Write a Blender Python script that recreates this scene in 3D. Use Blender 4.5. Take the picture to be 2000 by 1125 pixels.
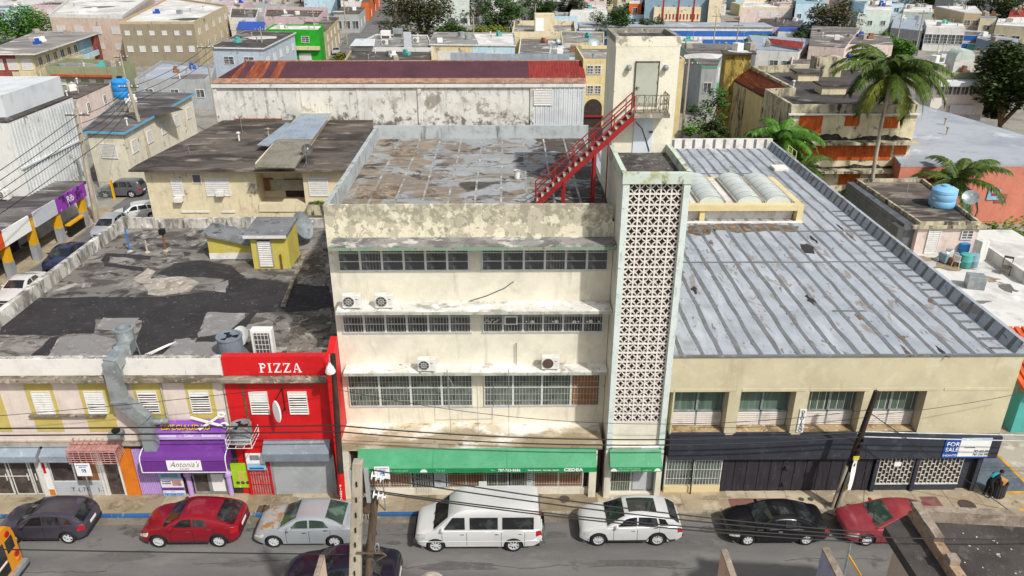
import bpy, bmesh, math, random
from mathutils import Vector, Matrix
for _o in list(bpy.data.objects): bpy.data.objects.remove(_o)
S = bpy.context.scene; COL = S.collection; RN = random.Random(11)
rad = math.radians
# ---------------------------------------------------------------- camera
FPX = 1500.0; PITCH = rad(25.0); YAW = rad(-0.5); CAM = Vector((0, -31.0, 26.0))
_cd = bpy.data.cameras.new('camera'); _cd.sensor_width = 36; _cd.lens = FPX/2000*36; _cd.clip_end = 4000; _cd.clip_start = .5
cam = bpy.data.objects.new('camera', _cd); COL.objects.link(cam)
cam.location = CAM; cam.rotation_euler = (math.pi/2-PITCH, 0, YAW); S.camera = cam
# ---------------------------------------------------------------- sky, sun, exposure
SUN_EL = rad(47); SUN_H = Vector((.62, -.785, 0))           # towards the sun, in plan
w = bpy.data.worlds.new('World'); S.world = w; w.use_nodes = True
_n = w.node_tree.nodes; _l = w.node_tree.links
_sky = _n.new('ShaderNodeTexSky'); _sky.sky_type = 'NISHITA'; _sky.sun_disc = False
_sky.sun_elevation = SUN_EL; _sky.sun_rotation = math.atan2(SUN_H.x, SUN_H.y); _sky.air_density = 1.0; _sky.dust_density = 2.5; _sky.ozone_density = 1.0
_bg = _n['Background']; _bg.inputs[1].default_value = .12
_hs = _n.new('ShaderNodeHueSaturation'); _hs.inputs['Saturation'].default_value = .42          # thin bright cloud whitens the whole sky
_l.new(_sky.outputs[0], _hs.inputs['Color']); _l.new(_hs.outputs[0], _bg.inputs[0])
_sd = bpy.data.lights.new('sun', 'SUN'); _sd.energy = 3.3; _sd.angle = rad(1.5); _sd.color = (1, .97, .925)
sun = bpy.data.objects.new('sun', _sd); COL.objects.link(sun)
_dir = Vector((-SUN_H.x*math.cos(SUN_EL), -SUN_H.y*math.cos(SUN_EL), -math.sin(SUN_EL)))
sun.rotation_euler = _dir.to_track_quat('-Z', 'Y').to_euler(); sun.location = (30, -40, 60)
S.view_settings.view_transform = 'Standard'; S.view_settings.look = 'None'; S.view_settings.gamma = 1
S.view_settings.exposure = 0.22; S.view_settings.use_curve_mapping = False
# ---------------------------------------------------------------- measuring the photograph: a pixel (2000x1125) onto a level or an upright plane
_fw = Vector((math.sin(-YAW)*math.cos(PITCH), math.cos(YAW)*math.cos(PITCH), -math.sin(PITCH)))
_rt = Vector((math.cos(YAW), math.sin(YAW), 0)); _dn = _fw.cross(_rt)
def ray(px, py): return _fw + _rt*((px-1000)/FPX) + _dn*((py-562.5)/FPX)
def U(px, py, z):
    v = ray(px, py); return CAM + v*((z-CAM.z)/v.z)
def F(px, py, Y):
    v = ray(px, py); return CAM + v*((Y-CAM.y)/v.y)
def FX(px, py, X):
    v = ray(px, py); return CAM + v*((X-CAM.x)/v.x)
# ---------------------------------------------------------------- materials
def lin(c): return tuple(((v/12.92) if v <= .04045 else ((v+.055)/1.055)**2.4) for v in c)
def C(h):
    h = h.lstrip('#'); return lin([int(h[i:i+2], 16)/255 for i in (0, 2, 4)])
MATS = {}
def M(name, base, layers=(), rough=.85, metal=0, bump=None, spec=.4, coat=0, emis=0, trans=0, alpha=1):
    if name in MATS: return MATS[name]
    m = bpy.data.materials.new(name); m.use_nodes = True; MATS[name] = m
    nt = m.node_tree; N = nt.nodes; L = nt.links; b = N['Principled BSDF']
    b.inputs['Roughness'].default_value = rough; b.inputs['Metallic'].default_value = metal
    b.inputs['Specular IOR Level'].default_value = spec; b.inputs['Coat Weight'].default_value = coat
    b.inputs['Transmission Weight'].default_value = trans; b.inputs['Alpha'].default_value = alpha
    if isinstance(base, str): base = C(base)
    cur = None; b.inputs['Base Color'].default_value = (*base, 1)
    m.diffuse_color = (*base, 1)
    tc = N.new('ShaderNodeTexCoord')
    def noise(s, st, d, dist=0, off=0):
        mp = N.new('ShaderNodeMapping'); mp.inputs['Scale'].default_value = [s*k for k in st]; mp.inputs['Location'].default_value = (off, off*.7, off*.3)
        L.new(tc.outputs['Object'], mp.inputs[0])
        nz = N.new('ShaderNodeTexNoise'); nz.inputs['Scale'].default_value = 1; nz.inputs['Detail'].default_value = d
        nz.inputs['Roughness'].default_value = .62; nz.inputs['Distortion'].default_value = dist
        L.new(mp.outputs[0], nz.inputs['Vector']); return nz.outputs['Fac']
    for i, y in enumerate(layers):
        c = y['c']; c = C(c) if isinstance(c, str) else c
        f = noise(y.get('s', 1), y.get('st', (1, 1, 1)), y.get('d', 6), y.get('dist', 0), y.get('off', i*7.3+len(name)))
        if 'zr' in y:
            z0, z1, a = y['zr']
            sx = N.new('ShaderNodeSeparateXYZ'); L.new(tc.outputs['Object'], sx.inputs[0])
            mr = N.new('ShaderNodeMapRange'); mr.inputs[1].default_value = z0; mr.inputs[2].default_value = z1; mr.inputs[3].default_value = 0; mr.inputs[4].default_value = a
            L.new(sx.outputs[{'x': 0, 'y': 1, 'z': 2}[y.get('ax', 'z')]], mr.inputs[0])
            ad = N.new('ShaderNodeMath'); ad.operation = 'ADD'; L.new(f, ad.inputs[0]); L.new(mr.outputs[0], ad.inputs[1]); f = ad.outputs[0]
        mr = N.new('ShaderNodeMapRange'); mr.inputs[1].default_value = y.get('lo', .5); mr.inputs[2].default_value = y.get('hi', .6); mr.inputs[4].default_value = y.get('k', 1)
        L.new(f, mr.inputs[0])
        mx = N.new('ShaderNodeMix'); mx.data_type = 'RGBA'; L.new(mr.outputs[0], mx.inputs[0])
        if cur is None: mx.inputs[6].default_value = (*base, 1)
        else: L.new(cur, mx.inputs[6])
        mx.inputs[7].default_value = (*c, 1); cur = mx.outputs[2]
    if cur is not None: L.new(cur, b.inputs['Base Color'])
    if emis: 
        b.inputs['Emission Color'].default_value = (*base, 1); b.inputs['Emission Strength'].default_value = emis
    if bump:
        f = noise(bump[0], bump[2] if len(bump) > 2 else (1, 1, 1), 8, 0, 3)
        bp = N.new('ShaderNodeBump'); bp.inputs['Strength'].default_value = bump[1]; bp.inputs['Distance'].default_value = .05
        L.new(f, bp.inputs['Height']); L.new(bp.outputs[0], b.inputs['Normal'])
    return m
def ly(c, s=1, lo=.5, hi=.6, k=1, **kw): return dict(c=c, s=s, lo=lo, hi=hi, k=k, **kw)
VS = (1, 1, .13)                                             # stretch for streaks that run down a wall
def wallmat(name, col, dirt='#57524a', amt=.55, peel=None, streak=.5, bump=.25):
    y = [ly(tuple(v*.8 for v in C(col)), .9, .42, .68, .7), ly(tuple(min(1, v*1.12) for v in C(col)), 2.3, .52, .7, .6)]
    if peel: y.append(ly(peel[0], peel[1], peel[2], peel[2]+.03, .9))
    y += [ly(dirt, 2.6, .56, .82, streak, st=VS), ly(dirt, .7, .6, .85, amt), ly(dirt, 11, .62, .75, amt*.6)]
    return M(name, col, y, .9, bump=(14, bump))
def roofmat(name, col, dark='#2c2a29', light='#a8a39a', a=.8, s=.35, st=(1, 1, 1)):
    return M(name, col, [ly(dark, s, .46, .6, a, st=st, dist=.6), ly(light, s*1.7, .56, .66, .75, st=st, dist=.4), ly(dark, s*5, .55, .72, .6, st=st), ly(light, 16, .62, .74, .4), ly(dark, 30, .6, .7, .5)], .93, bump=(20, .35))
MT = lambda n: MATS[n]
# ---------------------------------------------------------------- mesh building
class MB:
    def __init__(s): s.v = []; s.f = []
    def add(s, vs, fs):
        o = len(s.v); s.v += [tuple(p) for p in vs]; s.f += [tuple(i+o for i in f) for f in fs]; return s
    def box(s, x0, y0, z0, x1, y1, z1):
        return s.hexa([(x0, y0, z0), (x1, y0, z0), (x1, y1, z0), (x0, y1, z0), (x0, y0, z1), (x1, y0, z1), (x1, y1, z1), (x0, y1, z1)])
    def hexa(s, p): return s.add(p, [(0, 3, 2, 1), (4, 5, 6, 7), (0, 1, 5, 4), (1, 2, 6, 5), (2, 3, 7, 6), (3, 0, 4, 7)])
    def bar(s, a, b, wd, ht, up=(0, 0, 1)):
        a = Vector(a); b = Vector(b); d = (b-a).normalized(); up = Vector(up)
        r = d.cross(up)
        if r.length < 1e-4: r = d.cross(Vector((1, 0, 0)))
        r.normalize(); u = r.cross(d); r *= wd/2; u *= ht/2
        return s.hexa([a-r-u, a+r-u, b+r-u, b-r-u, a-r+u, a+r+u, b+r+u, b-r+u])
    def prism(s, poly, z0, z1):
        n = len(poly); A = sum(poly[i][0]*poly[(i+1) % n][1]-poly[(i+1) % n][0]*poly[i][1] for i in range(n))
        if A < 0: poly = poly[::-1]
        zz = (lambda z: z if callable(z) else (lambda p: z))
        a = zz(z0); b = zz(z1)
        return s.add([(p[0], p[1], a(p)) for p in poly]+[(p[0], p[1], b(p)) for p in poly],
                     [tuple(range(n-1, -1, -1)), tuple(range(n, 2*n))]+[(i, (i+1) % n, n+(i+1) % n, n+i) for i in range(n)])
    def plate(s, pts, vec):
        n = len(pts); vec = Vector(vec); q = [Vector(p) for p in pts]; nn = Vector((0, 0, 0))
        for i in range(n): nn += q[i].cross(q[(i+1) % n])
        if nn.dot(vec) < 0: q = q[::-1]
        return s.add(q+[p+vec for p in q], [tuple(range(n-1, -1, -1)), tuple(range(n, 2*n))]+[(i, (i+1) % n, n+(i+1) % n, n+i) for i in range(n)])
    def poly(s, pts): return s.add(pts, [tuple(range(len(pts)))])
    def tube(s, pts, r, n=6, caps=True):
        pts = [Vector(p) for p in pts]; k = len(pts); rr = r if isinstance(r, (list, tuple)) else [r]*k; o = len(s.v); ref = None
        for i, p in enumerate(pts):
            d = (pts[min(i+1, k-1)]-pts[max(i-1, 0)]).normalized()
            if ref is None: ref = d.cross(Vector((0, 0, 1)) if abs(d.z) < .9 else Vector((1, 0, 0))).normalized()
            ref = (ref-d*ref.dot(d)).normalized(); t = d.cross(ref)
            for j in range(n):
                a = 2*math.pi*j/n; s.v.append(tuple(p+(ref*math.cos(a)+t*math.sin(a))*rr[i]))
        for i in range(k-1):
            for j in range(n): s.f.append((o+i*n+j, o+i*n+(j+1) % n, o+(i+1)*n+(j+1) % n, o+(i+1)*n+j))
        if caps: s.f.append(tuple(o+j for j in range(n-1, -1, -1))); s.f.append(tuple(o+(k-1)*n+j for j in range(n)))
        return s
    def lathe(s, prof, n=16, mw=None, a0=0, a1=2*math.pi, caps=True):
        mw = mw or Matrix(); o = len(s.v); full = abs(a1-a0-2*math.pi) < 1e-5; m = n if full else n+1; k = len(prof)
        for r, z in prof:
            for j in range(m):
                a = a0+(a1-a0)*j/n; s.v.append(tuple(mw @ Vector((r*math.cos(a), r*math.sin(a), z))))
        for i in range(k-1):
            for j in range(n):
                q = (j+1) % m; s.f.append((o+i*m+j, o+i*m+q, o+(i+1)*m+q, o+(i+1)*m+j))
        if full and caps:
            if prof[0][0] > 1e-4: s.f.append(tuple(o+j for j in range(m-1, -1, -1)))
            if prof[-1][0] > 1e-4: s.f.append(tuple(o+(k-1)*m+j for j in range(m)))
        return s
    def mesh(s, name, smooth=False, bevel=0):
        me = bpy.data.meshes.new(name); me.from_pydata(s.v, [], s.f)
        bm = bmesh.new(); bm.from_mesh(me)
        if bevel:
            bmesh.ops.remove_doubles(bm, verts=bm.verts, dist=1e-5)
            es = [e for e in bm.edges if len(e.link_faces) == 2 and e.calc_face_angle(0) > .6]
            bmesh.ops.bevel(bm, geom=es, offset=bevel, segments=2, profile=.6, affect='EDGES')
        bmesh.ops.recalc_face_normals(bm, faces=bm.faces); bm.to_mesh(me); bm.free()
        if smooth:
            for p in me.polygons: p.use_smooth = True
            if smooth != 2: me.set_sharp_from_angle(angle=rad(38))
        return me
    def build(s, name, mat, parent=None, smooth=False, bevel=0, mw=None, **kw):
        return put(name, s.mesh(name, smooth, bevel), mat, parent, mw, **kw)
WM = {}
def setp(o, label=None, category=None, group=None, kind=None):
    if label: o['label'] = label
    if category: o['category'] = category
    if group: o['group'] = group
    if kind: o['kind'] = kind
    return o
def put(name, me, mat, parent=None, mw=None, **kw):
    if mat is not None and (not me.materials or me.materials[0] is None):
        me.materials.append(MATS[mat] if isinstance(mat, str) else mat)
    o = bpy.data.objects.new(name, me); COL.objects.link(o); mw = mw or Matrix()
    if mat is not None:
        mm = MATS[mat] if isinstance(mat, str) else mat
        if me.materials[0] != mm: o.material_slots[0].link = 'OBJECT'; o.material_slots[0].material = mm
    o.matrix_basis = mw; WM[o] = mw
    if parent is not None: o.parent = parent; o.matrix_parent_inverse = WM[parent].inverted()
    return setp(o, **kw)
def thing(name, label, cat, loc=(0, 0, 0), group=None, kind=None, mw=None):
    o = bpy.data.objects.new(name, None); COL.objects.link(o); o.empty_display_size = .3
    mw = mw or Matrix.Translation(Vector(loc)); o.matrix_basis = mw; WM[o] = mw
    return setp(o, label, cat, group, kind)
KIDS = {}
def copy_tree(o, mw, label=None, parent=None):
    c = o.copy(); COL.objects.link(c); c.parent = parent
    if parent is None: c.matrix_basis = mw; WM[c] = mw
    if label: c['label'] = label
    for ch in o.children: copy_tree(ch, None, None, c)
    return c
def frame(o, n):                                             # on a wall: x to the viewer's right, y into the wall, z up
    y = -Vector(n).normalized(); z = Vector((0, 0, 1)); x = y.cross(z)
    m = Matrix((x, y, z)).transposed().to_4x4(); m.translation = Vector(o); return m
def text(s, size, mat, parent, mw, name='lettering', bold=0, sx=1, align='LEFT', depth=.006, spacing=1, **kw):
    cu = bpy.data.curves.new('t', 'FONT'); cu.body = s; cu.size = size; cu.offset = bold*size; cu.align_x = align; cu.extrude = depth; cu.space_character = spacing; cu.resolution_u = 2
    t = bpy.data.objects.new('t', cu); COL.objects.link(t)
    me = bpy.data.meshes.new_from_object(t); bpy.data.objects.remove(t); bpy.data.curves.remove(cu)
    if sx != 1:
        for v in me.vertices: v.co.x *= sx
    return put(name, me, mat, parent, mw, **kw)
def tmat(o, u=(1, 0, 0), v=(0, 0, 1)):                       # text: x along u, y along v
    u = Vector(u).normalized(); v = Vector(v).normalized(); m = Matrix((u, v, u.cross(v))).transposed().to_4x4(); m.translation = Vector(o); return m
T = Matrix.Translation
def RZ(a): return Matrix.Rotation(a, 4, 'Z')
def RX(a): return Matrix.Rotation(a, 4, 'X')
def RY(a): return Matrix.Rotation(a, 4, 'Y')
# ---------------------------------------------------------------- material library
CREAM = '#d9d0b0'
wallmat('cream_wall', '#d8d2bf', '#7a7366', .35, ('#b9ac92', .8, .66), .55)
M('peeled_wall', '#d9d2b8', [ly('#b4ad98', 1.1, .48, .51, .9, zr=(13.6, 15.0, .12), dist=.5), ly('#8f8a78', 2.6, .56, .6, .75, zr=(13.6, 15.0, .1)), ly('#ddd6bd', 1.7, .56, .59, .8), ly('#6d685c', 7, .62, .69, .7), ly('#6e695d', 3, .55, .8, .5, st=VS)], .92, bump=(9, .4))
M('grey_wall', '#aab0b0', [ly('#7f8585', 1.2, .5, .7, .8), ly('#4c4d4a', 3, .55, .7, .8, st=VS), ly('#55544f', 9, .62, .7, .6)], .9, bump=(12, .2))
M('ledge_top', '#cfccc4', [ly('#f2f0ec', .8, .48, .56, .95), ly('#8a8478', 1.3, .56, .66, .85, dist=.4, st=(.6, 1, 1)), ly('#8a7f68', 4, .57, .7, .6), ly('#4a463f', 8, .63, .7, .7), ly('#4e4636', .5, .6, .72, .7)], .95, bump=(10, .4))
M('slab_top', '#c3b79f', [ly('#e6e1d6', .5, .5, .58, .9, zr=(.2, 1.3, .1), ax='y'), ly('#8f7f62', .7, .5, .62, .85, st=(.5, 1, 1), zr=(.9, -.4, .1), ax='y'), ly('#6e5c3a', 1.1, .6, .68, .85, st=(.6, 1, 1)), ly('#5d5546', 5, .6, .68, .7)], .95, bump=(10, .4))
M('dark_ledge', '#8d8a86', [ly('#5c5a58', .9, .45, .6, .8), ly('#c9c6c0', 1.3, .55, .62, .8), ly('#4a4846', 6, .55, .68, .7)], .95, bump=(10, .4))
M('mint', '#cdd6d0', [ly('#b4c0b8', 1.5, .48, .7, .7), ly('#77805a', 2.2, .58, .74, .8, st=(1, 1, .4)), ly('#4a5040', 7, .62, .72, .8)], .9, bump=(10, .2))
M('mint_old', '#bfcabc', [ly('#a3a577', 1.6, .5, .62, .85), ly('#4d5038', 3.5, .56, .66, .9, st=(1, 1, .4)), ly('#d7d4c0', 5, .6, .7, .8)], .9, bump=(10, .3))
M('breeze', '#e2dcd3', [ly('#c6bdb3', 2, .48, .66, .7), ly('#8c7b6c', 5, .58, .72, .6)], .9)
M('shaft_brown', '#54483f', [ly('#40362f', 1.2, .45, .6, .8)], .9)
M('dark_void', '#332b26', [ly('#4f4137', 3, .5, .7, .8)], .9)
M('ledge_rim', '#b3b3a6', [ly('#8a8f7c', 2, .48, .62, .8), ly('#5c5a50', 6, .58, .66, .7)], .85)
M('green_trim', '#76907a', [ly('#93917c', 2, .47, .6, .9), ly('#47473c', 6, .58, .66, .7)], .8)
M('white_frame', '#c9cac4', [ly('#8f918c', 5, .52, .7, .7)], .55)
M('pane', (.05, .056, .06), [ly((.15, .16, .165), .7, .46, .6, 1), ly((.24, .25, .25), 1.9, .57, .64, .8)], .12, spec=.6)
M('green_pane', (.09, .115, .10), [ly((.16, .19, .165), .9, .45, .62, 1), ly((.045, .05, .05), 2.2, .56, .64, .8), ly((.24, .25, .22), 4, .62, .68, .5)], .14, spec=.55)
M('grille', '#b5b2a4', [ly('#85816f', 4, .5, .7, .7)], .6)
M('brown_board', '#8d6244', [ly('#6e4a33', 2, .45, .65, .8)], .7)
M('mainroof', '#8f9394', [ly('#a2a5a4', .5, .48, .62, .7), ly('#7b6e5f', .42, .545, .60, .92, dist=.9, zr=(-1.5, -6.5, .13), ax='x'), ly('#9a8b76', .9, .56, .63, .6, st=(1, 2, 1), zr=(-1, -6, .05), ax='x'), ly('#463d36', .5, .57, .62, .94, dist=.9, zr=(-.5, 4, .15), ax='x'), ly('#2e2824', 1.0, .60, .66, .9, dist=.7, st=(1, 1.8, 1), zr=(-.5, 4, .07), ax='x'), ly('#857868', 1.4, .6, .66, .6, st=(1, 2.4, 1)), ly('#5f5a54', 5, .57, .7, .5)], .88, bump=(8, .2))
M('roof_seam', '#8b8d8a', [ly('#b9bab4', 1.5, .5, .62, .9), ly('#57504a', 2.2, .56, .64, .8)], .9)
M('dark_roof', '#57534f', [ly('#2f2c2a', .8, .45, .6, .9), ly('#8f8b84', 2.6, .56, .66, .8), ly('#c6c2ba', 7, .62, .68, .8), ly('#24211f', 12, .58, .68, .7)], .95, bump=(14, .5))
M('redpaint', '#93211f', [ly('#721b1a', 2, .5, .66, .7), ly('#ab4038', 5, .58, .7, .6)], .55)
M('tread', '#b4aba0', [ly('#857a70', 4, .5, .66, .8)], .8)
M('grey_door', '#aeb2a2', [ly('#9a9d8e', .8, .45, .65, .7)], .6)
M('blue_door', '#cfd6da', [ly('#b8c0c6', .8, .45, .65, .7)], .5)
M('rail_iron', '#7a6a55', [ly('#4f4337', 4, .5, .64, .9)], .7)
M('white_enamel', '#d9d8d1', [ly('#b5b2a8', 3, .52, .7, .6), ly('#8a5b36', 5, .66, .7, .8)], .45)
M('fan_dark', '#4a4a48', [], .6)
M('black', '#141414', [], .6)
M('wire', '#191817', [], .6)
M('silver', '#c3c6c8', [ly('#9ca0a2', 3, .5, .7, .7)], .35, .7)
M('galv', '#9aa1a2', [ly('#7b8385', 1.5, .45, .62, .8), ly('#b4babb', 4, .56, .66, .7)], .45, .35)
M('white_paint', '#dedcd6', [ly('#c2beb6', 2, .5, .68, .6)], .6)
M('green_awning', '#3a8a5e', [ly('#4c9c6f', .8, .45, .65, .7), ly('#2c704a', 3, .56, .75, .6, st=(1, 3, 3)), ly('#7ba588', 6, .62, .72, .5)], .55, bump=(3, .12))
M('valance', '#237f4b', [ly('#2f9459', 2, .5, .7, .7)], .6)
M('sign_white', '#e6e6e2', [ly('#cfcfcb', 3, .55, .7, .5)], .5)
M('sign_grey', '#b9bdc2', [ly('#a2a6ac', 2, .5, .7, .7)], .5)
M('pale_letter', '#a5d0b2', [], .6)
M('concrete', '#a9a192', [ly('#857d70', 1, .45, .65, .8), ly('#5e584e', 4, .55, .7, .7), ly('#c2bbad', 7, .6, .7, .6)], .95, bump=(16, .3))
M('rustguard', '#8a5232', [ly('#5c3a28', 5, .5, .6, .9)], .8)
M('hatch', '#8d7f6d', [ly('#5a4c3f', 1.5, .45, .6, .9), ly('#b3a58f', 4, .58, .66, .8)], .9)
M('lift_wall', '#e0dbc6', [ly('#cfc9b4', .8, .45, .62, .8), ly('#b3ad9a', 1.4, .68, .71, .8, dist=.4), ly('#8a8374', 1.2, .68, .71, .8, zr=(20.9, 21.6, .16)), ly('#6d685c', 2.4, .62, .76, .6, st=VS), ly('#a49c86', 7, .66, .71, .7)], .92, bump=(9, .35))
M('old_rim', '#8f8b7f', [ly('#4f4b43', 2, .46, .6, .9), ly('#c4bea9', 4, .56, .64, .8)], .95, bump=(10, .4))
M('tar_roof', '#726d67', [ly('#8f8a83', .35, .49, .6, .85, dist=.8), ly('#4b4642', .5, .50, .58, .9, dist=.8, st=(1, 2, 1)), ly('#b0aaa0', .9, .58, .66, .8, dist=.5), ly('#322e2b', 1.1, .55, .61, .9, dist=.6), ly('#6a614f', .3, .6, .7, .6), ly('#46423e', 7, .57, .68, .6), ly('#c2bdb3', 12, .63, .7, .5)], .93, bump=(10, .35))
M('tar', '#322e30', [ly('#272425', .6, .45, .62, .8), ly('#474244', 1.4, .56, .66, .7, st=(1, 2, 1)), ly('#8a8480', 5, .64, .69, .7), ly('#2a2728', 14, .58, .68, .5)], .85, bump=(16, .3))
M('roof_patch', '#827f7c', [ly('#7a7774', .7, .45, .62, .8, st=(1, 2, 1)), ly('#a29f9a', 2, .55, .66, .7), ly('#55514d', 5, .6, .67, .7)], .92, bump=(10, .3))
M('pale_patch', '#a39c90', [ly('#7f776b', 1.2, .47, .6, .85, dist=.6), ly('#cfc8b9', 2.5, .56, .64, .8), ly('#6a6256', 6, .6, .67, .8)], .93, bump=(10, .3))
M('mould_wall', '#b9b5ac', [ly('#dedbd4', 1.1, .54, .6, .9, st=(1, 1, .5)), ly('#6d6a64', 1.6, .46, .6, .9, st=(1, 1, .35)), ly('#4b4944', 3, .56, .66, .85, st=(1, 1, .3)), ly('#8b8577', 8, .6, .68, .6)], .95, bump=(12, .4))
M('white_parapet', '#d8d5cd', [ly('#c0bbb1', 1, .5, .66, .6), ly('#5e5a53', 2.2, .63, .7, .8, st=VS), ly('#8a857b', 8, .64, .7, .5)], .9, bump=(12, .2))
M('cornice', '#8c8374', [ly('#5c5345', 1.2, .44, .58, .9, st=(.5, 1, 1)), ly('#b9b0a0', 2.6, .56, .64, .8), ly('#3b352c', 5, .56, .64, .85), ly('#6d6a3a', 2, .62, .68, .7)], .95, bump=(14, .6))
wallmat('pinkish', '#d6c8bc', '#8c8173', .3, None, .3); wallmat('mustard', '#bfae62', '#7d6f3c', .3, None, .35)
M('pizza_red', '#c9161a', [ly('#a81116', .8, .45, .65, .6), ly('#d4292a', 2, .56, .7, .5), ly('#8a1a1a', 2.4, .64, .8, .5, st=VS)], .55, bump=(12, .08))
M('slat_white', '#d6d4ce', [ly('#b4b1aa', 3, .5, .68, .6)], .5)
M('shutter_grey', '#a0a3a3', [ly('#8a8e8e', .8, .45, .65, .7), ly('#b4b6b5', 4, .58, .68, .5)], .5, .2)
M('shutter_box', '#7f8890', [ly('#69727a', 1, .45, .65, .7), ly('#a1a7ab', 3, .58, .68, .6)], .55, .2)
M('lilac', '#b99ad0', [ly('#a285bd', 1.5, .45, .65, .7), ly('#6e5a7d', 3, .62, .7, .6, st=VS)], .6)
M('purple', '#643080', [ly('#55276f', .8, .45, .65, .7), ly('#774296', 2, .56, .7, .6)], .55)
M('purple_sign', '#9a5cc4', [ly('#8247b0', .7, .45, .6, .8), ly('#c493d8', 1.2, .55, .66, .8)], .5)
M('yellow', '#e8c31d', [], .5); M('orange', '#d0761c', [ly('#b86314', 1.5, .45, .65, .7), ly('#7a4a20', 5, .64, .7, .6)], .7)
M('poster_blue', '#8fb9d3', [ly('#74a3c2', 1, .45, .65, .7)], .5); M('poster_white', '#dcd9e0', [ly('#c3b3d3', 3, .52, .62, .8)], .5); M('poster_green', '#9dc427', [ly('#7fae1f', 1.5, .45, .65, .7), ly('#d8e38a', 3, .6, .68, .7)], .5)
M('grey_awning', '#8b959e', [ly('#747e87', 1, .45, .65, .7), ly('#b6bdc2', 3, .58, .68, .6)], .6)
M('rack_pink', '#b98a84', [ly('#9c6f69', 3, .45, .62, .8), ly('#6f4a40', 6, .58, .66, .8)], .7)
M('shed_yellow', '#bfb052', [ly('#ada04a', .9, .45, .65, .7), ly('#cbbe6a', 2, .56, .68, .6), ly('#a59d80', 1.8, .63, .66, .9)], .85, bump=(10, .2))
M('shed_roof', '#76787a', [ly('#5f6062', .9, .45, .62, .8), ly('#3d3b3a', 1.3, .58, .64, .85), ly('#a8a6a2', 3, .6, .68, .7)], .9, bump=(10, .3))
M('white_block', '#d9d4cc', [ly('#b9b2a8', 1.2, .48, .64, .8), ly('#7f776c', 3, .6, .7, .7)], .9); M('tar_stain', '#7a7268', [ly('#4a443d', .8, .47, .58, .9, dist=.6), ly('#a59c8e', 1.6, .55, .62, .85), ly('#2a2724', 4, .56, .64, .8), ly('#b5ad9f', 9, .64, .7, .6)], .95, bump=(10, .4)); M('blue_pipe', '#2f6fb8', [], .5); M('rust', '#7d4e36', [ly('#5a3827', 4, .45, .6, .9)], .85)
M('banner_blue', '#2152a3', [ly('#1b4287', 1, .45, .62, .6)], .5); M('teal', '#3d9a94', [ly('#2f807b', 1, .45, .65, .7)], .7); M('script_ink', '#4a4a4e', [], .6)
M('shop_glass', (.05, .04, .038), [ly((.13, .10, .09), .9, .45, .62, 1), ly((.02, .02, .02), 2, .55, .65, .8)], .08, spec=.6)
M('ground', '#8d897f', [ly('#6a675f', .3, .45, .65, .8), ly('#a8a397', 1, .55, .7, .6)], .95)
M('asphalt', '#6e6c69', [ly('#5a5856', .25, .45, .62, .8, st=(.35, 1.6, 1)), ly('#7d7a75', .9, .52, .68, .6, st=(.4, 1, 1)), ly('#48443f', .7, .62, .7, .7), ly('#8f8b84', 14, .6, .7, .35), ly('#3c3a38', 40, .56, .66, .4)], .92, bump=(60, .3))
M('paving', '#a2937a', [ly('#877a65', .5, .45, .62, .8), ly('#bdae94', 1.1, .54, .66, .7), ly('#5d5243', 1.6, .6, .69, .8), ly('#c8bca5', 6, .6, .7, .5), ly('#6d6353', 20, .57, .68, .5)], .95, bump=(24, .3))
M('paving_pale', '#b5a88e', [ly('#93866e', .8, .45, .62, .8), ly('#6a5e4d', 2, .6, .7, .7), ly('#c9bfa8', 8, .58, .68, .6)], .95, bump=(24, .3))
M('paving_dark', '#8d8069', [ly('#75694f', .8, .45, .62, .8), ly('#574c3d', 2, .58, .68, .8), ly('#a5977d', 8, .58, .68, .6)], .95, bump=(24, .3))
M('kerb_grey', '#9c9383', [ly('#70685b', 1.5, .48, .64, .8), ly('#bdb4a2', 5, .58, .66, .7)], .95, bump=(20, .4))
M('kerb_blue', '#2a5f96', [ly('#1f4c7c', 1.2, .45, .62, .7), ly('#8a8474', 2.4, .6, .64, .9), ly('#3a3834', 5, .62, .7, .6)], .8, bump=(20, .3))
M('yellow_line', '#c9962e', [ly('#a57a2a', 2, .48, .64, .7), ly('#7a7060', 4, .6, .66, .8)], .85)
M('red_slab', '#7a544c', [ly('#5f423c', 1.5, .45, .62, .8), ly('#8d6a5e', 5, .58, .68, .7)], .9)
M('iron', '#5b4a3e', [ly('#3f342c', 5, .45, .62, .8)], .7)
M('drive', '#5d6670', [ly('#49515a', .8, .45, .62, .8), ly('#7c858c', 3, .58, .68, .7), ly('#3b4047', 9, .58, .68, .6)], .9, bump=(20, .3))
M('dusty', '#a09a8c', [ly('#84796a', .6, .45, .62, .8), ly('#c2beb4', 1.4, .55, .66, .7), ly('#6b7a3d', 2.2, .66, .7, .8)], .95)
M('road_patch', '#5f5d5b', [ly('#4f4d4b', .5, .45, .62, .8), ly('#6f6c68', 3, .56, .66, .6), ly('#3b3937', 20, .58, .68, .5)], .92, bump=(50, .3)); M('oil', '#55514d', [ly('#3f3b38', 1.5, .5, .62, .8), ly('#67635e', 3, .5, .6, .8)], .8); M('grime', '#8a7d67', [ly('#5f5443', 1.4, .52, .66, .8, dist=.5), ly('#a09278', 3, .5, .6, .8), ly('#6d614e', 9, .55, .65, .6)], .95)
M('grime_gutter', '#7b7263', [ly('#5d5548', .8, .45, .62, .8), ly('#938a79', 2, .55, .66, .7), ly('#47413a', 8, .58, .66, .6)], .95)
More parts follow.
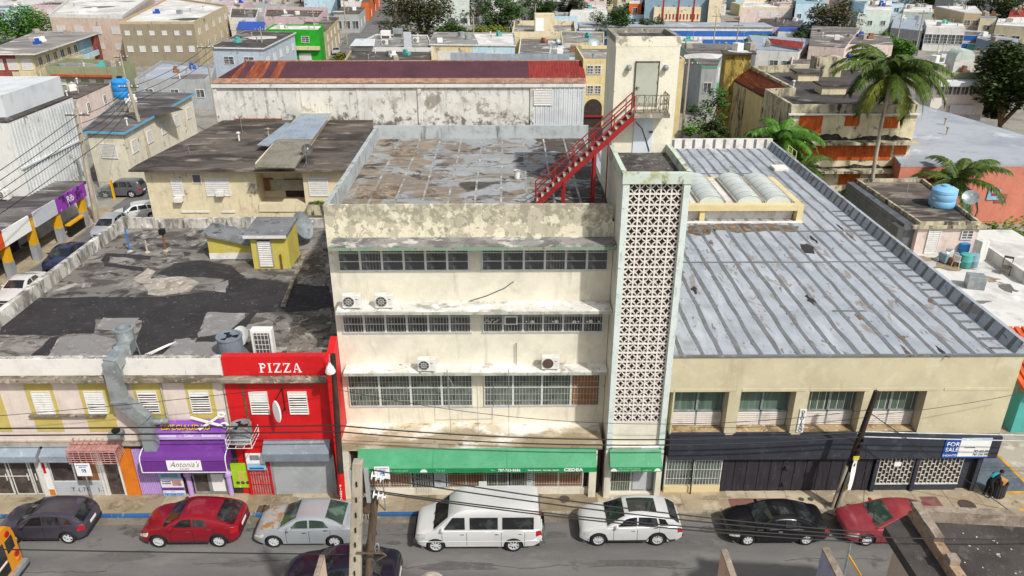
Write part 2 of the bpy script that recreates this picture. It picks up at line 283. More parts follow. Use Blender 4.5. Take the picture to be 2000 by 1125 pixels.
M('membrane', '#a0a6ac', [ly('#8d949b', .5, .45, .62, .75), ly('#b3b8bd', .9, .54, .66, .7, st=(1, .25, 1)), ly('#857e75', .8, .585, .615, .85, dist=.7, st=(1.6, .6, 1)), ly('#675f57', 2.0, .615, .64, .9, dist=.7, st=(1.6, .6, 1)), ly('#77706a', .28, .62, .7, .7), ly('#77797a', 2.2, .57, .72, .5, st=(2, .15, 1))], .8, bump=(6, .15))
M('seam_tape', '#6b7074', [ly('#62615d', .9, .45, .6, .8), ly('#8a8a86', 3, .57, .66, .7), ly('#8b7f6f', 2, .62, .66, .7)], .85)
M('beige_wall', '#c4ba9b', [ly('#b5ab8d', .5, .42, .62, .8), ly('#d0c7ab', 1.5, .52, .68, .6), ly('#8a8068', 2.2, .6, .8, .5, st=VS), ly('#a09573', 9, .62, .72, .4)], .92, bump=(14, .15))
M('navy', '#33363f', [ly('#2a2c34', .7, .45, .62, .8), ly('#474b57', 2, .56, .68, .7), ly('#6d6f76', 12, .64, .7, .5)], .75, bump=(16, .2))
M('navy_panel', '#302d34', [ly('#252329', 1.4, .45, .62, .8, st=(3, 3, .5)), ly('#4a464e', 3, .58, .7, .7, st=(3, 3, .3)), ly('#8d8a90', 9, .68, .71, .8, st=(2, 2, .25))], .7)
M('curtain', '#5f7265', [ly('#48584d', 1.1, .45, .62, .8, st=(3, 3, .2)), ly('#7f9080', 2.0, .56, .68, .8, st=(3, 3, .15))], .25, spec=.5)
M('louvre', '#c4bbb0', [ly('#a0958a', 2, .5, .68, .7)], .6)
M('sill_dirt', '#a58f6c', [ly('#6e5a3c', 1.5, .45, .6, .9), ly('#cbbb99', 5, .56, .66, .8)], .95, bump=(16, .4))
M('skylight', '#c6cbc2', [ly('#b4bbb4', .6, .45, .62, .7), ly('#d4c99a', .35, .62, .66, .7)], .25, spec=.5)
M('buff', '#d4c396', [ly('#c4b283', .8, .45, .65, .7)], .85)
M('white_block', '#d9d4cc', [ly('#b9b2a8', 1.2, .48, .64, .8), ly('#7f776c', 3, .6, .7, .7)], .9)
M('screen_back', '#5d4c37', [ly('#3b3026', 2, .45, .6, .9), ly('#8c734f', 3.5, .58, .68, .8)], .6)
M('banner_blue', '#2152a3', [ly('#1b4287', 1, .45, .62, .6)], .5); M('banner_sky', '#8fb6df', [], .5); M('ink', '#4a4c52', [], .6)
M('rust_puddle', '#71604e', [ly('#574838', .8, .45, .58, .9, dist=.6), ly('#8f8273', 1.6, .55, .62, .8), ly('#3f352c', 3, .58, .64, .8)], .92)
M('car_glass', (.012, .014, .015), [ly((.05, .06, .06), 1.3, .5, .62, .8)], .05, spec=.7)
M('car_glass_green', (.03, .05, .04), [ly((.10, .16, .12), 1.8, .5, .6, .8)], .06, spec=.7)
M('rubber', '#1d1d1e', [ly('#2c2b2a', 4, .5, .7, .6)], .85); M('rim_alloy', '#cfd0d1', [ly('#a5a6a7', 6, .5, .66, .6)], .4, .15); M('seam', '#0f0f10', [], .7)
M('lamp_clear', '#c9c9bd', [ly('#8f9088', 9, .48, .62, .8)], .1, spec=.7); M('lamp_red', '#a1141a', [ly('#d23a35', 7, .55, .65, .7)], .15, spec=.6); M('lamp_amber', '#c9742a', [], .2); M('plastic', '#2b2b2c', [ly('#3a3a3a', 5, .5, .68, .6)], .7)
M('chrome', '#c4c6c8', [], .12, 1)
M('rusty_hood', '#a3a29c', [ly('#9c6a2c', 1.4, .54, .62, .9), ly('#7a4d20', 3.5, .58, .66, .7)], .6)
M('bus_yellow', '#d8901a', [ly('#c07c12', .8, .45, .65, .7), ly('#8c6a2a', 4, .66, .7, .6)], .4, spec=.5)
M('wood_pole', '#5d4d40', [ly('#3f332a', 2, .45, .6, .9, st=(3, 3, .3)), ly('#8a7867', 3, .58, .68, .7, st=(3, 3, .3))], .9, bump=(10, .4, (3, 3, .3)))
M('concrete_pole', '#a89f8e', [ly('#8a8070', 1.2, .45, .62, .8, st=(2, 2, .4)), ly('#6b6254', 4, .6, .68, .7), ly('#c2bbab', 6, .58, .68, .5)], .92, bump=(14, .25))
M('dark_pole', '#2e2521', [ly('#4a3429', 1.5, .5, .64, .8, st=(2, 2, .4))], .85)
M('glazed', '#d3d6d6', [], .2, spec=.6); M('yellow_tape', '#c7bf2a', [], .6)
M('orange_card', '#b8894f', [ly('#9c703d', 2, .45, .65, .7)], .85); M('cloth_black', '#17171a', [ly('#26262b', 5, .5, .68, .7)], .9); M('skin', '#7d4f39', [], .6); M('teal_cloth', '#2fb0b8', [ly('#2691a0', 4, .5, .66, .7)], .8); M('shoe', '#8fa0ab', [], .7); M('hair', '#1a1513', [], .8)
wallmat('pink_side', '#c8a793', '#6b5c50', .5); wallmat('lilac_side', '#9aa0b8', '#3a3c48', .7, None, .9); wallmat('cream_side', '#cbb9a2', '#6b5c50', .4)
M('wall_top', '#97897a', [ly('#6d6153', 1.6, .45, .62, .85), ly('#b4a797', 4, .58, .66, .7), ly('#4c443a', 9, .6, .68, .7)], .95, bump=(12, .4))
M('gravel', '#4a4541', [ly('#35312e', .7, .45, .62, .8), ly('#6b655f', 2, .56, .66, .7), ly('#a29c93', 22, .66, .7, .85), ly('#2a2725', 30, .55, .65, .7)], .95, bump=(40, .5))
M('block_old', '#a98f74', [ly('#8a7159', 2, .45, .62, .8), ly('#5d4f42', 4, .58, .66, .8), ly('#c9b399', 7, .6, .68, .6)], .95, bump=(14, .4))
M('chips', '#cfcac0', [], .9)
M('w_lime', '#1f9a1a', [ly('#17800f', 1, .45, .65, .7)], .7); M('w_peel', '#d0cec6', [ly('#b8b4aa', .5, .46, .62, .7), ly('#8d877a', .35, .60, .635, .9, dist=.6), ly('#a39d90', 1.0, .58, .61, .8, dist=.5), ly('#77716a', 1.6, .55, .72, .75, st=VS), ly('#5f5a54', 2.6, .6, .74, .8, st=(1, 1, .2)), ly('#55504a', 1.4, .65, .75, .85, zr=(8.4, 7.0, .18)), ly('#e4e2da', 3, .6, .66, .6)], .93, bump=(6, .4))
M('w_mould', '#b9b094', [ly('#6b6656', 1.0, .46, .6, .9, st=(1, 1, .3)), ly('#35322c', 1.6, .54, .62, .95, st=(1, 1, .25)), ly('#cfc7ae', 2, .58, .66, .7)], .95, bump=(10, .3))
M('w_aband', '#d2c7a8', [ly('#b7ac8c', .6, .45, .62, .8), ly('#3b3831', 1.2, .55, .66, .9, zr=(7.4, 8.4, -.05)), ly('#57524a', 2, .58, .74, .8, st=VS)], .93, bump=(10, .3))
M('orange_board', '#b5521a', [ly('#8f3d12', 1.2, .45, .62, .8, st=(2, 2, .4)), ly('#d06f22', 1.6, .55, .66, .8, st=(2, 2, .5)), ly('#5d2a10', 4, .6, .68, .7)], .8)
M('w_moss', '#a08a44', [ly('#5c4d22', 1.5, .45, .58, .9, st=(1, 1, .5)), ly('#c9b570', 3, .56, .64, .8, st=(1, 1, .4)), ly('#2f2a1c', 4, .58, .66, .8)], .95, bump=(10, .5))
roofmat('r_grey', '#8a8782', '#4c4845', '#c4c1ba', .7, .18); roofmat('r_dark', '#4c4744', '#2e2a29', '#8c8780', .7, .2); roofmat('r_white', '#cfcdc8', '#8b8780', '#eceae6', .5, .15); roofmat('r_brown', '#5f564e', '#2b2623', '#94897c', .9, .2, (.8, 1.8, 1)); roofmat('r_streak', '#6b6764', '#3c3939', '#b5b0aa', .9, .25, (.5, 2, 1)); roofmat('r_blotch', '#716b66', '#454040', '#d6d3cc', .6, .22, (.7, 1.6, 1)); roofmat('r_blotch2', '#8e8984', '#4a4644', '#e2e0da', .6, .11, (.6, 1.5, 1)); roofmat('r_pale', '#9ea3aa', '#7c828a', '#c3c8cd', .5, .12)
M('maroon', '#55323a', [ly('#472a31', .35, .45, .62, .8), ly('#66404a', 1.2, .56, .7, .5, st=(3, .4, .4))], .6); M('rust_sheet', '#86452a', [ly('#643020', .9, .45, .6, .9, st=(2.5, .3, .3)), ly('#b8673a', 1.4, .55, .66, .9, st=(2.5, .3, .3))], .8); M('red_sheet', '#8a2f26', [ly('#6f2420', 1, .45, .62, .8, st=(2.5, .4, .4)), ly('#b4654f', 2.5, .6, .68, .7, st=(3, .3, .3))], .65); M('eave_sheet', '#a3826c', [ly('#8a6653', 1.2, .45, .6, .9), ly('#b8a48f', 2.2, .56, .66, .8)], .8)
M('zinc', '#a7b3bd', [ly('#8f9ca7', .6, .45, .62, .7), ly('#bcc6cd', 2, .56, .68, .6)], .45, .35); M('zinc_old', '#8b8779', [ly('#75705f', .8, .45, .62, .8), ly('#a19b8b', 3, .56, .68, .6)], .65, .15)
M('white_rib', '#cdd1d2', [ly('#b3b8bb', .5, .45, .62, .7), ly('#8a8f92', 1.6, .6, .74, .6, st=VS)], .6); M('clay_tile', '#b1553a', [ly('#8c3f2b', 2, .45, .62, .8), ly('#cc7d58', 5, .58, .68, .7)], .85)
M('tank_blue', '#2f86c9', [ly('#2672ae', .8, .45, .65, .6)], .45); M('tank_pale', '#7fb2d6', [ly('#6ba0c6', .8, .45, .65, .6), ly('#a9c9de', 3, .6, .7, .6)], .5); M('trim_blue', '#67a9c9', [], .7); M('trim_green', '#4f9d74', [], .7); M('royal_blue', '#2a63b0', [ly('#204f92', .6, .45, .62, .6)], .75); M('blue_tarp', '#1f4fa8', [ly('#163d86', .8, .45, .62, .7)], .6)
M('brick_red', '#8d4a42', [ly('#6f3a34', 2.5, .45, .6, .8)], .9); M('shop_yellow', '#d6a019', [ly('#c08d14', 1, .45, .65, .6)], .7); M('sign_orange', '#d4521b', [], .5); M('sign_magenta', '#8a3aa0', [ly('#3b1450', 1.1, .5, .58, .95), ly('#d48ae0', 2, .6, .66, .8)], .5); M('sign_red', '#b3202a', [], .5)
M('street_far', '#6b6a69', [ly('#565554', .3, .45, .62, .7), ly('#807d79', 1, .55, .68, .6)], .92)
M('s_far', '#8d8d90', [], .4); 
M('mould_black', '#37332d', [ly('#25221e', 1.5, .45, .6, .9), ly('#5f594e', 2.5, .55, .64, .8), ly('#8d8470', 5, .6, .67, .7)], .95)
M('grey_tile', '#5c5f63', [ly('#47494d', 1.2, .45, .62, .8), ly('#7c8085', 2.5, .56, .66, .7)], .6); M('clay_tile2', '#d0602a', [ly('#a8481f', 2, .45, .62, .8)], .8)
M('bark', '#6b5a48', [ly('#4a3c30', 2, .45, .6, .9, st=(2, 2, .4)), ly('#8f7f6b', 4, .58, .68, .6)], .95, bump=(10, .4))
# ================================================================ materials
# ================================================================ generic fittings
def aircon_split(loc, label, rust=False, n=(0, -1, 0), s=1.0):
    t = thing('air_conditioner', label, 'air conditioner', loc, 'outdoor condenser units', mw=frame(loc, n) @ Matrix.Scale(s, 4)); mw = WM[t]
    MB().box(-.42, -.16, .07, .42, .16, .72).build('casing', 'white_enamel', t, bevel=.025, mw=mw)
    d = MB(); mm = T((-.12, -.165, .4)) @ RX(rad(90))
    d.lathe([(0, 0), (.25, 0), (.25, .012), (0, .012)], 20, mm); fg = d.build('fan_opening', 'fan_dark', t, mw=mw)
    g = MB()
    for r in (.12, .255): g.lathe([(r-.006, .012), (r+.006, .012), (r+.006, .026), (r-.006, .026), (r-.006, .012)], 20, mm, caps=False)
    for k in range(4): a = k*math.pi/4; g.bar((-.12+.25*math.cos(a), -.187, .4+.25*math.sin(a)), (-.12-.25*math.cos(a), -.187, .4-.25*math.sin(a)), .007, .007)
    g.build('fan_guard', 'rustguard' if rust else 'white_enamel', t, mw=mw)
    for x in (-.3, .3): MB().box(x-.04, -.18, 0, x+.04, .18, .07).build('foot', 'galv', t, mw=mw)
    MB().box(.2, -.17, .5, .3, -.16, .53).build('badge', 'fan_dark', t, mw=mw)
    return t
def dish(loc, label, r=.45, az=0, el=40, pole=.6, mat='galv', name='satellite_dish'):
    t = thing(name, label, 'satellite dish', loc, 'satellite dishes', mw=T(Vector(loc)) @ RZ(az)); mw = WM[t]
    mm = T((0, -.12, pole)) @ RX(rad(90-el))
    prof = [(r*k/6, .22*r*(k/6)**2*1.2) for k in range(7)]
    d = MB().lathe([(0.001, 0)]+prof[1:]+[(r, prof[-1][1]+.012)]+[(a, b+.012) for a, b in prof[::-1][1:]], 20, mm); d.build('reflector', mat, t, smooth=True, mw=mw)
    MB().tube([(0, 0, 0), (0, 0, pole)], .025, 6).tube([(.25, .1, 0), (0, 0, pole*.7)], .015, 5).tube([(-.25, .1, 0), (0, 0, pole*.7)], .015, 5).build('mast', 'galv', t, mw=mw)
    MB().tube([mm @ Vector((0, -r*.9, .1)), mm @ Vector((0, -.05, r*1.05))], .012, 5).box(-.001, 0, 0, .001, .001, .001).build('arm', 'galv', t, mw=mw)
    e = mm @ Vector((0, 0, r*1.05)); MB().box(e.x-.05, e.y-.05, e.z-.06, e.x+.05, e.y+.05, e.z+.06).build('receiver', 'white_enamel', t, bevel=.01, mw=mw)
    return t
def antenna(loc, label, h=1.6, az=0):
    t = thing('tv_antenna', label, 'antenna', loc, 'television antennas', mw=T(Vector(loc)) @ RZ(az)); mw = WM[t]
    MB().tube([(0, 0, 0), (0, 0, h)], .022, 5).tube([(.35, 0, 0), (0, 0, .4)], .012, 4).tube([(-.25, .25, 0), (0, 0, .4)], .012, 4).build('mast', 'silver', t, mw=mw)
    b = MB().tube([(-.5, 0, h), (.5, 0, h)], .016, 4)
    for k, l in enumerate((.34, .3, .27, .22, .18)): b.tube([(-.42+.2*k, -l, h+.02), (-.42+.2*k, l, h+.02)], .011, 4)
    b.build('boom', 'silver', t, mw=mw); return t
# ================================================================ the cream office building
XL, XR, YF, YB, ZR, ZP = -8.05, 4.86, 1.3, 16.55, 14.2, 15.0
B = thing('office_building', 'four-storey cream office building with three white ledges and a flaking parapet', 'building', (-1.6, YF, 0))
MB().box(XL, YF, .1, XR, YB, ZR).build('wall', 'cream_wall', B)
roof = MB().poly([(XL, YF, ZR+.004), (XR, YF, ZR+.004), (XR, YB, ZR+.004), (XL, YB, ZR+.004)]).build('roof', 'mainroof', B)
MB().box(XL-.003, YF-.004, ZR-1.0, XR-.1, YF+.18, ZP).build('front_parapet', 'peeled_wall', B)
MB().box(XL-.002, YF+.18, ZR-.6, XL+.22, YB-.2, ZP).build('side_parapet', 'grey_wall', B)
MB().box(XL-.002, YB-.2, ZR-.6, XR+.3, YB+.01, ZP).build('back_parapet', 'grey_wall', B)
for k in range(9):                                           # membrane laps on the roof
    x = XL+1.5+k*1.27; wv = [RN.uniform(-.03, .03) for _ in range(8)]
    ps = [(x+wv[i]-.05, YF+.2+i*2.1) for i in range(8)]+[(x+wv[i]+.05, YF+.2+i*2.1) for i in range(7, -1, -1)]
    MB().prism(ps, ZR+.008, ZR+.014).build('seam_strip', 'roof_seam', roof)
for y in (4.6, 7.4, 10.1, 13.0): MB().box(XL+.3, y-.05, ZR+.015, XR-.2, y+.05, ZR+.02).build('seam_strip', 'roof_seam', roof)
# ledges
LEDGE = [(13.47, .19, 'dark_ledge'), (10.27, .29, 'ledge_top'), (6.90, .5, 'ledge_top')]
for z, y, m in LEDGE:
    l = MB().box(XL+.3, y, z-.16, XR-.02, YF, z).build('ledge', m, B)
    MB().box(XL+.29, y-.012, z-.2, XR-.02, y+.03, z-.05).build('ledge_edge', 'green_trim' if z > 12 else 'ledge_rim', l)
MB().box(XL-.02, -.49, 3.08, XR-.2, YF, 3.42).build('ground_floor_slab', 'slab_top', B)
# window bands
def window_unit(wd, ht, kind):
    f = MB(); e = .05
    f.box(0, -.02, 0, e, .05, ht).box(wd-e, -.02, 0, wd, .05, ht).box(e, -.02, 0, wd-e, .05, e).box(e, -.02, ht-e, wd-e, .05, ht)
    rows = 3 if kind != 'tall' else 2; hh = (ht-2*e)/rows
    for r in range(1, rows): f.box(e, -.018, e+r*hh-.018, wd-e, .045, e+r*hh+.018)
    out = [f.mesh('window')]; panes = []
    p = MB().box(e, .012, 0, wd-e, .02, hh-.02); panes.append(p.mesh('pane'))
    g = MB(); n = 9 if kind == 'tall' else 7
    q = {'hopper': .004, 'tall': .007, 'fixed': .009}[kind]
    for k in range(1, n): g.box(wd*k/n-q, .004 if kind == 'hopper' else -.05, e, wd*k/n+q, .012 if kind == 'hopper' else -.036, ht-e)
    if kind == 'tall':
        for k in range(1, 6): g.box(e, -.06, ht*k/6-.008, wd-e, -.05, ht*k/6+.008)
    elif kind == 'fixed':
        g.box(e, -.062, ht*.62, wd-e, -.05, ht*.62+.02)
    return out[0], panes[0], g.mesh('grille'), rows, hh, e
def band(x0, x1, n, z0, z1, kind, pm='pane', Y=YF):
    wd = (x1-x0)/n; ht = z1-z0; me, pa, gr, rows, hh, e = window_unit(wd, ht, kind)
    MB().box(x0-.05, Y-.05, z0-.06, x1+.05, Y+.02, z0-.002).build('window_sill', 'white_frame', B)
    MB().box(x0, Y-.006, z0, x1, Y-.002, z1).build('window_reveal', 'dark_void', B)
    for k in range(n):
        mw = T((x0+k*wd, Y-.06, z0)); wo = put('window', me, 'white_frame', B, mw)
        op = kind == 'hopper' and RN.random() < .55
        for r in range(rows):
            tl = -rad(RN.uniform(3, 8)) if op and r < 2 else 0
            put('pane', pa, pm, wo, mw @ T((0, 0, e+r*hh+.01)) @ (T((0, 0, hh)) @ RX(tl) @ T((0, 0, -hh)) if tl else Matrix()))
        put('grille', gr, 'grille', wo, mw)
band(-7.62, -1.68, 6, 11.86, 13.22, 'hopper'); band(-1.1, 4.66, 6, 11.86, 13.22, 'hopper')
band(-7.72, -1.66, 6, 8.64, 10.0, 'fixed'); band(-1.1, 4.6, 6, 8.64, 10.0, 'fixed')
band(-7.78, -1.66, 4, 4.48, 6.66, 'tall', 'green_pane'); band(-1.1, 4.62, 4, 4.48, 6.66, 'tall', 'green_pane')
MB().box(3.25, YF-.056, 4.56, 4.5, YF-.05, 6.5).build('boarded_pane', 'brown_board', B)
# pillars, storefront of the ground floor (front line Y=-.1)
MB().box(XL+.05, -.08, .1, XR-.2, YF, 3.08).build('storefront_backing', 'dark_void', B)
for x in (-7.9, 4.25): MB().box(x-.16, -.45, .1, x+.2, 0, 3.08).build('pillar', 'cream_wall', B)
MB().box(-7.05, -.2, .1, 4.3, -.085, .52).build('plinth', 'cream_wall', B)
for (a, b_, pm) in ((-7.0, -4.75, 'brown_board'), (-3.0, -1.1, 'brown_board'), (-1.05, .1, 'green_pane'), (1.35, 3.85, 'brown_board')):
    wo = MB().box(a, -.14, .52, a+.06, -.09, 2.9).box(b_-.06, -.14, .52, b_, -.09, 2.9).box(a, -.14, .5, b_, -.09, .56).box(a, -.14, 2.84, b_, -.09, 2.9).box((a+b_)/2-.03, -.14, .56, (a+b_)/2+.03, -.09, 2.84).build('shop_window', 'white_frame', B)
    MB().box(a+.06, -.1, .56, b_-.06, -.092, 2.84).build('pane', pm, wo)
    g = MB(); n = int((b_-a)/.13)
    for k in range(1, n): g.box(a+(b_-a)*k/n-.009, -.19, .5, a+(b_-a)*k/n+.009, -.17, 2.9)
    for z in (.75, 1.35, 1.95, 2.55): g.box(a, -.172, z, b_, -.16, z+.02)
    g.build('grille', 'grille', wo)
for (a, b_) in ((-4.65, -3.7), (.18, .98)):
    d = MB().box(a, -.15, .14, a+.08, -.09, 2.9).box(b_-.08, -.15, .14, b_, -.09, 2.9).box(a, -.15, 2.3, b_, -.09, 2.4).box(a+.08, -.14, .9, b_-.08, -.1, 1.0).build('entrance_door', 'galv', B)
    MB().box(a+.08, -.1, .16, b_-.08, -.092, 2.3).build('pane', 'pane', d)
    g = MB()
    for k in range(1, 8): g.box(a+(b_-a)*k/8-.01, -.2, .2, a+(b_-a)*k/8+.01, -.18, 2.3)
    g.build('grille', 'grille', d)
for (a, b_) in ((-3.62, -3.05), (1.0, 1.32)):
    p = MB().box(a, -.2, .6, b_, -.16, 2.3).build('notice_panel', 'sign_grey', B)
    for k in range(6): MB().box(a+.06, -.206, .9+k*.13, b_-.06-RN.uniform(0, .15), -.2, .93+k*.13).build('print_line', 'fan_dark', p)
MB().box(-1.4, -.215, .62, -1.0, -.19, .95).build('notice_card', 'sign_white', B)
for (px, py, w_, d_) in ((716, 375, .95, 2.2), (757, 375, .95, 2.2), (790, 300, 1.4, 1.3)):
    p = U(px, py, ZR); MB().box(p.x-w_/2, p.y-d_/2, ZR+.02, p.x+w_/2, p.y+d_/2, ZR+.1).build('roof_slab', 'hatch', roof)
# green awnings
def awning(x0, x1, label, segs):
    t = thing('green_awning', label, 'awning', ((x0+x1)/2, -.5, 2.2), 'green awnings')
    zt, yt, zf, yf, zv = 3.2, -.5, 2.5, -1.12, 2.22
    MB().add([(x0, yt, zt), (x1, yt, zt), (x1, yf, zf), (x0, yf, zf), (x0, yt, zt-.02), (x1, yt, zt-.02), (x1, yf+.01, zf-.02), (x0, yf+.01, zf-.02)],
             [(0, 3, 2, 1), (4, 5, 6, 7), (0, 1, 5, 4), (1, 2, 6, 5), (2, 3, 7, 6), (3, 0, 4, 7)]).build('canopy', 'green_awning', t)
    v = MB(); n = max(4, int((x1-x0)*3)); z = lambda k: zv+.02*math.sin(k*1.9)
    for k in range(n):
        a = x0+(x1-x0)*k/n; b_ = x0+(x1-x0)*(k+1)/n
        v.hexa([(a, yf-.006, z(k)), (b_, yf-.006, z(k+1)), (b_, yf+.006, z(k+1)), (a, yf+.006, z(k)), (a, yf-.006, zf), (b_, yf-.006, zf), (b_, yf+.006, zf), (a, yf+.006, zf)])
    v.build('valance', 'valance', t)
    for x in (x0, x1): MB().plate([(x, yt, zt), (x, yf, zf), (x, yf, zv+.03), (x, yt, zv+.5)], (.012, 0, 0)).build('side_panel', 'valance', t)
    for x in segs: MB().bar((x, yt, zt+.004), (x, yf, zf+.004), .03, .02).build('seam', 'valance', t)
    return t
aw = awning(-7.2, 4.34, 'long green awning over the cream building shopfront lettered CEDEA', (-3.55, .02))
vm = lambda x, z=2.3: tmat((x, -1.135, z))
text('CEDEA', .24, 'sign_white', aw, vm(2.75), bold=.03, sx=1.25)
text('787-763-8686', .21, 'sign_white', aw, vm(-.42), bold=.02, sx=.92)
text('Escuela Elemental - Intermedia - Superior', .11, 'sign_white', aw, vm(1.02, 2.33), bold=.01, sx=.82)
text('Fax', .13, 'pale_letter', aw, vm(-.75, 2.33)); text('T e l e f', .13, 'pale_letter', aw, vm(-3.4, 2.33))
text('Escuela Elemental - Intermedia - Superior', .09, 'pale_letter', aw, vm(-6.1, 2.34), sx=.9)
def fan(x, z, r, parent): MB().lathe([(0, 0), (r, 0), (r, .01), (0, .01)], 14, T((x, -1.13, z)) @ RX(rad(90)), 0, math.pi).build('shell_emblem', 'sign_white', parent)
fan(-4.0, 2.28, .17, aw)
aw2 = awning(5.0, 7.5, 'short green awning under the breeze-block tower', ())
text('EDUCACION - ELEMENTAL - SUPERIOR', .1, 'pale_letter', aw2, vm(5.35, 2.28), sx=.95); text('Centro de Desarrollo y Ensenanza', .08, 'pale_letter', aw2, vm(5.4, 2.4), sx=.95)
fan(5.18, 2.27, .16, aw2); fan(7.3, 2.27, .16, aw2)
# condensers on the ledges, wires and pipes of the facade
for (px, py, z, nm) in ((689, 603, 10.27, 'white split condenser with a rusty base, leftmost on the middle ledge'), (752, 603, 10.27, 'white split condenser second on the middle ledge'), (834, 727, 6.9, 'white split condenser alone left of centre on the lowest white ledge')):
    p = U(px, py-2, z); aircon_split((p.x, .62, z+.002), nm)
p = U(1075, 725, 6.9); aircon_split((p.x, .75, 6.902), 'white split condenser with rusty fan guard near the breeze-block tower', True)
cb = MB(); q = [F(x, y, YF-.02) for x, y in ((775, 597), (850, 598), (905, 592), (950, 578), (985, 563), (1003, 550))]
cb.tube(q, .018, 5); cb.build('loose_cable', 'wire', B)
for pts in (((1008, 670), (1008, 712), (1055, 722)), ((780, 712), (800, 716), (830, 720)), ((710, 592), (722, 598), (735, 592))):
    MB().tube([F(x, y, YF-.12) for x, y in pts], .022, 5).build('refrigerant_pipe', 'wire', B)
fr = MB(); a = F(873, 722, .3); b_ = F(993, 722, .3)
fr.tube([a, (a.x, .28, 5.0), (b_.x, .28, 5.05), b_], .022, 5).tube([(a.x-.05, .28, 7.0), (a.x+.3, .28, 6.2)], .02, 5); fr.build('bent_pole_frame', 'galv', B)
for x in (a.x+.05, -1.4, b_.x): MB().tube([(x, .24, 6.9), (x+.02, .2, 3.45)], .012, 4).build('guy_wire', 'galv', B)
wa = thing('window_air_conditioner', 'window air conditioner set in the middle window band of the cream building', 'air conditioner', (.3, YF, 9.5))
p0 = F(985, 632, YF-.3); p1 = F(1011, 617, YF-.3)
MB().box(p0.x, YF-.42, p0.z, p1.x, YF-.02, p1.z+.05).build('casing', 'white_enamel', wa, bevel=.02); MB().box(p0.x+.07, YF-.43, p0.z+.06, p1.x-.07, YF-.42, p1.z-.02).build('louvre', 'fan_dark', wa)
for k, (px, py) in enumerate(((1040, 630), (1087, 629), (1122, 630), (1154, 629))):   # round stickers inside the panes
    p = F(px, py, YF-.1); d = MB().lathe([(0, 0), (.1, 0), (.1, .004), (0, .004)], 12, T((p.x, YF-.055, p.z)) @ RX(rad(90))).build('round_sticker', 'sign_white', B)
for px in (1028, 1080, 1130, 1147, 1170): 
    p = F(px, 629, YF-.1); MB().lathe([(0, 0), (.045, 0), (.045, .004), (0, .004)], 7, T((p.x, YF-.055, p.z)) @ RX(rad(90))).build('round_sticker', 'sign_white', B)
q = MB()
for k in range(9):
    p = F(943+k*3.6, 629+2.2*math.sin(k*2.2), YF-.1); q.bar((p.x-.04, YF-.057, p.z-.06+.05*(k % 2)), (p.x+.05, YF-.057, p.z+.06), .03, .008, (0, 1, 0))
q.build('scrawled_sticker', 'sign_white', B)
bk = MB().lathe([(.13, 0), (.16, .42), (.165, .42), (.165, .46), (.15, .46), (.14, .05), (0, .05)], 16).build('bucket', 'white_paint', None, True, mw=T(U(1010, 349, ZR+.02)), label='white plastic bucket standing on the stained flat roof', category='bucket')
MB().lathe([(.165, .4), (.172, .4), (.172, .43), (.165, .43), (.165, .4)], 16).build('rim_band', 'redpaint', bk, mw=WM[bk])
# ---------------------------------------------------------------- breeze-block stair tower
TX0, TX1, TY, TZ = 4.86, 7.66, -.5, 16.95
W_ = thing('breeze_block_tower', 'tall stair tower with a full-height white breeze-block screen and mint edges', 'tower', (6.26, TY, 0))
MB().box(TX0+.02, TY+.5, .1, TX1-.02, 4.23, 16.45).build('wall', 'cream_wall', W_)
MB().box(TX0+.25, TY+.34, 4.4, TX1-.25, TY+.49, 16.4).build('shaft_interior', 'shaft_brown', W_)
MB().box(TX0, TY, .12, TX0+.27, TY+.5, 16.5).build('pilaster', 'mint', W_); MB().box(TX1-.27, TY, .12, TX1, TY+.5, 16.5).build('pilaster', 'mint', W_)
for x, m in ((TX0, 'cream_wall'), (TX1, 'cream_wall')): MB().box(x-.012 if x == TX0 else x-.262, TY-.012, .1, x+.28 if x == TX0 else x+.012, TY+.3, 3.0).build('pier', m, W_)
MB().box(TX0-.04, TY-.05, 16.5, TX1+.05, TY+.25, TZ).build('lintel', 'mint_old', W_)
for x in (TX0-.04, TX1-.15): MB().box(x, TY+.25, 16.4, x+.2, 4.2, TZ).build('side_parapet', 'mint_old', W_)
MB().box(TX0+.1, TY+.2, 16.45, TX1-.1, 4.22, 16.55).build('roof', 'dark_roof', W_)
MB().box(TX0+.27, TY+.16, 3.25, TX1-.27, TY+.4, 4.55).build('spandrel', 'cream_wall', W_)
MB().box(TX0+.27, TY-.06, 3.1, TX1-.27, TY+.3, 3.26).build('spandrel_ledge', 'ledge_top', W_)
NC, NR = 5, 25; bw = (TX1-TX0-.54)/NC; bh = (16.48-4.57)/NR
b = MB(); e = .033; dp = .11
b.box(0, 0, 0, e, dp, bh).box(bw-e, 0, 0, bw, dp, bh).box(e, 0, 0, bw-e, dp, e).box(e, 0, bh-e, bw-e, dp, bh)
for cx, cz, a0 in ((0, 0, 0), (bw, 0, 90), (bw, bh, 180), (0, bh, 270)):
    for k in range(5):
        pp = []
        for kk in (k, k+1):
            a = rad(a0+90*kk/5)
            for rr in (.505, .42): pp.append((cx+bw*rr*math.cos(a), cz+bh*rr*math.sin(a)))
        b.hexa([(pp[0][0], .01, pp[0][1]), (pp[1][0], .01, pp[1][1]), (pp[1][0], dp-.01, pp[1][1]), (pp[0][0], dp-.01, pp[0][1]), (pp[2][0], .01, pp[2][1]), (pp[3][0], .01, pp[3][1]), (pp[3][0], dp-.01, pp[3][1]), (pp[2][0], dp-.01, pp[2][1])])
bme = b.mesh('breeze_block')
for r in range(NR):
    for c_ in range(NC): put('breeze_block', bme, 'breeze', W_, T((TX0+.27+c_*bw, TY+.16+RN.uniform(-.006, .006), 4.57+r*bh)))
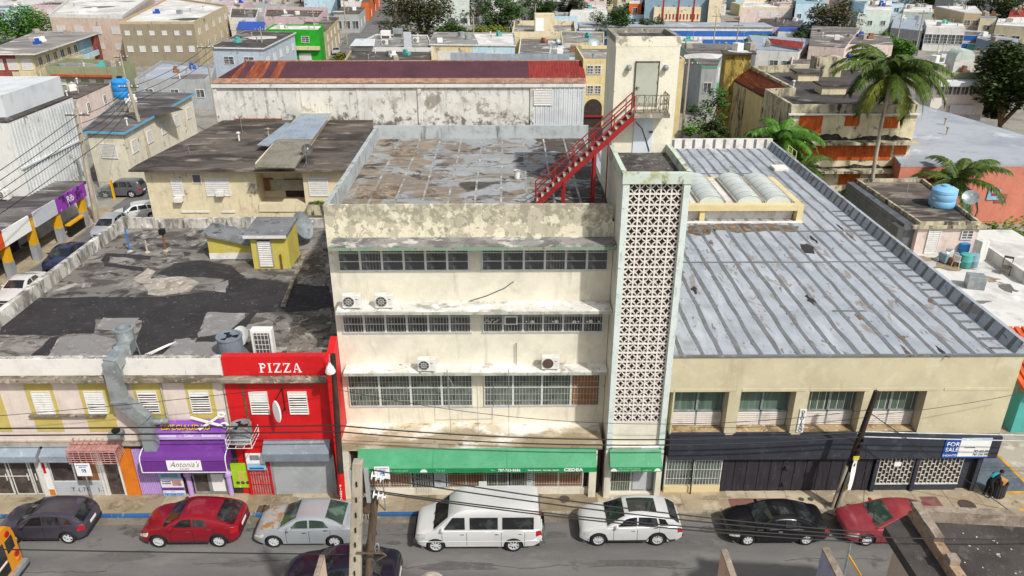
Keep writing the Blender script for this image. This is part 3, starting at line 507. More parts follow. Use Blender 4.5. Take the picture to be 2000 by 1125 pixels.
# entrance under the tower
eg = MB().box(5.2, -.02, .14, 7.4, .02, 3.1).build('storefront_backing', 'dark_void', W_)
so = MB().box(5.2, -.1, .14, 5.26, -.04, 2.9).box(6.2, -.1, .14, 6.28, -.04, 2.9).box(5.26, -.1, .14, 6.2, -.04, .22).build('shop_window', 'white_frame', W_)
MB().box(5.26, -.06, .22, 6.2, -.05, 2.9).build('pane', 'green_pane', so)
g = MB()
for k in range(1, 8): g.box(5.26+.94*k/8-.01, -.13, .2, 5.26+.94*k/8+.01, -.11, 2.9)
for z in (.8, 1.4, 2.0): g.box(5.26, -.115, z, 6.2, -.1, z+.02)
g.build('grille', 'grille', so)
so = MB().box(6.28, -.1, .14, 6.36, -.04, 2.9).box(7.28, -.1, .14, 7.36, -.04, 2.9).box(6.36, -.1, 2.0, 7.28, -.04, 2.08).box(6.36, -.1, .14, 7.28, -.04, .3).build('shop_door', 'galv', W_)
MB().box(6.36, -.07, .3, 7.28, -.06, 2.9).build('frosted_pane', 'sign_grey', so)
MB().box(5.0, -.3, .1, 7.5, -.1, .22).build('doorstep', 'cream_wall', W_)
# ---------------------------------------------------------------- lift tower on the roof
EX0, EX1, EY0, EY1, EZ = 4.92, 7.76, 4.23, 7.53, 21.74
L_ = thing('lift_tower', 'cream lift tower rising above the roof with a grey upper door', 'tower', ((EX0+EX1)/2, EY0, ZR))
MB().box(EX0, EY0, ZR-.5, EX1, EY1, EZ-.25).build('wall', 'lift_wall', L_)
MB().box(EX0+.2, EY0+.2, EZ-.25, EX1-.2, EY1-.2, EZ-.2).build('roof', 'dark_roof', L_)
for q in ((EX0-.03, EY0-.01, EX1+.03, EY0+.2), (EX0-.03, EY1-.2, EX1+.03, EY1+.02)): MB().box(q[0], q[1], EZ-.42 if q[1] < 5 else EZ-.3, q[2], q[3], EZ-.003).build('rim', 'old_rim' if q[1] > 5 else 'lift_wall', L_)
for x in (EX0-.031, EX1-.17): MB().box(x, EY0+.2, EZ-.3, x+.2, EY1-.2, EZ).build('rim', 'old_rim', L_)
d = MB().box(5.86, EY0-.05, 18.75, 6.86, EY0-.004, 20.65).build('upper_door', 'grey_door', L_)
MB().box(5.82, EY0-.07, 18.7, 5.86, EY0-.002, 20.7).box(6.86, EY0-.07, 18.7, 6.9, EY0-.002, 20.7).box(5.82, EY0-.07, 20.65, 6.9, EY0-.002, 20.7).build('frame', 'fan_dark', d)
MB().tube([(5.93, EY0-.12, 19.55), (6.05, EY0-.12, 19.55)], .02, 6).box(5.92, EY0-.12, 19.5, 5.96, EY0-.04, 19.6).build('handle', 'fan_dark', d)
for z in (18.95, 19.7, 20.4): MB().box(6.84, EY0-.075, z, 6.88, EY0-.05, z+.14).build('hinge', 'fan_dark', d)
d = MB().box(5.93, EY0-.05, 16.55, 6.82, EY0-.004, 18.3).build('lower_door', 'blue_door', L_)
MB().box(6.66, EY0-.13, 17.5, 6.8, EY0-.05, 17.58).build('handle', 'fan_dark', d)
MB().tube([(6.0, EY0-.06, 18.0), (6.3, EY0-.06, 17.7), (6.55, EY0-.07, 17.1), (6.72, EY0-.08, 16.62)], .02, 5).build('hanging_cable', 'wire', L_)
for x in (5.52, 7.17): 
    t = thing('wall_lamp', 'grey bulkhead lamp %s of the upper door on the lift tower' % ('left' if x < 6 else 'right'), 'lamp', (x, EY0, 20.4))
    MB().lathe([(0, 0), (.1, 0), (.13, .1), (.09, .2), (0, .22)], 12, T((x, EY0-.14, 20.32))).build('shade', 'galv', t, True); MB().box(x-.06, EY0-.14, 20.45, x+.06, EY0, 20.55).build('bracket', 'galv', t)
bal = thing('balcony', 'small balcony with a rusty circle-pattern railing on the lift tower', 'balcony', (6.5, EY0, 18.5))
BX0, BX1, BY = 5.8, 7.25, EY0-.95
MB().box(BX0-.1, BY-.05, 18.38, BX1+.1, EY0, 18.56).build('slab', 'old_rim', bal)
rl = MB()
def circ(c, r, ax):
    pts = []
    for k in range(15):
        a = 2*math.pi*k/14; pts.append((c[0]+r*math.cos(a), c[1], c[2]+r*math.sin(a)) if ax == 'x' else (c[0], c[1]+r*math.cos(a), c[2]+r*math.sin(a)))
    rl.tube(pts, .013, 4, False)
for z in (18.62, 19.0, 19.38): rl.tube([(BX0, BY, z), (BX1, BY, z), (BX1, EY0, z)], .016, 4)
for k in range(5): rl.tube([(BX0+(BX1-BX0)*k/4, BY, 18.56), (BX0+(BX1-BX0)*k/4, BY, 19.4)], .016, 4)
for k in range(3): rl.tube([(BX1, BY+.95*k/2.1, 18.56), (BX1, BY+.95*k/2.1, 19.4)], .016, 4)
for k in range(3):
    for z in (18.81, 19.19): circ((BX0+.25+(BX1-BX0-.5)*k/2, BY, z), .2, 'x')
for k in range(2):
    for z in (18.81, 19.19): circ((BX1, BY+.25+.45*k, z), .19, 'y')
rl.build('railing', 'rail_iron', bal)
# red stairs
st = thing('red_staircase', 'red steel staircase climbing from the roof to the lift tower balcony', 'staircase', (1.4, 3.6, ZR))
A = Vector((1.42, 3.58, ZR+.1)); Bp = Vector((5.72, 3.58, 18.42)); sw = .78
for y in (-sw/2, sw/2):
    MB().bar(A+Vector((0, y, 0)), Bp+Vector((0, y, 0)), .06, .22).build('stringer', 'redpaint', st)
    for hh in (.5, .95): MB().tube([A+Vector((0, y, hh)), Bp+Vector((0, y, hh))], .028, 6).build('handrail', 'redpaint', st)
    for k in range(6): p = A.lerp(Bp, k/5); MB().tube([p+Vector((0, y, 0)), p+Vector((0, y, .96))], .028, 6).build('baluster', 'redpaint', st)
for k in range(17):
    p = A.lerp(Bp, (k+.5)/17); MB().box(p.x-.13, p.y-sw/2+.03, p.z+.02, p.x+.13, p.y+sw/2-.03, p.z+.07).build('tread', 'tread', st)
for t_ in (.3, .62): p = A.lerp(Bp, t_); [MB().box(p.x-.06, p.y+y-.06, ZR+.01, p.x+.06, p.y+y+.06, p.z-.05).build('post', 'redpaint', st) for y in (-sw/2, sw/2)]
MB().tube([(4.65, 3.2, 14.2), (4.65, 3.2, 17.5)], .03, 6).build('prop', 'redpaint', st)

# ================================================================ two-storey corner building on the left with the shops
LX0, LX1, LZ, LYB, LP = -26.6, -8.08, 7.2, 19.6, 8.0
Lb = thing('corner_building', 'two-storey corner shop building with a tar-patched flat roof and yellow-striped front', 'building', (-17, .1, 0))
XPZ = F(437, 740, .1).x                                     # where the red part begins
MB().box(LX0, .1, .1, LX1-.3, LYB, LZ).build('wall', 'pinkish', Lb)
lr = MB().poly([(LX0, .1, LZ+.004), (LX1, .1, LZ+.004), (LX1, LYB, LZ+.004), (LX0, LYB, LZ+.004)]).build('roof', 'tar_roof', Lb)
MB().box(LX0-.02, .3, LZ-.3, LX0+.28, LYB, LP).build('side_parapet', 'mould_wall', Lb)
n = 9
for k in range(n):
    a = LX0+.28+(LX1-LX0-.5)*k/n; b_ = LX0+.28+(LX1-LX0-.5)*(k+1)/n-.03
    MB().box(a, LYB-.25+RN.uniform(0, .03), LZ-.2, b_, LYB, LP-.05-RN.uniform(0, .12)).build('back_parapet', 'mould_wall', Lb)
MB().box(LX0, -.02, LZ-.2, XPZ+.11, .28, LP).build('front_parapet', 'white_parapet', Lb)
k = 0; x = LX0+.2
while x < XPZ-.3:
    wd = RN.uniform(.35, .8); MB().box(x, .02, LP+.001, x+wd-.06, .26, LP+RN.uniform(.015, .05)).build('coping_piece', 'mould_wall', Lb); x += wd
MB().box(LX0, -.42, LZ-.28, XPZ-.02, -.021, LZ-.06).build('cornice', 'cornice', Lb, bevel=.04)
# vertical mustard bands and louvred windows
def P(px, py, Y=.1): return F(px, py, Y)
for a, b_ in ((-60, -8), (43, 98), (149, 207), (256, 312), (358, 412)):
    x0 = P(a, 744).x; x1 = P(b_, 744).x; z0 = P((a+b_)/2, 842).z if a < 200 else P(a, 818).z
    MB().box(x0, .07, z0, x1, .1, LZ-.28).build('painted_band', 'mustard', Lb)
def louvred(x0, x1, z0, z1, parent, n=9, Y=.07, gap=.35):
    wo = MB().box(x0-.04, Y-.05, z0-.04, x0, Y+.02, z1+.04).box(x1, Y-.05, z0-.04, x1+.04, Y+.02, z1+.04).box(x0, Y-.05, z1, x1, Y+.02, z1+.04).box(x0, Y-.05, z0-.04, x1, Y+.02, z0).build('window', 'slat_white', parent)
    MB().box(x0, Y-.005, z0, x1, Y-.001, z1).build('opening', 'dark_void', wo); h = (z1-z0)/n; t_ = RN.uniform(.3, 1) if gap else 0
    for k in range(n):
        z = z0+k*h; op = (.25+gap*RN.uniform(.5, 1))*h if k < n*t_ else .22*h
        MB().hexa([(x0, Y-.06, z), (x1, Y-.06, z), (x1, Y-.05, z), (x0, Y-.05, z), (x0, Y-.03, z+h-op), (x1, Y-.03, z+h-op), (x1, Y-.02, z+h-op), (x0, Y-.02, z+h-op)]).build('slat', 'slat_white', wo)
for a, b_, g in ((-50, -17, .1), (62, 96, .05), (165, 200, .35), (269, 304, .6), (370, 406, .6)):
    louvred(P(a, 765).x, P(b_, 765).x, P(90, 806).z, P(90, 765).z, Lb, 9, .07, g)
MB().box(P(60, 808).x, -.12, 4.85, P(209, 808).x, .06, 4.93).build('conduit_shelf', 'cornice', Lb)
for px in (313.5, 437): MB().tube([(P(px, 748).x, .02, LZ-.3), (P(px, 748).x, .02, 3.6)], .05, 6).build('downpipe', 'concrete', Lb)
# ground-floor fronts (z 0..3.2)
ZS = 3.15
MB().box(LX0, -.12, ZS, XPZ, .1, ZS+.22).build('sill_course', 'concrete', Lb)
MB().box(LX0, .02, .1, XPZ, .09, ZS).build('shopfront_backing', 'dark_void', Lb)
def front(px0, px1, z0, z1, mat, name, Y=-.02, dp=.08, parent=None): 
    x0 = P(px0, 925, 0).x; x1 = P(px1, 925, 0).x
    return MB().box(x0, Y, z0, x1, Y+dp, z1).build(name, mat, parent or Lb)
for a, b_ in ((-60, -25), (-20, 18), (22, 60), (62, 76)):
    d = front(a, b_, .14, 2.75, 'white_frame', 'glass_door', -.03); x0 = P(a, 925, 0).x; x1 = P(b_, 925, 0).x
    MB().box(x0+.07, -.036, .24, x1-.07, -.031, 2.65).build('pane', 'shop_glass', d)
    MB().tube([(x1-.12, -.1, 1.1), (x1-.12, -.1, 1.5)], .025, 5).build('handle', 'slat_white', d)
MB().box(P(-20, 925, 0).x, -.06, 1.3, P(60, 925, 0).x, -.04, 1.34).build('push_rail', 'slat_white', Lb)
front(78, 88, .12, 2.9, 'slat_white', 'pier', -.1, .2); q = front(88, 99, .12, 2.9, 'sign_white', 'pier', -.08, .18)
MB().box(P(88, 925, 0).x, -.086, .14, P(99, 925, 0).x, -.08, .5).build('paint_patch', 'orange', q); MB().box(P(88.5, 925, 0).x, -.086, 1.5, P(94, 925, 0).x, -.08, 2.3).build('paint_patch', 'pizza_red', q)
wo = front(101, 196, .95, 2.9, 'white_frame', 'shop_window', -.03)
MB().box(P(103, 925, 0).x, -.036, 1.02, P(145, 925, 0).x, -.031, 2.82).build('pane', 'shop_glass', wo); MB().box(P(149, 925, 0).x, -.036, 1.02, P(158, 925, 0).x, -.031, 2.82).build('pane', 'shop_glass', wo); MB().box(P(158, 925, 0).x, -.036, 1.02, P(192, 925, 0).x, -.031, 2.82).build('boarded_pane', 'brown_board', wo)
q = front(101, 200, .12, .95, 'sign_grey', 'panel', -.05); text('T.(.75   ).329', .34, 'script_ink', q, tmat((P(138, 945, 0).x, -.06, .36)), spacing=1.15)
for a in (197, 203, 236): front(a, a+4, .12, 2.9, 'slat_white', 'pier', -.1, .15)
d = front(207, 234, .14, 2.6, 'shop_glass', 'dark_doorway', -.01)
front(241, 268, .12, 2.95, 'orange', 'pier', -.12, .2)
# lilac roller shutter
x0 = P(269, 925, 0).x; x1 = P(312, 925, 0).x; sh = MB().box(x0, .0, .14, x1, .02, 2.9).build('lilac_shutter', 'lilac', Lb); n = 12
for k in range(n): MB().box(x0+(x1-x0)*k/n, -.05, .14, x0+(x1-x0)*(k+.55)/n, 0, 2.9).build('slat', 'lilac', sh)
for a, b_ in ((363, 372), (441, 451)): 
    xx = (P(a, 925, 0).x+P(b_, 925, 0).x)/2; MB().lathe([(.13, .1), (.13, 1.3), (.2, 1.34), (.2, 1.5), (.12, 1.56), (.12, 2.9), (.2, 3.0), (.2, 3.1)], 14, T((xx, -.08, 0))).build('column', 'lilac', Lb, True)
d = front(375, 439, .14, 2.9, 'galv', 'shop_door', -.03); 
for a, b_, z0, z1, m in ((378, 404, .3, 1.35, 'shop_glass'), (378, 404, 1.45, 2.8, 'shop_glass'), (411, 436, .3, 1.35, 'sign_white'), (411, 436, 1.45, 2.8, 'shop_glass')): MB().box(P(a, 925, 0).x, -.036, z0, P(b_, 925, 0).x, -.031, z1).build('pane', m, d)
for (px, py, m) in ((385, 918, 'pizza_red'), (387, 908, 'pizza_red'), (431, 916, 'lilac'), (418, 912, 'poster_blue'), (392, 948, 'fan_dark')):
    p = F(px, py, -.04); MB().box(p.x-.16, -.042, p.z-.1, p.x+.16, -.037, p.z+.1).build('window_sticker', m, d)
# posters
def poster(name, lab, px0, px1, z0, z1, mat, Y=-.2): 
    x0 = P(px0, 930, Y).x; x1 = P(px1, 930, Y).x; o = MB().box(x0, Y, z0, x1, Y+.03, z1).build(name, mat, None, label=lab, category='poster'); return o, x0, x1
o, x0, x1 = poster('poster', 'pale blue salon poster with script lettering left of the salon door', 310, 353, 1.25, 2.05, 'poster_blue')
text("Antonia's", .3, 'script_ink', o, tmat((x0+.1, -.206, 1.72)), sx=.8)
for k in range(4): MB().box(x0+.1, -.205, 1.35+k*.08, x1-.15, -.2, 1.38+k*.08).build('print_line', 'script_ink', o)
o, x0, x1 = poster('poster', 'brown portrait poster high beside the lilac shutter', 309, 352, 2.07, 2.5, 'brown_board')
o, x0, x1 = poster('poster', 'white and purple poster with a telephone number beside the salon door', 311, 355, .15, 1.23, 'poster_white')
MB().box(x0, -.206, .5, x1, -.2, .68).build('wave_band', 'purple', o); MB().box(x0, -.206, .16, x1, -.2, .34).build('number_band', 'poster_blue', o); text('787-508-7247', .17, 'banner_blue', o, tmat((x0+.06, -.21, .19)), bold=.01); MB().box(x1-.55, -.206, .78, x1-.1, -.2, 1.1).build('photo', 'rack_pink', o)
for k in range(2): MB().box(x0+.06, -.206, .9+k*.12, x0+.5, -.2, .95+k*.12).build('print_line', 'script_ink', o)
o, x0, x1 = poster('poster', 'bright green drink poster on the red wall beside the lilac column', 453, 488, .55, 2.05, 'poster_green', -.08)
MB().box(x0+.3, -.09, 1.0, x0+.62, -.082, 1.55).build('bottle_picture', 'shed_yellow', o)
for k in range(3): MB().lathe([(0, 0), (.1, 0), (.1, .006), (0, .006)], 10, T((x0+.25+k*.24, -.088, .86)) @ RX(rad(90))).build('fruit_picture', 'iron', o)
# purple awning and sign of the salon
pa = thing('purple_awning', 'purple rounded awning with a white panel over the salon', 'awning', (P(360, 900, -.6).x, -.6, 2.6)); x0 = P(276, 880, -.7).x; x1 = P(443, 880, -.7).x
prof = [(-.12, 3.45), (-.75, 3.28), (-.98, 3.15), (-1.05, 2.95), (-1.05, 2.3)]
ap = MB(); 
for (ya, za), (yb, zb) in zip(prof, prof[1:]): ap.hexa([(x0, ya, za-.02), (x1, ya, za-.02), (x1, yb+.02, zb-.02), (x0, yb+.02, zb-.02), (x0, ya, za), (x1, ya, za), (x1, yb, zb), (x0, yb, zb)])
ap.build('canopy', 'purple', pa)
for x in (x0, x1-.015): 
    MB().plate([(x, a, b_-.001) for a, b_ in prof]+[(x, -.12, 2.6)], (.015, 0, 0)).build('end_panel', 'purple', pa); MB().tube([(x, a-.01, b_+.01) for a, b_ in prof], .025, 5).build('piping', 'sign_white', pa)
MB().box(x0, -1.065, 2.27, x1, -1.045, 2.31).build('hem', 'sign_white', pa)
a = P(320, 884, -1.06).x; b_ = P(388, 884, -1.06).x; q = MB().box(a, -1.07, 2.42, b_, -1.052, 3.0).build('name_panel', 'sign_white', pa)
nm = text("Antonia's", .46, 'script_ink', q, tmat((a+.14, -1.076, 2.62)), sx=.8, bold=-.012); text('S A L O N', .1, 'script_ink', q, tmat((a+.6, -1.076, 2.48)))
for v in nm.data.vertices: v.co.x += v.co.y*.35
sgn = thing('salon_sign', 'purple sign lettered ESPECIALIDAD with giant scissors and a hair dryer above the awning', 'sign', (x0, -.1, 3.5))
a = P(287, 835, -.1).x; b_ = P(440, 835, -.1).x; MB().box(a, -.1, 3.5, b_, -.03, 4.62).build('panel', 'purple_sign', sgn); MB().box(a+.01, -.106, 3.52, b_-.01, -.1, 3.8).build('lower_band', 'lilac', sgn)
t_ = text('ESPECIALIDAD', .42, 'yellow', sgn, tmat((P(313, 832, -.1).x, -.115, 4.1)), bold=.012, sx=.88); text('ESPECIALIDAD', .42, 'black', sgn, tmat((P(313, 832, -.1).x+.025, -.109, 4.07)), bold=.022, sx=.88)
text('Tratamientos   -   Color   -   Extensiones', .185, 'sign_white', sgn, tmat((P(299, 843, -.1).x, -.112, 3.68)), bold=.01, sx=1.05)
sc = MB(); c_ = Vector((P(415, 827, -.2).x, -.2, P(415, 827, -.2).z)); sc.bar(c_+Vector((-1.0, 0, .35)), c_+Vector((.35, 0, -.12)), .05, .12); sc.bar(c_+Vector((-.7, 0, -.35)), c_+Vector((.35, 0, .4)), .05, .12)
for e in ((.55, -.1), (.5, .5)): sc.tube([c_+Vector((e[0]+.17*math.cos(k*math.pi/5), 0, e[1]+.12*math.sin(k*math.pi/5))) for k in range(11)], .045, 5, False)
sc.build('scissors', 'sign_white', sgn)
h = P(280, 822, -.2); MB().tube([(h.x, -.3, h.z), (h.x+1.25, -.25, h.z+.02)], [.2, .15], 12).build('dryer_barrel', 'galv', sgn, True); MB().tube([(h.x-.08, -.3, h.z+.18), (h.x+.05, -.3, h.z-.6)], [.22, .09], 10).build('dryer_handle', 'teal', sgn, True) if 'teal' in MATS else None
# grey shop awnings far left, pink rack
for a, b_, nm in ((-60, 68, 'grey-blue metal awning over the glass shop doors at the far left'), (75, 134, 'short grey-blue metal awning beside the pink rack')):
    t = thing('metal_awning', nm, 'awning', (P(a, 880, -.3).x, -.3, 2.8), 'grey shop awnings'); x0 = P(a, 880, -.5).x; x1 = P(b_, 880, -.5).x
    MB().hexa([(x0, -.62, 2.62), (x1, -.62, 2.62), (x1, -.1, 2.62), (x0, -.1, 2.62), (x0, -.62, 2.92), (x1, -.62, 2.92), (x1, -.1, 3.2), (x0, -.1, 3.2)]).build('hood', 'grey_awning', t); MB().box(x0, -.64, 2.58, x1, -.6, 2.64).build('lip', 'galv', t)
rk = thing('pink_rack', 'pink rusty steel cage bracketed on the wall above the shop window', 'cage', (P(180, 870, -.4).x, -.4, 3)); x0 = P(132, 880, -.8).x; x1 = P(226, 880, -.8).x; g = MB()
for k in range(7): g.tube([(x0, -.12, 2.9+k*.13), (x0, -.95, 2.75+k*.13), (x1, -.95, 2.75+k*.13), (x1, -.12, 2.9+k*.13)], .022, 5)
for k in range(9): g.tube([(x0+(x1-x0)*k/8, -.12, 3.65), (x0+(x1-x0)*k/8, -.95, 3.5), (x0+(x1-x0)*k/8, -.95, 2.75)], .018, 4)
g.build('bars', 'rack_pink', rk); MB().box(x0, -.93, 3.42, x1, -.12, 3.46).build('top_tray', 'rack_pink', rk)
t = thing('small_condenser', 'grey box condenser on a bracket beside the pink cage', 'air conditioner', (P(225, 850, -.5).x, -.5, 3.7)); p = P(226, 852, -.6)
MB().box(p.x-.3, -.8, p.z-.1, p.x+.32, -.3, p.z+.22).build('casing', 'galv', t, bevel=.03); MB().lathe([(0, 0), (.17, 0), (.2, .12), (0, .14)], 12, T((p.x+.05, -.55, p.z+.22))).build('motor', 'black', t)
def caged_condenser(loc, label, s=.8, cage=True, mat='galv'):
    x, y, z = loc; t = thing('condenser', label, 'air conditioner', loc, 'round-top condensers'); h = s*.95
    MB().lathe([(s*.5, 0), (s*.5, h*.9), (s*.54, h*.92), (s*.54, h), (s*.44, h), (s*.42, h*.93), (0, h*.93)], 20, T((x, y, z))).build('casing', mat, t, True)
    MB().lathe([(0, 0), (s*.12, 0), (s*.12, .03), (0, .03)], 10, T((x, y, z+h*.97))).build('fan_hub', 'black', t)
    f = MB()
    for k in range(3): a = k*2.1; f.hexa([Vector((x, y, z+h*.95))+Vector(v) for v in ((math.cos(a)*.1*s, math.sin(a)*.1*s, 0), (math.cos(a-.35)*.4*s, math.sin(a-.35)*.4*s, 0), (math.cos(a+.35)*.4*s, math.sin(a+.35)*.4*s, .03), (math.cos(a)*.1*s, math.sin(a)*.1*s, .03), (math.cos(a)*.1*s, math.sin(a)*.1*s, .01), (math.cos(a-.35)*.4*s, math.sin(a-.35)*.4*s, .01), (math.cos(a+.35)*.4*s, math.sin(a+.35)*.4*s, .04), (math.cos(a)*.1*s, math.sin(a)*.1*s, .04))])
    f.build('fan', 'black', t)
    for k in range(20): a = 2*math.pi*k/20; MB().box(-.012, -.006, .05, .012, .012, h*.85).build('fin', 'shutter_box', t, mw=T((x+s*.502*math.cos(a), y+s*.502*math.sin(a), z)) @ RZ(a+math.pi/2))
    if cage:
        g = MB(); e = s*.62
        for zz in (-.03, .22, .45): g.tube([(x-e, y+e, z+zz), (x-e, y-e, z+zz), (x+e, y-e, z+zz), (x+e, y+e, z+zz)], .02, 4)
        for qx, qy in ((-e, -e), (e, -e), (e, e), (-e, e)): g.tube([(x+qx, y+qy, z-.05), (x+qx, y+qy, z+.5)], .02, 4)
        for k in range(4): g.tube([(x-e+2*e*k/3, y-e, z-.03), (x-e+2*e*k/3, y+e, z-.03)], .02, 4)
        g.build('cage', 'slat_white', t)
    return t
p = F(474, 850, -.55); caged_condenser((p.x, -.62, p.z-.25), 'grey condenser in a white bracket cage on the red wall', .95)
# ---------------------------------------------------------------- red pizza shop end
MB().box(XPZ, .0, .1, LX1-.02, .1, LZ-.06).build('red_wall', 'pizza_red', Lb)
MB().box(XPZ+.12, -.1, LZ-.06, LX1+.02-.3, .28, LP+.13).build('red_parapet', 'pizza_red', Lb)
MB().box(XPZ-.02, -.45, LZ-.3, LX1-.3, -.1, LZ-.06).build('cornice', 'cornice', Lb, bevel=.04)
MB().hexa([(LX1-.3, -.42, .12), (LX1+.02, -.42, .12), (LX1+.02, 1.28, .12), (LX1-.3, 1.28, .12), (LX1-.3, -.2, 7.9), (LX1+.02, -.2, 7.9), (LX1+.02, 1.28, 8.45), (LX1-.3, 1.28, 8.45)]).build('red_end_wall', 'pizza_red', Lb)
for a, b_ in ((487, 520), (563, 597)): louvred(P(a, 766, 0).x, P(b_, 766, 0).x, P(a, 807, 0).z, P(a, 766, 0).z, Lb, 9, -.02, .5)
px = P(473, 750, 0).x; MB().box(px-.06, -.04, 4.6, px+.06, 0, LZ-.3).build('dark_pipe', 'rust', Lb)
s_ = MB(); X = P(505, 712, -.12).x; X0 = X; wl = .075; hh = .55; z0 = 7.3
def lt(ch, x):                                               # roman capitals cut out by hand
    b = lambda x0, z0_, x1, z1_: s_.box(x+x0, -.125, z0+z0_, x+x1, -.1, z0+z1_); d = lambda x0, z0_, x1, z1_, w_: s_.hexa([(x+x0, -.125, z0+z0_), (x+x0+w_, -.125, z0+z0_), (x+x0+w_, -.1, z0+z0_), (x+x0, -.1, z0+z0_), (x+x1, -.125, z0+z1_), (x+x1+w_, -.125, z0+z1_), (x+x1+w_, -.1, z0+z1_), (x+x1, -.1, z0+z1_)])
    if ch == 'P': b(.06, .03, .15, hh-.03); b(0, 0, .22, .03); b(0, hh-.03, .28, hh); s_.tube([(x+.15, -.112, z0+hh-.03), (x+.3, -.112, z0+hh-.05), (x+.36, -.112, z0+hh-.14), (x+.3, -.112, z0+hh-.25), (x+.15, -.112, z0+hh-.28)], .032, 5); return .5
    if ch == 'I': b(.06, .03, .15, hh-.03); b(0, 0, .21, .03); b(0, hh-.03, .21, hh); return .34
    if ch == 'Z': b(.02, hh-.04, .42, hh); b(.02, hh-.13, .05, hh-.04); b(0, 0, .42, .04); b(.39, .04, .42, .13); d(.02, .04, .31, hh-.04, .1); return .55
    if ch == 'A': d(.05, .03, .2, hh, .035); d(.36, .03, .2, hh, .09); b(.13, .17, .36, .2); b(0, 0, .15, .03); b(.3, 0, .52, .03); return .6
for ch in 'PIZZA': X += lt(ch, X)
pz = s_; s_.v = [(X0+(x-X0)*.8, y, z0+(z-z0)*.88) for x, y, z in s_.v]; sg = thing('pizza_lettering', 'white PIZZA lettering on the red parapet', 'lettering', (P(545, 715, -.12).x, -.12, z0)); pz.build('letters', 'sign_white', sg)
ov = thing('oval_sign', 'blank white oval sign sticking out between the red louvred windows', 'sign', P(542, 800, -.6)); c_ = P(541, 804, -.75)
MB().lathe([(0, -.04), (.42, -.04), (.45, 0), (.42, .04), (0, .04)], 24, T(c_) @ RZ(rad(-38)) @ RX(rad(90)) @ Matrix.Diagonal((.62, 1.35, 1, 1))).build('disc', 'sign_white', ov); MB().tube([(c_.x+.1, -.02, c_.z+.75), (c_.x+.05, -.75, c_.z+.7)], .03, 5).tube([(c_.x+.15, -.02, c_.z+.8), (c_.x+.15, -.02, c_.z-.4)], .03, 5).tube([(c_.x+.1, -.02, c_.z-.35), (c_.x+.05, -.7, c_.z-.35)], .03, 5).build('bracket', 'black', ov)
x0 = P(536, 930, -.05).x; x1 = P(653, 930, -.05).x
sh = thing('roller_shutter', 'grey roller shutter of the pizza shop', 'shutter', ((x0+x1)/2, -.05, .1)); n = 24
MB().hexa([(x0-.25, -.6, 2.55), (x1, -.6, 2.55), (x1, -.01, 2.55), (x0-.25, -.01, 2.55), (x0-.25, -.6, 2.98), (x1, -.6, 2.98), (x1, -.01, 3.42), (x0-.25, -.01, 3.42)]).build('housing', 'shutter_box', sh)
for k in range(n): z = .12+k*2.45/n; MB().hexa([(x0, -.07, z), (x1, -.07, z), (x1, -.01, z), (x0, -.01, z), (x0, -.04, z+2.45/n-.004), (x1, -.04, z+2.45/n-.004), (x1, -.01, z+2.45/n-.004), (x0, -.01, z+2.45/n-.004)]).build('slat', 'shutter_grey', sh)
for x in (x0-.1, x1): MB().box(x, -.12, .12, x+.1, -.005, 2.55).build('guide', 'galv', sh)
x0 = P(489, 930, -.05).x; x1 = P(528, 930, -.05).x
gt = thing('red_gate', 'red barred gate between the green poster and the roller shutter', 'gate', (x0, -.1, .1)); MB().box(x0, -.01, .12, x1, -.005, 2.7).build('passage', 'rack_pink', gt)
g = MB()
for k in range(9): g.tube([(x0+(x1-x0)*k/8, -.1, .14), (x0+(x1-x0)*k/8, -.1, 2.5)], .018, 4)
for z in (.16, .8, 1.4, 2.0, 2.5): g.tube([(x0, -.1, z), (x1, -.1, z)], .018, 4)
g.build('bars', 'pizza_red', gt); MB().box(x0-.1, -.14, .12, x0-.02, -.02, 2.75).box(x1+.02, -.14, .12, x1+.1, -.02, 2.75).box(x0-.1, -.14, 2.7, x1+.1, -.02, 2.78).build('frame', 'pizza_red', gt)
o, a, b_ = poster('poster', 'white and blue poster hung above the red gate', 486, 522, 1.75, 2.75, 'sign_white', -.22); MB().box(a, -.226, 1.75, b_, -.22, 2.15).build('blue_part', 'poster_blue', o); MB().box(a+.1, -.228, 1.8, b_-.1, -.222, 1.9).build('number', 'banner_blue', o); MB().box(a+.2, -.226, 2.35, b_-.25, -.22, 2.65).build('photo', 'galv', o)
# ---------------------------------------------------------------- things on the flat roof
def patch(pts, mat, z, nm='tar_patch'):
    q = [U(x, y, LZ) for x, y in pts]; o = []
    for i in range(len(q)):                                 # ragged edge
        a, b_ = q[i], q[(i+1) % len(q)]; L_ = (b_-a).length; n = max(1, int(L_/.45))
        for k in range(n): p = a.lerp(b_, k/n); o.append((p.x+RN.uniform(-.07, .07), p.y+RN.uniform(-.07, .07)))
    MB().prism(o, LZ+z, LZ+z+.006).build(nm, mat, lr)
patch([(2, 640), (70, 582), (185, 580), (320, 580), (420, 568), (455, 540), (560, 552), (640, 560), (655, 600), (600, 608), (480, 612), (400, 612), (386, 660), (350, 662), (316, 692), (262, 696), (276, 625), (185, 622), (185, 650), (100, 655), (0, 655)], 'tar', .005)
patch([(205, 495), (272, 497), (296, 500), (293, 508), (215, 501), (212, 514), (285, 524), (280, 530), (205, 520), (199, 508)], 'tar', .006)
patch([(305, 535), (340, 515), (395, 508), (450, 518), (478, 540), (455, 560), (420, 556), (440, 545), (380, 541), (330, 540)], 'tar', .007)
patch([(420, 555), (447, 548), (441, 572), (418, 570)], 'roof_patch', .013, 'membrane_patch')
patch([(60, 697), (100, 660), (118, 655), (92, 697)], 'tar', .008)
patch([(386, 660), (440, 652), (490, 610), (500, 612), (478, 642), (420, 668), (380, 668)], 'tar', .012)
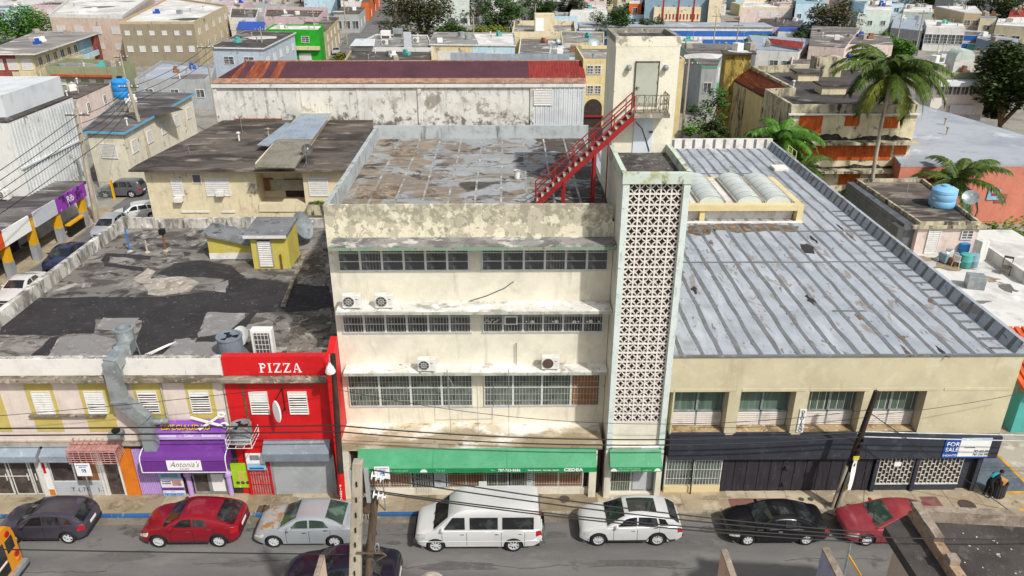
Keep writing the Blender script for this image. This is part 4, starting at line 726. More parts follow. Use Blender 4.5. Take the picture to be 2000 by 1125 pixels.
patch([(285, 560), (262, 545), (290, 524), (305, 530), (292, 545), (360, 540), (390, 552), (370, 570), (320, 578), (290, 575)], 'pale_patch', .011, 'membrane_patch')
patch([(200, 622), (270, 622), (262, 646), (205, 645), (184, 642)], 'roof_patch', .012, 'membrane_patch')
patch([(405, 610), (478, 612), (480, 640), (440, 650), (390, 658)], 'roof_patch', .011, 'membrane_patch')
patch([(120, 658), (180, 653), (230, 662), (228, 694), (95, 696)], 'roof_patch', .009, 'membrane_patch')
patch([(345, 662), (440, 668), (430, 694), (318, 694)], 'roof_patch', .009, 'membrane_patch')
p = U(600, 480, LZ); MB().prism([(U(x, y, LZ).x, U(x, y, LZ).y) for x, y in ((590, 500), (598, 500), (572, 560), (558, 600), (548, 600))], LZ+.01, LZ+.1).build('roof_kerb', 'cornice', lr)
patch([(585, 500), (628, 470), (634, 520), (645, 600), (650, 690), (560, 692), (575, 600)], 'tar_stain', .004) if 'tar_stain' in MATS else None
# yellow shed
sd = thing('yellow_shed', 'yellow rooftop shed with a white louvred door and a lower lean-to', 'shed', U(520, 525, LZ))
a = U(497, 525, LZ); b_ = U(568, 525, LZ); y0 = a.y; x0, x1 = a.x, b_.x; zt = F(520, 460, y0).z; dp = 2.3
MB().box(x0, y0, LZ, x1, y0+dp, zt).build('wall', 'shed_yellow', sd); MB().hexa([(x0-.3, y0-.3, zt-.06), (x1+.06, y0-.3, zt-.06), (x1+.06, y0+dp+.3, zt+.1), (x0-.3, y0+dp+.3, zt+.1), (x0-.3, y0-.3, zt+.1), (x1+.06, y0-.3, zt+.1), (x1+.06, y0+dp+.3, zt+.26), (x0-.3, y0+dp+.3, zt+.26)]).build('roof', 'shed_roof', sd)
MB().box(x0-.31, y0-.32, zt-.08, x1+.07, y0-.3, zt+.11).build('fascia', 'slat_white', sd)
dx0 = F(505, 490, y0).x; dx1 = F(530, 490, y0).x
d = MB().box(dx0-.08, y0-.03, LZ+.1, dx1+.08, y0-.003, zt-.1).build('door', 'concrete', sd); n = 14
for k in range(n): z = LZ+.2+k*(zt-LZ-.5)/n; MB().hexa([(dx0, y0-.1, z), (dx1, y0-.1, z), (dx1, y0-.09, z), (dx0, y0-.09, z), (dx0, y0-.06, z+.07), (dx1, y0-.06, z+.07), (dx1, y0-.05, z+.07), (dx0, y0-.05, z+.07)]).build('slat', 'slat_white', d)
MB().box(dx0, y0-.034, LZ+.18, dx1, y0-.031, zt-.28).build('gap', 'dark_void', d); MB().tube([(x1-.5, y0-.1, LZ), (x1-.5, y0-.1, LZ+1.0)], .05, 6).build('stub_pipe', 'rust', sd)
a2 = U(411, 506, LZ); yl = a2.y; xl = a2.x; z0 = F(405, 458, yl).z; z1 = F(487, 482, yl).z
MB().hexa([(xl, yl, LZ), (x0, yl, LZ), (x0, yl+1.6, LZ), (xl, yl+1.6, LZ), (xl, yl, z0), (x0, yl, z1), (x0, yl+1.6, z1), (xl, yl+1.6, z0)]).build('lean_to_wall', 'shed_yellow', sd)
MB().hexa([(xl-.02, yl-.012, LZ), (x0-.1, yl-.012, LZ), (x0-.1, yl+.2, LZ), (xl-.02, yl+.2, LZ), (xl-.02, yl-.012, LZ+.4), (x0-.1, yl-.012, LZ+.45), (x0-.1, yl+.2, LZ+.45), (xl-.02, yl+.2, LZ+.4)]).build('lean_to_base', 'white_block', sd)
MB().hexa([(xl-.25, yl-.25, z0+.01), (x0, yl-.25, z1+.01), (x0, yl+1.9, z1+.01), (xl-.25, yl+1.9, z0+.01), (xl-.25, yl-.25, z0+.12), (x0, yl-.25, z1+.12), (x0, yl+1.9, z1+.12), (xl-.25, yl+1.9, z0+.12)]).build('lean_to_roof', 'shed_roof', sd)
for (px, py, h, mm, cap, nm) in ((254, 491, 1.6, 'blue_pipe', 0, 'blue plastic vent pipe standing on the tarred roof'), (288, 493, 1.0, 'concrete', 1, 'short vent pipe with a silver cowl on the tarred roof'), (324, 490, 1.2, 'rust', 2, 'rusty vent pipe with a dark box cowl on the tarred roof')):
    p = U(px, py, LZ); t = thing('vent_pipe', nm, 'vent pipe', p); MB().tube([p, p+Vector((0, 0, h))], .06 if cap else .05, 8).build('pipe', mm, t, True); MB().lathe([(.2, 0), (.1, .1)], 10, T(p)).build('collar', 'concrete', t)
    if cap == 1: MB().lathe([(.1, 0), (.2, .05), (.2, .2), (.05, .28)], 10, T(p+Vector((0, 0, h-.05)))).build('cowl', 'silver', t)
    if cap == 2: MB().box(p.x-.16, p.y-.16, p.z+h-.05, p.x+.16, p.y+.16, p.z+h+.3).build('cowl', 'black', t)
# galvanised duct over the parapet
dt = thing('exhaust_duct', 'galvanised exhaust duct crossing the parapet and dropping down the striped front', 'duct', P(250, 700, -.4))
c0 = U(247, 668, LZ+.9); 
MB().lathe([(.42, 0), (.42, .55), (.46, .55), (.46, .62), (.36, .62), (.34, .5), (0, .5)], 20, T((c0.x, c0.y, LZ+1.05))).build('fan_housing', 'galv', dt, True)
q0 = F(214, 705, -.5)
def seg(pa, pb, w_=.62, d_=.5, nm='duct_section', fl=True):
    MB().bar(pa, pb, w_, d_, (0, -1, 0) if abs((Vector(pb)-Vector(pa)).normalized().z) > .5 else (0, 0, 1)).build(nm, 'galv', dt)
    if fl: v = (Vector(pb)-Vector(pa)).normalized()*.03; MB().bar(Vector(pb)-v, Vector(pb)+v, w_+.08, d_+.08, (0, -1, 0) if abs(v.normalized().z) > .5 else (0, 0, 1)).build('flange', 'galv', dt)
xa = F(222, 730, -.5).x; xb = F(258, 820, -.5).x
seg((c0.x, c0.y+.2, LZ+.75), (xa+.2, .3, LZ+1.0), .62, .55); seg((xa+.2, .3, LZ+1.0), (xa, -.45, LZ+.75), .62, .55, 'elbow'); seg((xa, -.5, LZ+.95), (xa, -.5, 6.1)); seg((xa, -.5, 6.12), (xa+.95, -.5, 5.0), .6, .48); seg((xa+.95, -.5, 5.05), (xa+.95, -.5, 3.1), .6, .46)
for dx in (-.3, .35): MB().bar((c0.x+dx, c0.y+.3, LZ), (c0.x+dx*.8, c0.y+.2, LZ+1.1), .05, .05).build('leg', 'galv', dt)
p = U(452, 697, LZ); caged_condenser((p.x, p.y+.15, LZ+.01), 'tall green-grey round condenser behind the red parapet', 1.15, False, 'shutter_box')
p = U(516, 697, LZ); t = thing('louvred_box', 'white louvred metal box standing behind the PIZZA parapet', 'vent box', p); MB().box(p.x-.5, p.y, LZ+.01, p.x+.5, p.y+.45, LZ+1.45).build('casing', 'white_paint', t, bevel=.03)
g = MB(); 
for k in range(5): g.box(p.x-.36, p.y-.02, LZ+.15+k*.26, p.x+.36, p.y, LZ+.17+k*.26)
for k in range(5): g.box(p.x-.36+.17*k, p.y-.022, LZ+.1, p.x-.34+.17*k, p.y-.001, LZ+1.3)
MB().box(p.x-.38, p.y-.008, LZ+.1, p.x+.4, p.y-.004, LZ+1.3).build('dark_panel', 'fan_dark', t); g.build('grid', 'white_paint', t)
p = U(478, 672, LZ); dish((p.x, p.y, LZ), 'white satellite dish lying back behind the round condenser', .55, rad(-30), 35, .45, 'white_paint')
p = U(588, 478, LZ); dish((p.x, p.y, LZ), 'large grey satellite dish seen edge-on behind the yellow shed', .95, rad(75), 25, 1.3, 'galv')
sk_ = MB(); p = U(283, 693, LZ)
for k in range(4): sk_.tube([p+Vector((.1*k, .0, .02)), p+Vector((1.1+.1*k, .5, .35+.03*k))], .02, 4)
sk_.build('loose_pipes', 'slat_white', None, label='bundle of thin white pipes lying beside the exhaust duct', category='pipes')

MB().poly([(-900, -400, 0), (900, -400, 0), (900, 1600, 0), (-900, 1600, 0)]).build('ground', 'ground', None, kind='structure')
KY = -1.62
MB().poly([(-90, -11.5, .004), (80, -11.5, .004), (80, KY, .004), (-90, KY, .004)]).build('road', 'asphalt', None, kind='structure')
sw = MB().box(-27.6, KY+.16, .0, 40, .6, .11).build('pavement', 'paving', None, kind='structure')
MB().box(-90, -13.6, 0, 80, -11.5, .14).build('pavement', 'paving', None, kind='structure')
x = -27.4; i = 0
kb = [(-27.6, -24.0, 'b'), (-24, -19.9, 'g'), (-19.9, -17.2, 'b'), (-17.2, -12.4, 'g'), (-12.4, -10.7, 'b'), (-10.7, -6.3, 'g'), (-6.3, -3.4, 'b'), (-3.4, 25.2, 'g'), (25.2, 40, 'y')]
for a, b_, k in kb:
    n = max(1, round((b_-a)/2.2))
    for q in range(n):
        x0 = a+(b_-a)*q/n; x1 = a+(b_-a)*(q+1)/n-.012
        MB().box(x0, KY-RN.uniform(0, .012), 0, x1, KY+.158, .15+RN.uniform(-.008, .008)).build('kerb_stone', {'b': 'kerb_blue', 'g': 'kerb_grey', 'y': 'yellow_line'}[k], sw, bevel=.02)
x = -27.2                                                    # the pavement slabs, each its own
while x < 25.4:
    wd = RN.uniform(1.5, 2.6); m = RN.choice(['paving', 'paving', 'paving_pale', 'paving_dark'])
    if not (9.2 < x < 13.2): MB().box(x, KY+.17, .09, x+wd-.02, -.05, .122+RN.uniform(0, .006)).build('paving_slab', m, sw)
    else: wd = 1.0; MB().box(x, KY+.17, .09, x+wd-.02, -.62, .124).build('paving_slab', 'red_slab', sw); MB().box(x, -.6, .09, x+wd-.02, -.05, .126).build('paving_slab', 'paving_pale', sw)
    x += wd
MB().poly([(25.5, KY+.17, .125), (40, KY+.17, .125), (40, -.2, .125), (25.5, -.2, .125)]).build('forecourt_paving', 'paving', sw)
def cover(px, py, r, nm, sq=False, n=1):
    p = U(px, py, .13)
    t = thing('utility_cover', nm, 'utility cover', p, 'pavement utility covers')
    if sq:
        MB().box(p.x-r*.62, p.y-r, .1, p.x+r*.62, p.y+r, .14).build('plate', 'iron', t, bevel=.01); MB().box(p.x-r*.62-.04, p.y-r-.04, .1, p.x+r*.62+.04, p.y+r+.04, .134).build('rim', 'kerb_grey', t)
    else:
        MB().lathe([(0, 0), (r, 0), (r, .012), (r*.94, .016), (0, .016)], 24, T((p.x, p.y, .127))).build('plate', 'iron', t)
        g = MB()
        for k in range(-4, 5): g.box(p.x+k*r*.19-.012, p.y-r*.75*math.cos(k*.3), .143, p.x+k*r*.19+.012, p.y+r*.75*math.cos(k*.3), .149)
        g.build('tread_pattern', 'fan_dark', t)
cover(1889, 987, .42, 'big round iron manhole cover on the pavement by the red panel')
cover(1565, 975, .14, 'left of the two small round covers near the leaning pole'); cover(1583, 975, .14, 'right of the two small round covers near the leaning pole')
cover(509, 994, .26, 'left square iron cover behind the silver sedan', True); cover(519.5, 994, .26, 'right square iron cover behind the silver sedan', True)
cover(1102, 975, .28, 'round stained cover on the pavement behind the white van')
p0 = U(1795, 970, .13); p1 = U(1862, 996, .13)
MB().box(p0.x, p1.y, .11, p1.x-.35, p0.y, .135).build('pavement_hatch', 'red_slab', None, label='reddish rectangular pavement panel beside the round manhole cover', category='hatch')
# driveway at the right-hand corner
MB().poly([(24.3, -.2, .128), (40, -.2, .128), (40, 22, .12), (24.3, 22, .12)]).build('driveway', 'dusty', None, kind='structure')
a = U(1946, 886, .13); b_ = U(2000, 940, .13); 
dv = MB().poly([(24.2, -.2, .134), (b_.x+2.2, -.2, .134), (b_.x+2.2, b_.y-.6, .134), (b_.x, b_.y, .134), (a.x, a.y, .134), (24.2, a.y, .134)]).build('painted_bay', 'drive', None, kind='structure')
MB().bar((a.x, a.y, .14), (b_.x+1.5, b_.y+(b_.y-a.y)/(b_.x-a.x)*1.5, .14), .16, .006).build('bay_line', 'yellow_line', dv)
MB().box(24.7, -.36, .134, 40, -.2, .145).build('bay_line', 'yellow_line', dv)

_bz = [0]
def blot(px, py, z, rx, ry, mat, nm, parent, n=16):
    _bz[0] += 1; z += .0007*_bz[0]; p = U(px, py, z); MB().prism([(p.x+rx*math.cos(6.283*i/n)*RN.uniform(.6, 1.15), p.y+ry*math.sin(6.283*i/n)*RN.uniform(.6, 1.15)) for i in range(n)], z-.004, z).build(nm, mat, parent)
rd = [o for o in COL.objects if o.name == 'road'][0]
for (px, py, rx, ry) in ((250, 1085, 1.6, .35), (480, 1100, 1.2, .3), (900, 1105, 2.2, .3), (1080, 1045, .9, .3), (1370, 1060, .8, .3), (1250, 1100, 2.6, .25), (620, 1030, .5, .2)): blot(px, py, .007, rx, ry, 'road_patch', 'road_patch', rd)
for (px, py, rx, ry) in ((265, 1040, .7, .3), (240, 1030, .4, .2), (490, 1035, .35, .15), (1385, 1035, .6, .25), (770, 1060, .4, .15)): blot(px, py, .011, rx, ry, 'oil', 'oil_stain', rd)
for (px, py, rx, ry) in ((250, 985, 1.1, .35), (290, 970, .7, .22), (225, 990, .5, .25), (1090, 975, .6, .25), (1120, 985, .7, .2), (560, 975, .9, .25), (860, 985, 1.2, .2), (1400, 972, 1.0, .2), (1700, 985, 1.1, .22), (60, 975, 1.0, .2), (400, 985, .9, .2)): blot(px, py, .131, rx, ry, 'grime', 'grime_stain', sw)
MB().box(-27, KY-.5, .008, 40, KY-.02, .013).build('gutter_strip', 'grime_gutter', rd)

for i in range(9):
    x = RN.uniform(-22, 20); y = RN.uniform(-5.4, -2.2) if i > 2 else -4.9+.1*i; p = [(x, y)]
    for k in range(14): p.append((p[-1][0]+RN.uniform(.15, .5), p[-1][1]+RN.uniform(-.09, .09)))
    MB().prism([(a_, b2-.012) for a_, b2 in p]+[(a_, b2+.012) for a_, b2 in p[::-1]], .004, .0215+.0005*i).build('road_crack', 'oil', rd)

# ================================================================ long two-storey building on the right
RX0, RX1, RZ_, RYB = 7.68, 24.24, 8.0, 37.75
Rb = thing('beige_building', 'long beige two-storey building with a grey strip-taped flat roof and a navy shopfront', 'building', (16, 0, 0))
up = MB().box(RX0, .75, .1, RX1, RYB, RZ_-.02).build('wall', 'beige_wall', Rb)
MB().box(RX0+.05, 0, 6.03, RX1, .75, RZ_-.02).build('front_wall', 'beige_wall', Rb)
ZB0, ZB1 = 2.28, 3.55
wx = [(F(a, 766, 0).x, F(b_, 766, 0).x) for a, b_ in ((1319, 1425), (1448, 1556), (1582, 1689), (1706, 1811))]
edges = [RX0+.3]+[v for ab in wx for v in ab]+[RX1]
for k in range(5): MB().box(edges[2*k], .002, ZB1, edges[2*k+1], .75, 6.03).build('pier', 'beige_wall', Rb)
for a, b_ in wx:
    MB().hexa([(a, .1, ZB1+.02), (b_, .1, ZB1+.02), (b_, .75, ZB1+.02), (a, .75, ZB1+.02), (a, .1, ZB1+.07), (b_, .1, ZB1+.07), (b_, .75, 3.7), (a, .75, 3.7)]).build('window_sill', 'sill_dirt', Rb)
    MB().box(a-.06, -.08, ZB1+.02, b_+.06, .1, ZB1+.1).build('sill_edge', 'navy', Rb)
    wo = MB().box(a, .62, 3.7, a+.05, .74, 6.03).box(b_-.05, .62, 3.7, b_, .74, 6.03).box(a, .62, 4.5, b_, .74, 4.57).box((a+b_)/2-.05, .62, 3.7, (a+b_)/2+.05, .74, 6.03).build('window', 'galv', Rb)
    for s_ in (0, 1):
        c0 = a+.05 if s_ == 0 else (a+b_)/2+.05; c1 = (a+b_)/2-.05 if s_ == 0 else b_-.05
        MB().box(c0, .7, 4.57, c1, .73, 6.03).build('pane', 'curtain', wo)
        if a > 14:
            n = 14
            for k in range(n): MB().bar((c0+.04+(c1-c0-.08)*k/(n-1), .685, 4.58), (c0+.04+(c1-c0-.08)*k/(n-1), .685, 6.02), .035, .006, (0, 1, 0)).build('blind_strip', 'curtain' if k % 4 else 'louvre', wo)
        for k in range(7):
            z = 3.73+k*.11; MB().hexa([(c0, .6, z), (c1, .6, z), (c1, .62, z), (c0, .62, z), (c0, .64, z+.075), (c1, .64, z+.075), (c1, .66, z+.075), (c0, .66, z+.075)]).build('louvre_slat', 'louvre', wo)
    MB().box(a, .735, 3.7, b_, .74, 6.03).build('window_back', 'dark_void', wo)
for a, b_ in ((1318, 1440), (1450, 1575), (1583, 1700), (1713, 1831), (1845, 1975)): MB().box(F(a, 758, 0).x, -.02, 6.06, F(b_, 758, 0).x, .003, 6.2).build('lintel_strip', 'beige_wall', Rb)
# navy band, ground floor
MB().box(RX0+.3, -.3, ZB0, RX1+.02, .5, ZB1).build('navy_band', 'navy', Rb)
MB().box(RX0+.2, .1, .1, RX1-.3, .75, ZB0).build('ground_floor_wall', 'navy', Rb)
g0 = F(1298, 925, 0).x; g1 = F(1408, 925, 0).x
MB().box(g0, -.12, .1, g1, .1, .5).build('plinth', 'buff', Rb)
wo = MB().box(g0, -.05, .5, g0+.06, .08, ZB0).box(g1-.06, -.05, .5, g1, .08, ZB0).box((g0+g1)/2-.04, -.06, .5, (g0+g1)/2+.02, .08, ZB0).build('shop_window', 'white_frame', Rb)
MB().box(g0+.06, .03, .5, g1-.06, .05, ZB0).build('pane', 'green_pane', wo)
g = MB()
for k in range(1, 19): g.box(g0+(g1-g0)*k/19-.01, -.1, .5, g0+(g1-g0)*k/19+.01, -.08, ZB0)
for z in (.95, 1.5, 2.05): g.box(g0, -.085, z, g1, -.07, z+.025)
g.build('grille', 'white_frame', wo)
x0 = F(1410, 925, 0).x; x1 = F(1702, 925, 0).x; x = x0; k = 0
while x < x1-.1:
    wd = .3; MB().box(x, -.02 if k % 2 else -.045, .12, x+wd-.012, .1, ZB0).build('cladding_panel', 'navy_panel', Rb); x += wd; k += 1
for (px, py) in ((1537, 910), (1531, 942)): p = F(px, py, 0); MB().box(p.x-.12, -.2, p.z-.06, p.x+.12, -.04, p.z+.06).build('lock_box', 'navy', Rb)
def brickgrille(px0, px1):
    a = F(px0, 925, 0).x; b_ = F(px1, 925, 0).x; n = round((b_-a)/.19); m = 5; wd = (b_-a)/n; z0 = .55; hh = (ZB0-z0)/m
    wo = MB().box(a, 0.02, .45, b_, .05, ZB0).build('screened_window', 'screen_back', Rb)
    gg = MB().box(a-.04, -.06, z0-.06, b_+.04, .02, z0)
    for c_ in range(n+1): gg.box(a+c_*wd-.016, -.05, z0, a+c_*wd+.016, 0, ZB0)
    for c_ in range(n):
        for r in range(m+1):
            z = z0+(r+(.5 if c_ % 2 else 0))*hh
            if z < ZB0-.03: gg.box(a+c_*wd+.016, -.045, z-.016, a+(c_+1)*wd-.016, -.005, z+.016)
    gg.build('brick_pattern_grille', 'white_frame', wo)
    MB().box(a, -.03, .1, b_, .02, .48).build('plinth', 'navy', Rb)
brickgrille(1713, 1779); brickgrille(1790, 1873)
for px in (1706, 1784, 1902): p = F(px, 925, 0).x; MB().box(p-.09, -.16, .1, p+.09, .1, ZB0).build('post', 'navy', Rb)
p = F(1752, 905, 0); MB().box(p.x-.17, -.08, p.z-.12, p.x+.17, -.055, p.z+.12).build('notice_card', 'sign_white', Rb)
MB().tube([(F(1349, 960, -.3).x, -.25, .12), (F(1356, 893, -.3).x, -.25, ZB0)], .035, 6).build('drain_pipe', 'black', Rb)
# FOR SALE banner
a = F(1851, 852, -.35); c_ = F(1946, 852, -.35); mid = F(1881, 852, -.35)
sg = thing('for_sale_banner', 'blue and white FOR SALE banner on the navy band', 'banner', (a.x, -.32, ZB0))
MB().box(a.x, -.335, ZB0+.06, mid.x, -.305, ZB1-.04).build('blue_panel', 'banner_blue', sg); MB().box(mid.x, -.335, ZB0+.06, c_.x-.12, -.305, ZB1-.04).build('white_panel', 'sign_white', sg)
MB().box(mid.x, -.34, ZB1-.14, c_.x-.12, -.335, ZB1-.04).build('stripe', 'banner_sky', sg); MB().box(mid.x, -.34, ZB0+.06, c_.x-.12, -.335, ZB0+.15).build('stripe', 'banner_blue', sg)
text('FOR', .34, 'sign_white', sg, tmat(((a.x+mid.x)/2+.03, -.342, ZB1-.5)), bold=.012, align='CENTER'); text('SALE', .34, 'sign_white', sg, tmat(((a.x+mid.x)/2+.03, -.342, ZB1-.82)), bold=.012, align='CENTER', sx=.9)
text('INCANTO', .15, 'sign_white', sg, tmat(((a.x+mid.x)/2, -.342, ZB1-1.1)), bold=.01, align='CENTER')
text('787-602-8601', .17, 'ink', sg, tmat((mid.x+.75, -.342, ZB0+.42)), bold=.005, sx=.9); text('787-236-3957', .17, 'ink', sg, tmat((mid.x+.75, -.342, ZB0+.21)), bold=.005, sx=.9)
text('incantorealty', .1, 'ink', sg, tmat((mid.x+.25, -.342, ZB0+.66)))
# DE DIEGO street name plate
p = F(1566, 823, -.05)
sg = thing('street_name_plate', 'white vertical plate lettered DE DIEGO on a beige pier', 'sign', (p.x, -.05, 3.8))
MB().box(p.x-.17, -.05, 3.72, p.x+.15, -.02, 5.05).build('plate', 'sign_white', sg)
for k, ch in enumerate('DEDIEGO'): text(ch, .22, 'navy', sg, tmat((p.x-.01, -.056, 4.84-k*.18)), bold=.02, align='CENTER', sx=1.2)
# roof: membrane, taped seams, parapets
rf = MB().poly([(RX0, 0, RZ_), (RX1, 0, RZ_), (RX1, RYB, RZ_), (RX0, RYB, RZ_)]).build('roof', 'membrane', Rb)
def wavy(x, y0, y1, wd, z, step=1.3, am=.05):
    n = max(2, int((y1-y0)/step)); L_, R_ = [], []
    for i in range(n+1):
        y = y0+(y1-y0)*i/n; d_ = RN.uniform(-am, am); q = RN.uniform(.8, 1.25)*wd/2; L_.append((x+d_-q, y)); R_.append((x+d_+q, y))
    return MB().prism(L_+R_[::-1], z, z+.008)
k = 0; x = RX0+.55
while x < RX1-.6:
    wavy(x, .06, RYB-.4, .21, RZ_+.004).build('seam_tape', 'seam_tape', rf); x += .915; k += 1
for y, a, b_ in ((11.1, RX0, RX1-.5), (16.3, 18.5, RX1-.5), (4.6, 17, 18.8), (29.5, 12, 21)):
    w_ = wavy(0, a, b_, .16, 0, 1.3, .03); w_.v = [(p[1], y+p[0], p[2]+RZ_+.014) for p in w_.v]; w_.build('seam_tape', 'seam_tape', rf)
MB().box(RX0, -.05, RZ_-.06, RX1+.05, .1, RZ_+.03).build('front_flashing', 'seam_tape', Rb)
par = MB().hexa([(RX1-.42, .08, RZ_), (RX1+.05, .08, RZ_), (RX1+.05, RYB, RZ_), (RX1-.42, RYB, RZ_), (RX1-.16, .08, RZ_+.62), (RX1+.05, .08, RZ_+.62), (RX1+.05, RYB, RZ_+.62), (RX1-.16, RYB, RZ_+.62)]).build('side_parapet', 'membrane', Rb)
for k in range(40):
    y = .5+k*.93; d_ = RN.uniform(-.05, .05)
    MB().hexa([(RX1-.436, y+d_, RZ_+.01), (RX1-.42, y+d_, RZ_), (RX1-.42, y+.26+d_, RZ_), (RX1-.436, y+.26+d_, RZ_+.01), (RX1-.172, y, RZ_+.615), (RX1-.15, y, RZ_+.61), (RX1-.15, y+.24, RZ_+.61), (RX1-.172, y+.24, RZ_+.615)]).build('tape_band', 'seam_tape', par)
    if k < 22: MB().box(RX1-1.25, y+d_, RZ_+.02, RX1-.43, y+.2+d_, RZ_+.028).build('tape_band', 'seam_tape', par)
bp = MB().box(RX0+5, RYB-.35, RZ_, RX1-.05, RYB, RZ_+.85).build('back_parapet', 'white_block', Rb)
for k in range(12): MB().box(13.2+k*.93, RYB-.358, RZ_+.02, 13.45+k*.93, RYB-.35, RZ_+.84).build('tape_band', 'seam_tape', bp)
p = U(1528, 330, RZ_); MB().box(p.x-.9, p.y-.7, RZ_, p.x+.3, p.y+.5, RZ_+.25).build('roof_hatch', 'white_block', Rb, bevel=.05)
# skylight box
sk = thing('skylight_box', 'buff rooftop box with three barrel-vaulted skylights', 'skylight', (16.2, 18, RZ_))
ST = 9.15; sx0, sx1 = 9.2, 20.15
MB().box(sx0, 18.75, RZ_, sx1-.5, 24.6, ST-.35).build('block_wall', 'white_block', sk)
MB().box(sx0, 18.15, ST-.38, sx1, 18.72, ST).build('beam', 'buff', sk)
MB().box(sx1-.4, 18.14, RZ_, sx1+.01, 24.6, ST-.002).build('side_wall', 'buff', sk)
MB().box(13.2, 18.3, RZ_, 13.55, 18.72, ST-.38).build('column', 'buff', sk)
for k in range(14):
    MB().box(13.7+k*.43, 18.7, RZ_+.35, 13.7+k*.43+.41, 18.748, ST-.4).build('block', 'white_block', sk)
MB().box(sx0, 18.72, ST-.35, sx1-.4, 24.6, ST-.1).build('deck', 'white_block', sk); MB().box(sx0, 24.6, RZ_, sx1, 24.85, ST-.02).build('rear_upstand', 'buff', sk)
MB().box(sx0, 17.8, RZ_+.01, sx1, 18.14, RZ_+.05).build('flashing', 'white_block', sk)
for px in (1391, 1465.5, 1522.5, 1320):
    cx = U(px, 395, ST).x; r = .86; v = MB(); rb = MB(); n = 10; sg = 6
    for i in range(sg):
        y0 = 18.95+i*5.5/sg; y1 = 18.95+(i+1)*5.5/sg-.03; P = []
        for y in (y0, y1):
            for j in range(n+1): a = math.pi*j/n; P.append((cx-r*math.cos(a), y, ST-.1+.55*math.sin(a)))
        v.add(P, [(j, j+1, n+2+j, n+1+j) for j in range(n)])
        rb.tube([(cx-r*1.01*math.cos(math.pi*j/n), y0-.015, ST-.1+.56*math.sin(math.pi*j/n)) for j in range(n+1)], .022, 4)
    y0, y1 = 18.95, 24.45
    for y in (y0, y1): v.add([(cx-r*math.cos(math.pi*j/n), y, ST-.1+.55*math.sin(math.pi*j/n)) for j in range(n+1)], [tuple(range(n+1))])
    vo = v.build('barrel_vault', 'skylight', sk, smooth=True); rb.build('rib', 'galv', vo)
    for s_ in (-1, 1): MB().box(cx+s_*(r+.06)-.05, 18.9, ST-.1, cx+s_*(r+.06)+.05, 24.5, ST+.06).build('side_rail', 'concrete', vo)
lad = thing('ladder_rail', 'pale yellow ladder rail standing at the right-hand roof edge', 'ladder', U(1536, 308, RZ_))
p = Vector((RX1, 31.5, RZ_)); l = MB()
for dy in (0, 1.0, 2.0): l.tube([(p.x, p.y+dy, p.z-.3), (p.x, p.y+dy, p.z+1.3)], .03, 5)
for z in (.75, 1.3): l.tube([(p.x, p.y, p.z+z), (p.x, p.y+2, p.z+z)], .03, 5)
l.build('frame', 'buff', lad)

def rstain(pts, mat, dz):
    q = [U(x, y, RZ_) for x, y in pts]; o = []
    for i in range(len(q)):
        a, b_ = q[i], q[(i+1) % len(q)]; m = max(1, int((b_-a).length/.3))
        for k in range(m): p = a.lerp(b_, k/m); o.append((p.x+RN.uniform(-.12, .12), p.y+RN.uniform(-.12, .12)))
    MB().prism(o, RZ_, RZ_+dz).build('water_stain', mat, rf)
rstain([(1345, 440), (1420, 437), (1500, 437), (1562, 442), (1555, 453), (1500, 450), (1440, 455), (1400, 449), (1372, 462), (1345, 456)], 'rust_puddle', .0035); rstain([(1562, 478), (1578, 476), (1592, 488), (1590, 497), (1574, 494)], 'tar', .016)
for i in range(16):
    px = RN.uniform(1335, 1900); py = RN.uniform(430, 690)
    if U(px, py, RZ_).x > RX1-1.4 or U(px, py, RZ_).x < 8: continue
    p = U(px, py, RZ_); n = 12; rx = RN.uniform(.06, .2); ry = RN.uniform(.2, .8); MB().prism([(p.x+rx*math.cos(6.283*k/n)*RN.uniform(.3, 1.3), p.y+ry*math.sin(6.283*k/n)*RN.uniform(.4, 1.2)) for k in range(n)], RZ_, RZ_+.0162+.0002*i).build('peeled_spot', RN.choice(['rust_puddle', 'rust_puddle', 'tar']), rf)

